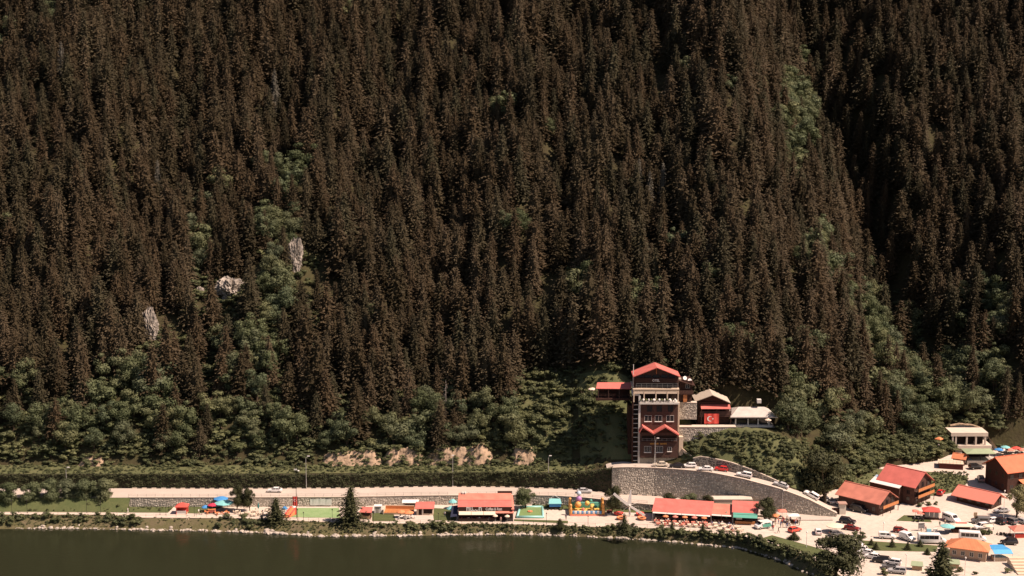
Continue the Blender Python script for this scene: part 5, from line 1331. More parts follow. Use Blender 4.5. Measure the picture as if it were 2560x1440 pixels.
# wooden stage and red hut
x, y, z = GP(998, 1288); t = thing('wooden_stage', 'orange timber stage with a cream frame beside the red roofed hut', 'stage', (x, y+2.5, z), R(-3))
m = MB(); m.box(-4.4,4.0,-2.0,2.0,.12,.5)
m.build('deck_base', mWood, t); pl = MB().box(-4.4,4.0,-.16,.16,.5,.56).mesh('plank', mOrangeW)
for k in range(11): link('plank', pl, t, (0, -1.8+.36*k, 0))
m = MB(); m.box(-4.6,-4.4,-2.1,2.1,0,1.5); m.build('side_frame', mCream, t); m = MB(); m.box(-4.4,4.0,2.0,2.2,0,1.55); m.build('back_frame', mCream, t); m = MB(); m.box(-4.39,4.0,1.9,1.995,.6,1.4); m.build('back_board', mOrangeW, t)
x, y, z = GP(1008, 1293); umbrella((x-.6, y-.3, z), 1.3, 2.3, mOrangeC, 'left of two orange parasols in front of the wooden stage', drop=.55)
x, y, z = GP(1022, 1294); umbrella((x, y-.3, z), 1.5, 2.2, mOrangeC, 'right of two orange parasols in front of the wooden stage', drop=.55)
for px, py in ((1003,1297),(1018,1298),(1030,1296)): seats(px, py, mOffW, 'white table in front of the wooden stage', 'stage tables')
x, y, z = GP(1063, 1289); t = thing('red_roof_hut', 'small cream hut with red roof and dark openings left of the coffee house', 'hut', (x, y+1.6, z))
m = MB(); m.box(-2.5,2.3,-1.2,1.6,0,2.1); m.build('wall', mCream, t); m = MB(); m.slab([(-2.9,-1.7,2.1),(2.6,-1.7,2.1),(2.6,1.9,3.1),(-2.9,1.9,3.1)], .12); m.build('roof', mRed, t)
m = MB(); m.box(-1.9,-1.0,-1.24,-1.19,.1,1.9); m.build('door', mDarkIn, t); m = MB(); m.box(-.5,2.0,-1.24,-1.19,.5,1.8); m.build('hatch', mDarkIn, t); m = MB(); m.box(-.85,-.7,-1.26,-1.2,0,2.0); m.build('post', mWhite, t)
x, y, z = GP(1020, 1281); t = thing('white_shed', 'long white shed roof between the stage and the low stone wall', 'shed', (x+.6, y+3.6, z)); m = MB(); m.box(-2.2,2.0,-.7,.7,0,2.1); m.build('wall', mCream, t); m = MB(); m.slab([(-2.5,-1.0,2.1),(2.3,-1.0,2.1),(2.3,.9,2.5),(-2.5,.9,2.5)], .1); m.build('roof', mWhite, t); m = MB(); m.box(-1.6,1.2,-.74,-.69,.8,1.6); m.build('window', mGlass, t)
x, y, z = GP(1131, 1278); umbrella((x, y+2.5, z), 1.3, 3.0, mAqua, 'upper aqua parasol left of the coffee house', drop=.9); x, y, z = GP(1128, 1288); umbrella((x, y+1, z), 1.4, 2.6, mAqua, 'lower aqua parasol left of the coffee house', drop=.9)
# ------------------------------------------------------------------ coffee house
x0, y0, z0 = GP(1146, 1303); x1, _, _ = GP(1283, 1303); CW = x1-x0
t = thing('coffee_house', 'dark coffee house with wide red roof and white sign letters', 'cafe', (x0, y0, z0))
cz = lambda py, dy: AY(1200, py, y0+dy)[2]-z0
m = MB(); m.box(.1, CW-.3, 2.2, 8.2, 0, 3.3); m.build('wall', mBrownD, t)
m = MB(); m.box(0, CW, -.2, 8.2, -.1, .12); m.build('floor', mBlackM, t)
rz0, rz1 = 3.75, 5.9
for k, (ya, yb) in enumerate(((1.0,4.6),(4.65,8.0))):
    za = rz0+(rz1-rz0)*(ya-1)/7.0; zb = rz0+(rz1-rz0)*(yb-1)/7.0 + .0
    m = MB(); m.slab([(-.2,ya,za),(CW-.5,ya,za),(CW-.5,yb,zb),(-.2,yb,zb)], .14); m.build('roof_panel', mRedF if k else mRed, t)
m = MB(); m.slab([(-.3,4.5,rz0+(rz1-rz0)*.5+.12),(CW-.4,4.5,rz0+(rz1-rz0)*.5+.12),(CW-.4,4.8,rz0+(rz1-rz0)*.55+.1),(-.3,4.8,rz0+(rz1-rz0)*.55+.1)], .05); m.build('roof_seam', mPink, t)
m = MB(); m.slab([(CW-.5,.3,rz0-.3),(CW+.3,.3,rz0-.3),(CW-.1,8,rz1-.6),(CW-.5,8,rz1-.6)], .2); m.build('side_fascia', mPink, t)
m = MB(); m.box(CW*.71,CW*.98,8.05,8.5,rz1-.3,rz1+.5); m.build('rear_parapet', mBrownD, t)
m = MB(); m.box(-.1,CW-.3,.82,.98,2.75,3.92); m.build('fascia', mBrownD, t)
KX = CW/137.0
lettering('mu', 1.25, mWhite, t, (27.5*KX, .78, 3.5), width=1.8, bold=.015); lettering('n', 1.25, mWhite, t, (54.5*KX, .78, 3.5), width=.85, bold=.015); lettering('Coffee & Rest', .85, mWhite, t, (88.5*KX, .78, 3.3), width=4.7, bold=.015)
for cx_ in (39.2, 46.0):                        # the two middle letters are open bowls
    m = MB()
    for q in range(8):
        a, b_ = math.pi*(1.08+.84*q/8), math.pi*(1.08+.84*(q+1)/8)
        m.tube((cx_*KX+.34*math.cos(a), .76, 3.25+.36*math.sin(a)), (cx_*KX+.34*math.cos(b_), .76, 3.25+.36*math.sin(b_)), .075, n=5)
    m.build('letter_bowl', mWhite, t)
for k in range(3): m = MB(); m.slab([(.15+k*3.55,-.5,2.05),(.15+k*3.55+3.45,-.5,2.05),(.15+k*3.55+3.45,.95,2.72),(.15+k*3.55,.95,2.72)], .06); m.build('awning', mCreamC, t)
m = MB(); m.slab([(CW-5,-.1,2.45),(CW+.2,-.1,2.45),(CW+.2,1.0,2.75),(CW-5,1.0,2.75)], .1); m.build('porch_roof', mPink, t)
for xx in (.1, 3.65, 7.2, 10.8, CW-.6): m = MB(); m.box(xx-.06,xx+.06,-.1,.02,.12,2.1); m.build('post', mBlackM, t)
m = MB(); m.box(.2,CW*.66,-.15,-.05,.2,.9); m.build('planter_front', M('dark planter', (0.06,0.035,0.025), 0.8, 0.2, 0.2), t)
m = MB(); m.box(11.2,13.2,1.9,2.19,1.6,1.75); m.build('menu_light', mOffW, t)
for xx in (1.0, 1.7): m = MB(); m.lathe([(.3,0),(.35,.5),(.1,.7)], (xx,7.6,rz1-.15), 8); m.build('roof_vent', mOffW, t)
mCR = M('red chair plastic', (0.45,0.05,0.045), 0.5, 0.3)
for k in range(7):
    xx = x0+.9+1.45*k; tt = thing('coffee_table', 'dark table in the row along the coffee house front', 'table', (xx+.6, y0+.55, z0+.13), 0, 'tables of the coffee house'); a, b_ = table_mb(.36); a.build('table_top', mOffW if k % 2 else mBlackM, tt); b_.build('table_leg', mBlackM, tt)
    o = link('red_chair', chair_mesh(mCR, 'chred'), None, (xx, y0+.45, z0+.13), math.pi); tag(o, 'red chair in the row along the coffee house front', 'chair', 'red chairs of the coffee house')
for px, py in ((1238,1302),(1268,1303)):
    x, y, z = GP(px, py); umbrella((x, y-.6, z), .75, 2.1, mCreamC, 'small cream parasol at the coffee house %s' % ('entrance, left' if px < 1250 else 'entrance, right'), drop=.4)
m = thing('awning_tent', 'dark blue lean-to tarpaulin on the left end of the coffee house', 'tarpaulin', (x0-1.3, y0+1.5, z0)); MB().slab([(-1.0,-1.4,1.2),(1.1,-1.4,1.5),(1.1,3.5,3.2),(-.6,3.5,3.0)], .08).build('cover', M('navy tarpaulin', (0.03,0.035,0.06), 0.7, 0.2), m)
for a, b_, c in ((-1.0,-1.3,1.15),(1.05,-1.3,1.4),(-.6,3.4,2.9)): MB().tube((a,b_,0),(a,b_,c),.04,n=5).build('post', mBlackM, m)
# ------------------------------------------------------------------ green pool
x0, y0, z0 = GP(1293, 1296); x1, _, _ = GP(1358, 1296); pw = x1-x0; _, y1, _ = GP(1320, 1269); pd = (y1-y0)*.96
t = thing('inflatable_pool', 'aqua rimmed rectangular pool with green water', 'pool', (x0, y0, z0), R(0))
ring = [(0,.3),(pw,.3),(pw-.1,pd),(.9,pd)]; m = MB()
for a, b_ in zip(ring, ring[1:]+ring[:1]): m.tube((a[0],a[1],.35), (b_[0],b_[1],.35), .36, n=10)
for a in ring: m.lathe([(.05,-.36),(.3,-.2),(.37,0),(.3,.2),(.05,.36)], (a[0],a[1],.35), 10)
m.build('rim', M('aqua vinyl', (0.26,0.56,0.50), 0.4, 0.4, 0.06), t, True)
m = MB(); m.add([(x,y,.42) for x, y in ring], [(0,1,2,3)]); m.build('water', M('green pool water', (0.20,0.30,0.12), 0.15, 0.4, 0.12, .4), t)
tt = thing('pool_float', 'round orange float in the green pool', 'float', (x0+pw*.5, y0+pd*.5, z0+.43)); m = MB()
for k in range(12):
    a, b_ = 6.283*k/12, 6.283*(k+1)/12; m.tube((.6*math.cos(a),.6*math.sin(a),.12), (.6*math.cos(b_),.6*math.sin(b_),.12), .18, n=6, cap=False)
m.build('ring', mOrangeC, tt, True); m = MB(); m.lathe([(.05,-.02),(.45,0),(.4,.3),(.05,.45)], n=8); m.build('seat', mPink, tt, True)
# blue trampoline tent
x, y, z = GP(1388, 1277); t = thing('trampoline_tent', 'blue covered trampoline with white roof poles', 'tent', (x, y+2.5, z)); m = MB(); m.box(-1.7,1.7,-1.5,1.5,.9,1.9); m.build('side_curtain', mBlue, t)
m = MB(); m.slab([(-1.9,-1.7,1.9),(1.9,-1.7,1.9),(1.6,1.5,2.5),(-1.6,1.5,2.5)], .1); m.build('roof', mAqua, t)
m = MB(); m.tube((-1.6,1.4,2.4), (0,1.4,3.5), .06, n=6); m.tube((1.6,1.4,2.4), (0,1.4,3.5), .06, n=6); m.build('roof_pole', mWhite, t)
m = MB(); m.box(-1.6,1.6,-1.4,1.4,0.02,.88); m.build('under_frame', mDarkIn, t)
# ------------------------------------------------------------------ bouncy castle
x0, y0, z0 = GP(1423, 1289); x1, _, _ = GP(1512, 1289); w = x1-x0; d = 6.0
t = thing('bouncy_castle', 'colourful bouncy castle with yellow corner towers and blue checked front', 'bouncy castle', (x0, y0, z0))
m = MB(); m.box(0,w,0,d,0,.55); link('base', bevelled(m, 'base', mYellow, .18, 3), t); m = MB(); m.box(.2,w-.2,-.5,-.02,0,.3); link('front_step', bevelled(m, 'front_step', mPink, .1, 2), t)
for k in range(13):
    m = MB(); m.box(.9+k*(w-1.8)/13,.9+(k+1)*(w-1.8)/13-.03,-.05,.3,.5,1.35); link('front_block', bevelled(m, 'front_block', mWhite if k % 2 else M('blue vinyl', (0.10,0.32,0.55), .4, .4), .06), t)
m = MB(); m.box(.5,w-.5,d-.5,d,.5,2.3); link('back_wall', bevelled(m, 'back_wall', mGreenA, .15), t)
for a in (.15, w-.55): m = MB(); m.box(a,a+.4,.6,d-.6,.5,1.7); link('side_wall', bevelled(m, 'side_wall', mYellow, .12), t)
for a in (.4, w-.4):
    for b_, hh in ((.2,3.3),(d-.4,3.6)):
        m = MB(); m.lathe([(.4,.3),(.48,.8),(.42,hh*.55),(.5,hh*.6),(.38,hh*.65),(.36,hh-.5),(.46,hh-.35),(.4,hh-.05),(.05,hh+.15)], (a,b_,0), 10); m.build('corner_tower', M('orange vinyl', (0.70,0.33,0.10), .45, .4), t, True)
for cx, cy, cz_, r_, mt in ((2.6,3.5,2.2,1.0,M('orange vinyl',(0,0,0))),(2.9,4.6,3.6,.95,M('violet vinyl',(0.45,0.20,0.42),.45,.4)),(2.9,4.8,5.2,.75,M('pale blue vinyl',(0.50,0.60,0.66),.45,.4)),(5.2,3.6,2.6,.75,mYellow),(6.5,3.0,1.6,.6,mYellow),(7.6,3.4,1.7,.55,mGreenA),(4.0,2.2,1.2,.5,mPink),(6.3,4.2,3.2,.45,mGreenA)):
    m = MB(); m.lathe([(.05,-r_),(r_*.7,-r_*.7),(r_,0),(r_*.7,r_*.7),(.05,r_)], (cx*w/10,cy,cz_), 10); m.build('figure', mt, t, True)
m = MB(); m.prism([(1.0,.55),(4.5,.55),(4.5,2.2),(1.4,.7)], 'x', w*.62, w*.72); link('slide', bevelled(m, 'slide', mYellow, .1), t)
# low brown box right of the castle
x, y, z = GP(1523, 1281); t = thing('blower_box', 'small brown crate right of the bouncy castle', 'crate', (x, y, z)); MB().box(-.7,.7,-.4,.4,.0,.55).build('body', mBrown, t); MB().box(-.75,.75,-.45,.45,.55,.66).build('lid', mPink, t)
# ------------------------------------------------------------------ windmill ride with red boats
x, y, z = GP(1576, 1296); t = thing('windmill_ride', 'white windmill ride with three broad blades', 'ride', (x, y+2, z)); RY = y+2; ro = Vector((x, RY, z))
def rp(px, py, dy=0.0): return Vector(AY(px, py, RY+dy)) - ro
hub = rp(1573, 1264, -.4)
m = MB(); m.tube((0,0,0), (hub.x,.3,hub.z), .28, .2, 8); m.build('mast', mOffW, t)
def blade(px, py, w0, w1, nm='blade', dy=-.5):
    e = rp(px, py, dy); d_ = (e-hub).normalized(); s_ = Vector((d_.z,0,-d_.x)); m = MB(); p = hub + d_*.35
    c = [p+s_*w0, e+s_*w1, e-s_*w1, p-s_*w0]; m.add([q+Vector((0,-.08,0)) for q in c]+[q+Vector((0,.08,0)) for q in c], [(0,1,2,3),(7,6,5,4),(0,4,5,1),(1,5,6,2),(2,6,7,3),(3,7,4,0)]); m.build(nm, mWhite, t)
blade(1577, 1226, .62, .18); blade(1534, 1234, .42, .34); blade(1612, 1289, .3, .34)
for px, py in ((1599,1255),(1548,1284)): m = MB(); m.tube(hub+Vector((0,.2,0)), rp(px, py, .5), .07, n=6); m.build('stay', mOffW, t)
m = MB(); m.lathe([(.05,-.3),(.45,-.2),(.45,.2),(.05,.3)], n=10); o = m.build('hub', mOffW, t, True, hub); o.rotation_euler = (R(90),0,0)
for i, (px, py) in enumerate(((1546,1287),(1553,1298),(1600,1288),(1604,1299))):
    bx_, by_, bz_ = GP(px, py); tt = thing('ride_boat', ['far left','near left','far right','near right'][i] + ' red boat of the windmill ride', 'ride boat', (bx_, by_, bz_), i*.7); m = MB()
    m.lathe([(.7,.05),(1.35,.35),(1.5,.7),(1.3,.78),(1.1,.5),(.3,.4)], n=12, sy=.8); m.build('hull', mOrangeC if i % 2 else mRedC, tt, True); m = MB(); m.lathe([(.5,.42),(.55,.6),(.1,.66)], n=8); m.build('seat', mBlackM, tt)
# ------------------------------------------------------------------ long restaurant
def awning_house(name, label, pxa, pxb, pyb, roofz, depth, bays, roofmat, front=0.0, drop=1.3, rot=0.0, fascia=None, cat='restaurant'):
    xa, ya, za = GP(pxa, pyb); xb, yb, zb = GP(pxb, pyb+ (pxb-pxa)*rot); Lw = math.hypot(xb-xa, yb-ya); t = thing(name, label, cat, (xa, ya, za), math.atan2(yb-ya, xb-xa))
    MB().box(0,Lw,depth*.6,depth*.95,0,roofz-drop+(drop+.35)*.55).build('back_wall', mBrownD, t); MB().box(0,Lw,-.3,depth,-.4,.08).build('floor', mWood, t)
    MB().slab([(-.3,-.3,roofz-drop),(Lw+.3,-.3,roofz-drop),(Lw+.3,depth,roofz+.35),(-.3,depth,roofz+.35)], .14).build('roof', roofmat, t)
    for k in range(bays):
        a, b_ = Lw*k/bays, Lw*(k+1)/bays
        MB().slab([(a+.05,-.9,roofz-drop-.28),(b_-.05,-.9,roofz-drop-.28),(b_-.05,-.28,roofz-drop-.06),(a+.05,-.28,roofz-drop-.06)], .05).build('awning', fascia or mOffW, t)
    for k in range(bays+1): MB().box(Lw*k/bays-.08,Lw*k/bays+.08,-.25,-.09,.08,roofz-drop-.1).build('post', mOffW if k in (0,) else mBrown, t)
    for k in range(bays): MB().box(Lw*k/bays+.3,Lw*(k+1)/bays-.3,-.2,-.14,.1,.85).build('front_rail', mBrownD, t)
    return t, Lw
awning_house('lake_restaurant', 'long open fronted restaurant with bright red roof facing the lake', 1632, 1776, 1301, 4.1, 7.5, 4, mRed, rot=.045, drop=1.35)
t, Lw = awning_house('lake_shop', 'lower linking cafe with faded red roof between the two bright ones', 1778, 1829, 1305, 3.5, 5.5, 2, mRedF, rot=.04, drop=1.0)
t, Lw = awning_house('lake_shop', 'small shop with red roof and green awning by the square', 1832, 1893, 1307, 4.4, 6.0, 1, mRed, rot=.03, drop=1.2, fascia=mGreenA)
MB().slab([(.1,-2.2,2.3),(Lw,-2.2,2.3),(Lw,-.4,3.0),(.1,-.4,3.0)], .08).build('green_awning', mGreenA, t); MB().box(.6,Lw-.6,-1.2,-.8,.1,.9).build('fruit_counter', mOrangeW, t); MB().box(.9,2.6,-.5,-.4,1.2,1.9).build('menu_board', mOffW, t)
x, y, z = GP(1800, 1290); t = thing('flat_roof_store', 'pale flat roofed store behind the red roofs of the restaurant', 'store', (x+3, y+4.5, z)); MB().box(-6.0,6.5,-1.5,1.6,0,3.9).build('wall', mCream, t); MB().box(-6.2,6.7,-1.7,1.8,3.9,4.1).build('roof', mConc, t); MB().box(-2,-1,-1.54,-1.49,.1,2.2).build('door', mBrownD, t)
x, y, z = GP(1815, 1304); umbrella((x, y-.2, z), .42, 3.2, mGreenA, 'folded green parasol in front of the linking cafe', closed=True)
# terrace furniture and guests
rt = random.Random(9)
def tleg(px, py, red, people):
    x, y, z = GP(px, py); t = thing('terrace_table', ('red' if red else 'white') + ' clothed table on the terrace of the long restaurant', 'table', (x, y, z), 0, ('red' if red else 'white') + ' terrace tables')
    MB().box(-.55,.55,-.5,.5,.42,.78).build('cloth', mPink if red else mCreamC, t); MB().tube((0,0,0),(0,0,.5),.05,n=6).build('table_leg', mBlackM, t)
    for k, (dx, dy, a) in enumerate(((-.95,0,90),(.95,0,-90),(0,.9,0),(0,-.9,180))):
        if rt.random() < .25: continue
        mt = mPink if rt.random() < .35 else mCreamC
        o = link('terrace_chair', chair_mesh(mt, 'ch'+mt.name), None, (x+dx, y+dy, z), R(a)); tag(o, ('faded red' if mt is mPink else 'cream') + ' chair on the terrace of the long restaurant', 'chair', ('faded red' if mt is mPink else 'cream') + ' terrace chairs')
        if rt.random() < people:
            person('sit', rt.choice(['white','red','blue','black','beige','pink','navy']), rt.choice(['navy','black','beige']), (x+dx, y+dy, z-.03), a, 'seated guest on the terrace of the long restaurant', 'seated restaurant guests')
for k in range(9): tleg(1640+15.5*k, 1306.5+.75*k, k % 3 != 1, .45)
for k in range(9): tleg(1646+15.5*k, 1313.0+.75*k, k % 4 == 0, .35)
for px, py in ((1788,1313),(1806,1315),(1824,1318),(1842,1322),(1790,1320),(1810,1323),(1830,1327),(1848,1329),(1775,1322),(1800,1327),(1820,1330)): tleg(px, py, False, .3)
for k in range(5): x, y, z = GP(1664+24*k, 1305+k); umbrella((x, y, z), .85, 2.1, mPink if k % 2 else mOrangeC, 'small red parasol in the row before the long restaurant', drop=.35, group='red parasols before the long restaurant')
# stalls at the square
x, y, z = GP(1948, 1309); umbrella((x-1.2, y+1, z), 1.7, 2.6, mOrangeC, 'front orange parasol of the stalls by the square', drop=.5, n=4); x, y, z = GP(1958, 1300); umbrella((x, y+2, z), 1.7, 2.6, mPink, 'rear faded red parasol of the stalls by the square', drop=.5, n=4); x, y, z = GP(1938, 1302); umbrella((x-.8, y+1, z), 1.3, 2.4, mPink, 'left faded red parasol of the stalls by the square', drop=.4, n=4)
x, y, z = GP(1984, 1309); t = gazebo((x, y+1, z), 0, 2.6, 2.0, 2.2, .5, mWhite, mOffW, 'white roofed stall at the edge of the square', 'market_stall', 'stall', counter=mBrownD)
x, y, z = GP(1908, 1322); t = van(4.6, 2.1, 'white', (x, y+.6, z), 200, 'small white and green food van parked by the terrace', name='food_van', cat='van'); MB().box(-2.0,.6,1.02,1.06,.6,1.5).build('green_panel', mGreenA, t); MB().slab([(-2.0,-1.0,2.12),(1.2,-1.0,2.12),(1.2,1.0,2.12),(-2.0,1.0,2.12)][::-1], -.05).build('roof_pad', mOffW, t)
for i in range(26):
    px = rt.uniform(1925, 2000); py = rt.uniform(1303, 1320); x, y, z = GP(px, py); person(rt.choice(['stand','walk']), rt.choice(list(CLOTH)), rt.choice(['navy','black','beige','blue']), (x, y, z), rt.uniform(0,360), 'person in the small crowd at the stalls by the square', 'crowd at the stalls', rt.uniform(.92,1.04))
for i, (px, py, tp, lw, lb) in enumerate(((1252,1306,'pink','beige','person in pink top before the coffee house entrance'),(1946,1333,'black','black','person in dark clothes walking below the stalls'),(320,1283,'white','white','person in white on the footpath left of the lawn'),(1930,1325,'black','navy','person in dark clothes beside the food van'),(1933,1327,'red','navy','person in red top beside the food van'),(497,1286,'white','beige','person in white beside the parasol cluster'),(505,1287,'black','black','person in black beside the parasol cluster'),(1112,1292,'white','navy','person in white left of the navy tarpaulin'),(1415,1300,'navy','black','person in navy top left of the bouncy castle'))):
    x, y, z = GP(px, py); person('walk' if i % 2 else 'stand', tp, lw, (x, y, z), i*47, lb)
# ------------------------------------------------------------------ cars on the road, the ramp and the square
def on_ramp(px, py):
    x, y, z = G(px, py, 10)
    for _ in range(6): z = float(wallTopZ(x)) + .02; x, y, _z = G(px, py, z)
    return (x, y, z)
def road_pt(px, py):
    x, y, z = G(px, py, ZR(px)+.02); return (x, y, z)
car('sedan', 'white', road_pt(687,1230), 178, 'white car driving alone on the road in front of the ivy wall')
car('sedan', 'silver', road_pt(1461,1232), 2, 'silver car driving on the road behind the bouncy castle')
for i, (px, py, kd, c, a, lb) in enumerate(((1651,1167,'sedan','cream',181,'tan sedan parked first in the line in front of the hotel'),(1692,1170,'sedan','black',181,'black sedan parked in front of the hotel'),(1724,1170,'hatch','white',180,'white hatchback parked in front of the cream stair tower'),
      (1764,1178,'sedan','white',176,'white sedan parked at the foot of the hotel stair'),(1803,1178,'hatch','red',172,'dark red hatchback parked against the wedge shaped wall'),(1860,1194,'suv','white',166,'white estate car parked midway down the ramp'),(1952,1218,'sedan','silver',158,'silver sedan parked alone on the lower ramp'),
      (2027,1244,'suv','white',152,'white car parked below the very large round tree'))):
    x, y, z = on_ramp(px, py); sl_ = math.atan2(float(wallTopZ(x+2))-float(wallTopZ(x-2)), 4.0)
    o = car(kd, c, (x, y+.4, z+.03), a, lb); o.rotation_euler = (0, sl_, R(a))
for px, py, kd, c, a, lb in ((2062,1252,'hatch','silver',100,'silver hatchback first in the row at the bottom of the ramp'),(2076,1256,'sedan','white',100,'white sedan second in the row at the bottom of the ramp'),(2092,1258,'hatch','white',102,'white hatchback third in the row at the bottom of the ramp'),(2110,1262,'sedan','blue',105,'dark blue sedan last in the row at the bottom of the ramp'),
      (1987,1329,'hatch','scarlet',35,'bright red hatchback at the lake edge of the square'),(2045,1334,'hatch','white',85,'white hatchback seen from behind in the middle of the square'),(2119,1308,'suv','black',-28,'black car leading a red one on the square'),(2129,1325,'sedan','darkred',-28,'dark red sedan right behind the black car on the square'),
      (2092,1339,'hatch','grey',10,'grey car half hidden by the large shore tree'),(2251,1331,'hatch','darkred',-15,'maroon hatchback between the kiosk and the delivery van'),
      (2138,1366,'sedan','white',150,'white car at the top of the shoreside parking row'),(2150,1377,'hatch','white',150,'second white car of the shoreside parking row'),(2166,1386,'sedan','white',150,'third white car of the shoreside parking row'),(2180,1396,'hatch','white',152,'fourth white car of the shoreside parking row'),
      (2202,1406,'suv','black',160,'big black car in the shoreside parking row'),(2231,1412,'suv','white',155,'white off-roader behind the black car in the shoreside row'),(2226,1421,'sedan','grey',165,'dark grey car low in the shoreside row'),(2242,1433,'suv','silver',165,'pale car lowest in the shoreside row'),
      (2504,1281,'sedan','silver',190,'silver sedan parked in front of the willowy tree'),(2478,1307,'hatch','white',200,'white hatchback beside the brown delivery van'),(2498,1308,'suv','black',120,'first black car in the row by the willowy tree'),(2525,1308,'suv','grey',120,'dark grey car in the row by the willowy tree'),(2553,1307,'sedan','silver',120,'silver car cut by the right picture edge'),
      (2452,1322,'suv','white',200,'white off-roader behind the grey scooters'),(2522,1361,'suv','black',178,'black car behind the blue awning'),
      (2352,1236,'hatch','red',60,'red hatchback beside the timber guest house'),(2440,1172,'suv','black',10,'black car below the green canopy roof'),(2423,1158,'hatch','silver',0,'silver car under the edge of the green canopy'),(2452,1202,'suv','grey',80,'dark car at the flank of the big brown house')):
    x, y, z = GP(px, py); car(kd, c, (x, y, z+.02), a, lb)
x, y, z = GP(2147, 1279); van(4.8, 2.0, 'black', (x, y, z), -40, 'black van parked along the brown flank of the front guest house', name='parked_van', cat='van')
x, y, z = GP(2378, 1304); van(5.4, 2.3, 'white', (x, y, z), -62, 'white minibus coming towards the viewer right of the red kiosk')
x, y, z = GP(2330, 1359); van(7.6, 2.8, 'white', (x, y+.3, z), -4, 'long white minibus with black side windows')
x, y, z = GP(2436, 1358); van(7.2, 2.8, 'white', (x, y+1.8, z), -12, 'white minibus half hidden behind the orange roof')
x, y, z = GP(2268, 1350); van(4.4, 2.1, 'white', (x, y, z), -55, 'small white delivery van left of the long minibus', win=False, name='delivery_van', cat='van')
x, y, z = GP(2450, 1308); van(4.8, 2.0, 'grey', (x, y, z), 175, 'brownish grey van in the row behind the sign post', name='parked_van', cat='van')
x, y, z = GP(2218, 1346); t = thing('pickup', 'white pickup with canopy parked left of the delivery van', 'pickup', (x, y, z), R(-8)); place_parts(t, car_parts('suv', 'white')); MB().box(-2.3,-.3,-.86,.86,1.1,1.85).build('canopy', mWhite, t); MB().box(-1.9,-.6,-.875,.875,1.3,1.65).build('side_window', mGlass, t)

# ------------------------------------------------------------------ gate pillar, houses
x, y, z = GP(2105, 1284); t = thing('gate_pillar', 'square stone gate pillar at the foot of the ramp', 'pillar', (x, y, z)); MB().box(-.9,.9,-.9,.9,-.1,3.0).build('shaft', mStone, t); MB().box(-1.2,1.2,-1.2,1.2,3.0,3.3).build('cap', M('pillar cap', (0.42,0.26,0.20), .85, .15), t); MB().box(-2.8,-.95,-.5,.5,-.1,1.6).build('side_wall', mBrownD, t)
def guest_house(name, label, pxc, pyc, deg, L, W, he, hr, roofmat, wallmat, floors, balc=True, oh=.8, front_windows=4, z=None, balmat=None):
    x, y, zz = GP(pxc, pyc); zz = zz if z is None else z
    t = thing(name, label, 'house', (x, y, zz), R(deg))
    gable_wall(t, L, W, -.5, he, hr, wallmat); gable_roof(t, L, W, he, hr, oh, roofmat)
    fh = he/floors
    for f in range(floors):
        z0 = f*fh + .9
        for k in range(front_windows if z0 + 1.2 < he - .1 else 0):
            window(t, '-y', -L/2 + L*(k+.5)/front_windows, 1.0, z0, 1.15, -W/2, False, 1, frame=mBrown)
        for k in range(3):
            window(t, '+x', -W/2 + W*(k+.5)/3, 1.1, z0-.3, 1.5, L/2, False, 1, frame=mBrown)
        if balc and (f > 0 or floors == 1):
            zf = f*fh; o = MB().box(L/2+.02, L/2+1.3, -W/2+.1, W/2-.1, zf-.12, zf+.05).build('balcony_floor', mBrown, t)
            for a in (-W/2+.2, 0, W/2-.2): MB().box(L/2+1.15, L/2+1.28, a-.07, a+.07, -.3, he-.1 if abs(a) > .1 else hr-.6).build('balcony_post', mBrownD, t)
            nb = int((W-.4)/.95); bm_ = MB().box(-.03,.03,0.02,(W-.4)/nb-.02,0,.9).mesh('balcony_board', balmat or mOrangeW)
            for k in range(nb): link('balcony_board', bm_, t, (L/2+1.3, -W/2+.2+(W-.4)*k/nb, zf+.08))
    MB().box(L/2, L/2+.04, -.5, .5, 0, 2.0).build('door', mBrownD, t)
    return t
guest_house('guest_house', 'front guest house with long red roof and small balcony', 2166, 1268, -45, 13.5, 8.6, 3.9, 6.4, mRedF, mBrown, 2, front_windows=4)
t = guest_house('guest_house', 'taller timber guest house with red roof and two orange balconies', 2262, 1243, -45, 11.5, 9.5, 5.8, 9.0, mRed, mBrown, 3, front_windows=3)
# pale sheet roof linking the two
x, y, z = GP(2215, 1246); t = thing('link_roof', 'white and blue sheet roof between the two red guest house roofs', 'roof', (x, y, z), R(-45))
MB().slab([(-4.5,-2.2,4.7),(5.5,-2.2,4.7),(5.5,.6,5.7),(-4.5,.6,5.7)], .1).build('white_sheet', mWhite, t); MB().slab([(-4.5,.62,5.72),(5.5,.62,5.72),(5.5,1.7,6.1),(-4.5,1.7,6.1)], .1).build('blue_sheet', M('pale blue sheet', (0.36,0.47,0.58), .5, .3), t); MB().box(-4.4,5.4,-2.0,1.6,0,4.6).build('wall', mBrownD, t)
guest_house('low_house', 'low single storey house with faded red roof and dark porch', 2447, 1258, -45, 11.0, 6.0, 2.7, 4.3, mPink, mBrownD, 1, balc=False, oh=1.3, front_windows=4)
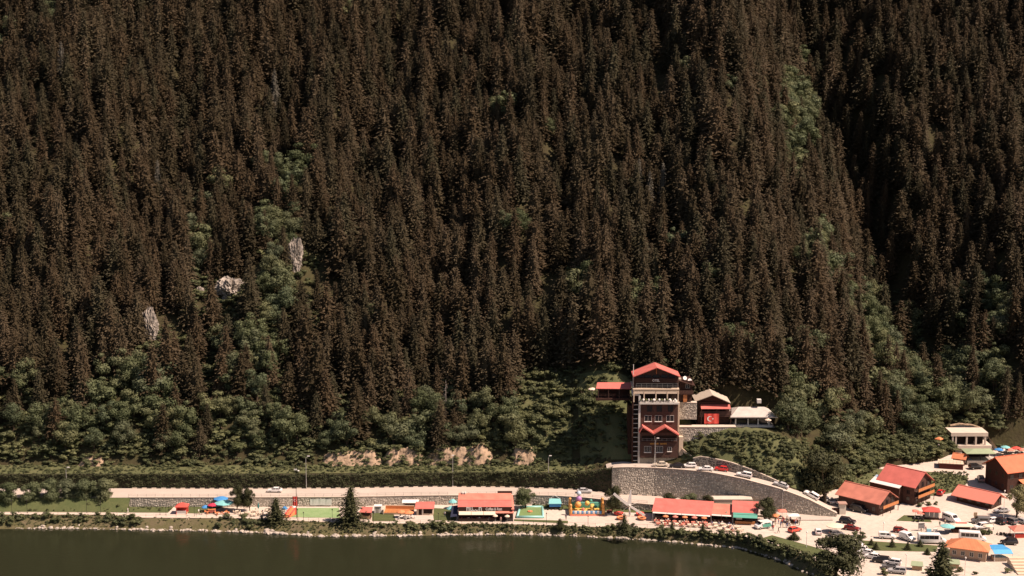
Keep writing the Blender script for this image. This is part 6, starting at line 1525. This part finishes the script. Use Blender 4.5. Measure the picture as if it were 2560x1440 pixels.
# big brown house at the right edge
x, y, z = GP(2515, 1222); t = thing('brown_house', 'large dark brown house with orange roof at the right edge', 'house', (x+4.5, y+3.5, z), R(22))
gable_wall(t, 16, 10, -.5, 6.8, 9.8, mBrownD); gable_roof(t, 16, 10, 6.8, 9.8, .9, M('red orange roof', (0.64,0.17,0.085), .65, .2, .18, .5, ribs=.02))
for f in range(2):
    for k in range(5): window(t, '-y', -6.4+3.2*k, 1.2, .9+3.1*f, 1.3, -5.0, False, 1, frame=mBrown)
    for k in range(3): window(t, '-x', -3+3*k, 1.0, 1.0+3.1*f, 1.2, -8.0, False, 1, frame=mBrown)
MB().slab([(-4,-7.2,2.9),(8.4,-7.2,2.9),(8.4,-5.02,3.6),(-4,-5.02,3.6)], .12).build('porch_roof', mOrangeR, t); MB().box(-4,8.2,-6.4,-5.02,2.5,2.65).build('balcony_floor', mBrown, t)
nb = MB().box(0,.9,-.03,.03,0,.9).mesh('balcony_board', mOrangeW)
for k in range(12): link('balcony_board', nb, t, (-3.8+k, -6.45, 1.4))
MB().lathe([(.3,0),(.3,.8),(.4,.85)], (-5,1.2,9.0), 8).build('chimney', mBrownD, t)
# red roofed kiosk on the square
x, y, z = GP(2331, 1300); t = gazebo((x, y+1.6, z), -8, 4.0, 3.0, 2.5, 1.0, mRedC, mBrown, 'glazed kiosk with red hipped roof on the square', oh=.45)
for a in range(3): MB().box(-1.9+1.28*a,-1.9+1.28*a+1.2,-1.48,-1.44,.7,2.3).build('window', M('grey kiosk glass', (0.20,0.19,0.18), .15, .5), t)
MB().box(-1.95,1.95,-1.5,-1.4,.1,.68).build('counter', mBrownD, t); MB().box(-1.95,-1.85,-1.4,1.4,.1,2.4).build('side_wall', mBrownD, t)
x, y, z = GP(2302, 1299); umbrella((x, y+.4, z), 1.4, 2.3, mPink, 'faded red parasol left of the glazed kiosk', drop=.45, n=4); x, y, z = GP(2290, 1294); umbrella((x, y+.6, z), 1.3, 2.2, mPink, 'second faded red parasol further left of the glazed kiosk', drop=.4, n=4)
def scooter(px, py, deg, label):
    x, y, z = GP(px, py); t = thing('motor_scooter', label, 'scooter', (x, y, z), R(deg), 'parked scooters')
    for a in (-.62,.62): o = MB().tube((a,-.06,.26), (a,.06,.26), .26, n=10).build('wheel', mTyre, t)
    MB().prism([(-.8,.3),(-.75,.75),(-.1,.78),(.05,.4),(.4,.38),(.5,.95),(.6,.95),(.62,.4),(.3,.25)], 'y', -.14,.14).build('body', mBlackM, t); MB().box(-.7,-.05,-.15,.15,.78,.9).build('seat', mBlackM, t); MB().tube((.5,-.32,1.05),(.5,.32,1.05),.03,n=5).build('handlebar', mMetal, t)
for i, (px, py) in enumerate(((2286,1303),(2296,1304),(2306,1302),(2446,1335),(2456,1336),(2466,1335),(2474,1334),(2498,1338),(2506,1339),(2520,1341))): scooter(px, py, 70+i*13, 'dark scooter parked ' + ('beside the faded red parasols' if i < 3 else 'in the row behind the orange roofed building' if i < 7 else 'next to the red market tent'))
# sign post, info board, cooler
x, y, z = GP(2437, 1306); t = thing('sign_post', 'wooden sign post in front of the low faded red roof', 'sign', (x, y, z)); MB().box(-.22,.22,-.2,.2,0,2.4).build('post', mWood, t); MB().box(-.5,.5,-.27,-.21,2.0,3.0).build('board', mWood, t)
x, y, z = GP(2303, 1327); t = thing('info_board', 'grey framed information board beside the long minibus', 'information board', (x, y, z), R(8)); MB().box(-.9,.9,-.06,.06,.7,2.2).build('panel', M('grey panel', (0.22,0.21,0.20), .4, .4), t)
for a in (-.85,.85): MB().box(a-.05,a+.05,-.05,.05,0,2.3).build('post', mMetal, t)
MB().box(-.95,.95,-.2,.2,2.25,2.4).build('top_rail', mOffW, t)
x, y, z = GP(2322, 1331); t = thing('ice_chest', 'pale blue ice cream chest beside the information board', 'freezer', (x, y, z)); MB().box(-.6,.6,-.35,.35,.08,.9).build('body', M('sky blue paint', (0.22,0.50,0.68), .4, .4), t); MB().box(-.62,.62,-.37,.37,.9,1.0).build('lid', mAqua, t)
x, y, z = GP(2338, 1329); t = thing('vendor_box', 'white vendor box right of the pale blue ice cream chest', 'box', (x, y, z)); MB().box(-.5,.5,-.35,.35,0,.75).build('body', mWhite, t); MB().box(-.55,.55,-.4,.4,.75,.82).build('lid', mOffW, t)
x, y, z = GP(2370, 1334); umbrella((x, y+.5, z), 2.0, 2.5, mAqua, 'wide pale aqua parasol in the middle of the stalls on the square', drop=.5, n=10)
x, y, z = GP(2087, 1331); umbrella((x, y, z), 2.5, 2.4, mCreamC, 'wide cream parasol alone on the square near the black car', drop=.4, n=12)
x, y, z = GP(2470, 1330); umbrella((x, y, z), 1.5, 2.2, mCreamC, 'pale parasol right of the white off-roader', drop=.4)
x, y, z = GP(2408, 1334); t = gazebo((x, y+1.6, z), -3, 5.2, 2.6, 2.0, .5, mCreamC, mBrown, 'market stall with cream and red roof beside the aqua parasol', 'market_stall', 'stall', counter=mBrownD, back=mBrownD, ridge=.6); MB().slab([(-1.6,-.25,2.52),(1.4,-.25,2.52),(1.4,.6,2.56),(-1.6,.6,2.56)], .05).build('red_sheet', mRedC, t)
x, y, z = GP(2548, 1344); t = gazebo((x+1, y+1.2, z), 4, 5.2, 3.2, 2.2, 1.0, mPink, mWhite, 'red market tent cut by the right picture edge', 'market_tent', 'tent', counter=mRedC, ridge=.5, oh=.5)
# orange roofed building
x, y, z = GP(2436, 1401); t = thing('orange_roof_house', 'tan building with orange hipped roof near the lower edge', 'building', (x-.5, y+3.2, z), R(-24))
MB().box(-4.6,4.6,-2.9,2.9,-.4,3.0).build('wall', M('tan render', (0.40,0.28,0.20), .85, .15, .12, .7), t); hip_roof(t, 9.2, 5.8, 3.0, 1.9, .8, mOrangeR, .35)
for k in range(3): window(t, '-x', -1.9+1.9*k, 1.1, .7, 1.5, -4.6, False, 1)
for k in range(4): window(t, '-y', -3.4+2.2*k, .9, 1.0, 1.1, -2.9, False, 1)
MB().slab([(-6.2,-3.4,2.5),(-5.3,-3.4,2.75),(-5.3,3.4,2.75),(-6.2,3.4,2.5)][::-1], -.08).build('eave_roof', mOrangeR, t)
for a in (-3.2,-1,1.2,3.2): MB().box(-6.0,-5.9,a-.05,a+.05,0,2.5).build('eave_post', mBrownD, t)
# blue awning stall
x, y, z = GP(2506, 1404); t = thing('blue_stall', 'stall under a bright blue awning right of the orange roof', 'stall', (x, y+1.2, z), R(2)); mB2 = M('bright blue sheet', (0.05,0.30,0.56), .5, .3)
MB().slab([(-2.4,-1.7,2.3),(2.5,-1.7,2.3),(2.5,0,2.9),(-2.4,0,2.9)], .08).build('front_sheet', M('light blue sheet', (0.10,0.42,0.66), .5, .3), t); MB().slab([(-2.4,.02,2.9),(2.5,.02,2.9),(1.2,2.8,3.3),(-3.2,2.8,3.3)], .08).build('rear_sheet', mB2, t); MB().box(-2.2,2.3,-1.0,1.6,0,1.0).build('counter', mCream, t)
for a in (-2.3,2.4): MB().tube((a,-1.6,0),(a,-1.6,2.2),.05,n=6).build('post', mWhite, t)
# cream bleachers at the right edge
x, y, z = GP(2552, 1436); t = thing('stone_steps', 'broad cream steps cut by the right picture edge', 'steps', (x+3, y+4, z))
for k in range(6): MB().box(-3.8,4,-4.5+1.5*k,-3.02+1.5*k,-.3,.25+.32*k).build('step', mCream, t)
for px, py, lb in ((2293,1424,'green topped garden box at the lower edge, left one'),(2385,1419,'green topped garden box right of the dark conifer')):
    x, y, z = GP(px, py); t = thing('garden_shelter', lb, 'shelter', (x, y, z), R(-15)); MB().slab([(-1.7,-1.0,1.3),(1.5,-1.0,1.3),(1.3,1.1,1.9),(-1.5,1.1,1.9)], .1).build('roof', mGreenC, t); MB().box(-1.3,1.2,-.7,.8,0,1.25).build('wall', mWood, t)
# lamps of the square
def plain_lamp(px, py, h, lb):
    x, y, z = GP(px, py); t = thing('street_lamp', lb, 'street lamp', (x, y, z)); MB().tube((0,0,0),(0,0,h),.09,.05,6).build('pole', mOffW, t); MB().lathe([(.08,h),(.24,h+.12),(.2,h+.35),(.05,h+.45)], n=8).build('globe', mWhite, t)
plain_lamp(2264, 1436, 5.0, 'white globe lamp beside the shoreside parking row'); plain_lamp(2147, 1432, 4.2, 'white globe lamp right of the large shore tree'); plain_lamp(2508, 1306, 9.0, 'tall thin lamp beside the willowy tree'); plain_lamp(2016, 1368, 4.0, 'thin globe lamp on the grass below the bright red hatchback'); plain_lamp(2412, 1438, 4.4, 'white globe lamp in front of the tan building'); plain_lamp(2208, 1344, 4.0, 'thin globe lamp beside the white pickup')
# ------------------------------------------------------------------ upper right: concrete frame, canopy, kiosks
cx, cy, cz_ = AY(2430, 1116, 480.0); t = thing('concrete_frame', 'unfinished pale concrete building with three dark bays below the forest', 'building', (cx, cy, cz_)); co = Vector(t.location)
qb = lambda n, a, b_, c, d, e, f, m_: abox(n, a, b_, c, d, e, f, m_, t, co, 480.0)
qb('roof_slab', 2376, 2468, 1080, 1089, -1.0, 6, mConc); qb('floor_slab', 2374, 2476, 1111, 1119, -1.4, 6, mConc); qb('back_wall', 2380, 2464, 1089, 1111, 4.5, 5.5, mBrownD); qb('base', 2380, 2470, 1119, 1140, -.6, 6, mConcD)
for px in (2380, 2388, 2415, 2438, 2461): qb('column', px-1.5, px+1.5, 1089, 1111, -.9, -.4, mConc)
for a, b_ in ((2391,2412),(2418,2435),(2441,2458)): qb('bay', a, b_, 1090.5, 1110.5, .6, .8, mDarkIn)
# curved pale wall round it
arc = [(2366,1118),(2368,1085),(2376,1066),(2400,1061),(2430,1064),(2452,1071),(2472,1094),(2490,1118)]
m = MB(); P_ = [Vector(AY(p, q, 487.0 if 0 < i < 7 else 481.0)) - co for i, (p, q) in enumerate(arc)]
for a, b_ in zip(P_[:-1], P_[1:]): m.add([a, b_, b_+Vector((0,.8,.0)), a+Vector((0,.8,0)), a-Vector((0,0,7)), b_-Vector((0,0,7)), b_+Vector((0,.8,-7)), a+Vector((0,.8,-7))], [(0,1,2,3),(7,6,5,4),(4,5,1,0),(5,6,2,1),(6,7,3,2),(7,4,0,3)])
m.build('rear_wall', mConcD, t); m = MB()
for a, b_ in zip(P_[:-1], P_[1:]): m.slab([a+Vector((0,-.3,.3)), b_+Vector((0,-.3,.3)), b_+Vector((0,1.1,.3)), a+Vector((0,1.1,.3))], .28)
m.build('rear_coping', mScarp, t)
gx, gy, gzz = AY(2445, 1146, 470); t = thing('canopy_roof', 'low sage green canopy roof below the concrete building', 'canopy', (gx, gy, gzz))
hip_roof(t, 9.0, 6.0, 2.4, .8, .2, mGreenC, .3)
for a in (-4.2,0,4.2):
    for b_ in (-2.7,2.7): MB().box(a-.08,a+.08,b_-.08,b_+.08,-1.5,2.4).build('post', mBlackM, t)
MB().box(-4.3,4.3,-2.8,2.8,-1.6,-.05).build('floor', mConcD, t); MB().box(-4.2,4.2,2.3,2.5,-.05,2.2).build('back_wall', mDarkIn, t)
kx, ky, kz = GP(2404, 1164); t = thing('timber_kiosk', 'small orange roofed timber kiosk left of the green canopy', 'kiosk', (kx, ky+2, kz), R(-30)); gable_wall(t, 3.6, 3.0, -.4, 2.4, 3.4, mBrown); gable_roof(t, 3.6, 3.0, 2.4, 3.4, .5, mOrangeR); window(t, '+x', 0, 1.1, .9, 1.1, 1.8, False, 1); MB().box(-.5,.5,-1.55,-1.5,0,1.9).build('door', mOrangeW, t)
kx, ky, kz = GP(2380, 1172); t = thing('raised_terrace', 'dark red walled terrace with pale deck left of the timber kiosk', 'terrace', (kx, ky+1.5, kz), R(-12)); MB().box(-3.6,3.6,-2,2.4,-.6,1.7).build('wall', M('dark red boards', (0.11,0.03,0.024), .7, .2), t); MB().box(-3.8,3.8,-2.2,2.6,1.7,1.85).build('deck', mCream, t); railing(t, (-3.7,-2.1,1.85), (3.7,-2.1,1.85), .9, 7, mBrown)
kx, ky, kz = AY(2347, 1103, 470); umbrella((kx, ky, kz-1.2), 1.4, 2.6, mOrangeC, 'lone orange parasol in the trees left of the concrete building', drop=.6, n=4)
for i, (px, py, mt, lb) in enumerate(((2497,1128,mBlue,'blue parasol at the top of the upper village'),(2513,1122,mAqua,'aqua parasol next to the blue one in the upper village'),(2524,1128,mPink,'first red parasol of the upper village'),(2540,1124,mRedC,'second red parasol of the upper village'),(2553,1128,mPink,'red parasol at the right edge of the upper village'),(2508,1130,mWhite,'small white parasol of the upper village'))):
    x, y, z = AY(px, py+10, 476+i*.8); umbrella((x, y, z), 1.5, 2.4, mt, lb, drop=.5)
    t = thing('cafe_table', 'table under a parasol of the upper village', 'table', (x+.9, y-.3, z), 0, 'tables of the upper village'); a, b_ = table_mb(.5); a.build('table_top', mCreamC, t); b_.build('table_leg', mBlackM, t)
xa_, ya_, za_ = AY(2525, 1140, 478); t = thing('cafe_terrace', 'pale terrace of the upper village behind the brown house', 'terrace', (xa_, ya_, za_)); MB().box(-7,9,-4,6,-4,-.02).build('deck', mCream, t); railing(t, (-7,-3.9,-.02), (9,-3.9,-.02), .95, 10, mWhite)
for k in range(14):
    px = random.choice([2290, 2310, 2345, 2360, 2395, 2480, 2150, 2240, 2400, 2470]) + random.uniform(-8,8); py = random.uniform(1312, 1345); x, y, z = GP(px, py); person(random.choice(['stand','walk']), random.choice(list(CLOTH)), random.choice(['navy','black','beige']), (x, y, z), random.uniform(0,360), 'passer-by walking between the stalls and cars of the square', 'passers-by on the square')
# ------------------------------------------------------------------ shore: boulders, bushes, small stuff
mBoul = M('pale shore stone', (0.44,0.38,0.31), 0.9, 0.15, 0.40, 1.2, 0.05, 3)
BO = []
for i in range(5):
    bm = bmesh.new(); bmesh.ops.create_icosphere(bm, subdivisions=2, radius=1.0)
    for v in bm.verts:
        p = v.co; s = 1 + .28*float(vnoise(p.x+i, p.y+p.z*1.3, 2.2, i)) + .14*float(vnoise(p.x-p.z, p.y, 4.4, i+3)); v.co = Vector((p.x*s*1.25, p.y*s*.95, p.z*s*.72))
    me = bpy.data.meshes.new('boulder'); bm.to_mesh(me); bm.free(); me.materials.append(mBoul); BO.append(me)
rb = random.Random(31); cnt = 0; xx = -142.0; small = []
while xx < 78:
    px = proj(xx, float(shoreY(xx)), 0)[0]
    dens = 0.5 if px < 330 else 1.0
    if 1860 < px: dens = .75
    xx += rb.choice([rb.uniform(.4,1.0), rb.uniform(.4,1.2), rb.uniform(1.2,3.6)])/dens
    if px < -40 or px > 2080: continue
    r_ = rb.uniform(.32,.72)*(1.15 if 560 < px < 900 or 1180 < px < 1420 else .95)
    rowsn = 2 if (1180 < px < 1440 and rb.random() < .8) or rb.random() < .3 else 1
    for q in range(rowsn):
        y = float(shoreY(xx)) + rb.uniform(-.35,.45) + q*rb.uniform(.7,1.5); z = .12 + q*.4
        if cnt < 298 and r_ > .3:
            o = link('boulder', rb.choice(BO), None, (xx, y, z), rb.uniform(0,6.28)); o.scale = (r_*rb.uniform(.85,1.3), r_, r_*rb.uniform(.8,1.15)); tag(o, 'pale boulder in the line of stones along the waterline', 'boulder', 'boulders along the waterline'); cnt += 1
        else: small.append((xx, y, z, rb.uniform(0,6.28), r_, r_, rb.randrange(5)))
for k in range(900):
    x = rb.uniform(-142, 80); small.append((x, float(shoreY(x))+rb.uniform(-.5,1.2), rb.uniform(.0,.25), rb.uniform(0,6.28), rb.uniform(.1,.24), rb.uniform(.1,.22), rb.randrange(5)))
scatter('shore_stones', small, BO, 'small pale stones scattered along the waterline', 'stones')
# bushes on the lake bank
bx_ = []
def bank_bush(n, px0, px1, s0, s1, t0=.25, t1=.95):
    for k in range(n):
        px = rb.uniform(px0, px1); x = G(px, 1315, 1)[0]; s_ = float(shoreY(x)); b_ = float(bankY(x)); t = rb.uniform(t0, t1); y = s_+(b_-s_)*t; z = gz(x, b_)*np.interp(t,[0,.35,.6,.85,1],[0,.5,.76,.95,1]); bx_.append((px, x, y, float(z)-.15, rb.uniform(s0, s1)))
for px, py in ((225,1270),(238,1268),(250,1272),(262,1266),(275,1270),(288,1268),(300,1272),(312,1266),(330,1258),(345,1254)):
    x, y, z = GP(px, py); o = link('bush', BUSH[px % 4][2], None, (x, y, z-.1), px*.3); o.scale = (1.0, .9, .75); tag(o, 'dark bush on the lawn right of the roadside trees', 'bush', 'bushes on the left lawn')
bank_bush(46, -20, 345, .55, 1.0); bank_bush(12, 545, 640, .5, .95); bank_bush(7, 640, 700, .4, .6); bank_bush(9, 900, 1010, .4, .7); bank_bush(24, 1020, 1160, .5, .85); bank_bush(16, 1160, 1300, .35, .6, .5); bank_bush(14, 1400, 1560, .4, .75, .4); bank_bush(58, 1540, 1870, .5, .85); bank_bush(50, 1868, 2060, .6, 1.05, .2, 1.0); bank_bush(12, 2040, 2120, .7, 1.3)
for i, (px, x, y, z, s) in enumerate(bx_):
    k = rb.randrange(4); where = 'left of the pink lake wall' if px < 345 else 'between the pink lake wall and the tallest conifer' if px < 900 else 'below the wooden stage and the coffee house' if px < 1310 else 'below the bouncy castle' if px < 1545 else 'below the long restaurant' if px < 1868 else 'where the shore curves towards the viewer'
    o = link('bush', BUSH[k][2], None, (x, y, z), rb.uniform(0,6.28)); o.scale = (s*rb.uniform(1,1.4), s*rb.uniform(1,1.3), s*rb.uniform(.7,1.0)); tag(o, 'green bush on the lake bank ' + where, 'bush', 'bank bushes ' + where)
gs = []
for k in range(2600):
    x = rb.uniform(-145, 95); s_ = float(shoreY(x)); b_ = float(bankY(x)); t = rb.uniform(.15, .97); px = proj(x, s_, 0)[0]
    if 345 < px < 560 and rb.random() < .85: continue
    gs.append((x, s_+(b_-s_)*t, float(gz(x, b_)*np.interp(t,[0,.15,.35,.6,.85,1],[0,.18,.5,.76,.95,1]))-.05, rb.uniform(0,6.28), rb.uniform(.14,.34), rb.uniform(.10,.22), rb.randrange(4)))
for k in range(800):
    px = rb.choice([rb.uniform(0,430), rb.uniform(1330,1640), rb.uniform(2100,2420), rb.uniform(2330,2420)]); py = rb.uniform(1252,1278) if px < 440 else rb.uniform(1262,1276) if px < 1700 else rb.uniform(1180,1230); x, y, z = GP(px, py); gs.append((x, y, z-.05, rb.uniform(0,6.28), rb.uniform(.15,.4), rb.uniform(.12,.3), rb.randrange(4)))
scatter('bank_grass', gs, [k[2] for k in BUSH], 'rough grass and weeds on the lake bank and lawns', 'grass')
# steps posts in the pink wall
for i, px in enumerate((424, 464)):
    x = G(px, 1300, 2)[0]; y = float(bankY(x)) - .45; t = thing('wall_ladder', ['left','right'][i] + ' pale ladder post leaning on the pink lake wall', 'ladder', (x, y-1.0, .3)); MB().tube((0,0,0),(.25,.9,2.3),.08,n=5).build('rail', mCream, t); MB().tube((.5,0,0),(.75,.9,2.3),.08,n=5).build('rail', mCream, t)
    for q in range(5): MB().tube((.05+.05*q,.18*q,.2+.45*q),(.55+.05*q,.18*q,.2+.45*q),.05,n=4).build('rung', mCream, t)
# garden shrubs of the square
for i, (px, py) in enumerate(((2145,1344),(2138,1341),(2154,1345),(2120,1345),(2470,1336),(2455,1338),(2340,1262),(2320,1264),(2300,1266),(2385,1408),(2400,1430),(2320,1432),(2440,1436),(2520,1432),(2210,1437))):
    x, y, z = GP(px, py); o = link('bush', BUSH[i % 4][2], None, (x, y, z-.1), i*1.2); s = .45+.12*(i % 3); o.scale = (s*1.4, s*1.3, s); tag(o, 'low shrub planted among the cars and stalls of the square', 'bush', 'shrubs on the square')
# dark slanted slab standing in for a cast shadow on the big stone wall
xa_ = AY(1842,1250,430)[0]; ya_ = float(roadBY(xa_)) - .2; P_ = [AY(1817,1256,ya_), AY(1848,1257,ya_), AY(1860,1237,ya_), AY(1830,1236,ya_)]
t = thing('wall_shadow', 'dark slanted cast shadow modelled as a slab on the big stone wall', 'panel', P_[0]); o0 = Vector(P_[0]); V_ = [Vector(p)-o0 for p in P_]  # category 'panel' here is the modelled shadow, not a real panel
MB().add([v+Vector((0,-.12,0)) for v in V_]+[v for v in V_], [(0,1,2,3),(7,6,5,4),(0,4,5,1),(1,5,6,2),(2,6,7,3),(3,7,4,0)]).build('sheet', M('dark shadow colour', (0.06,0.055,0.05), .8, .2), t)  # 'sheet' here is the shadow slab, not a real sheet
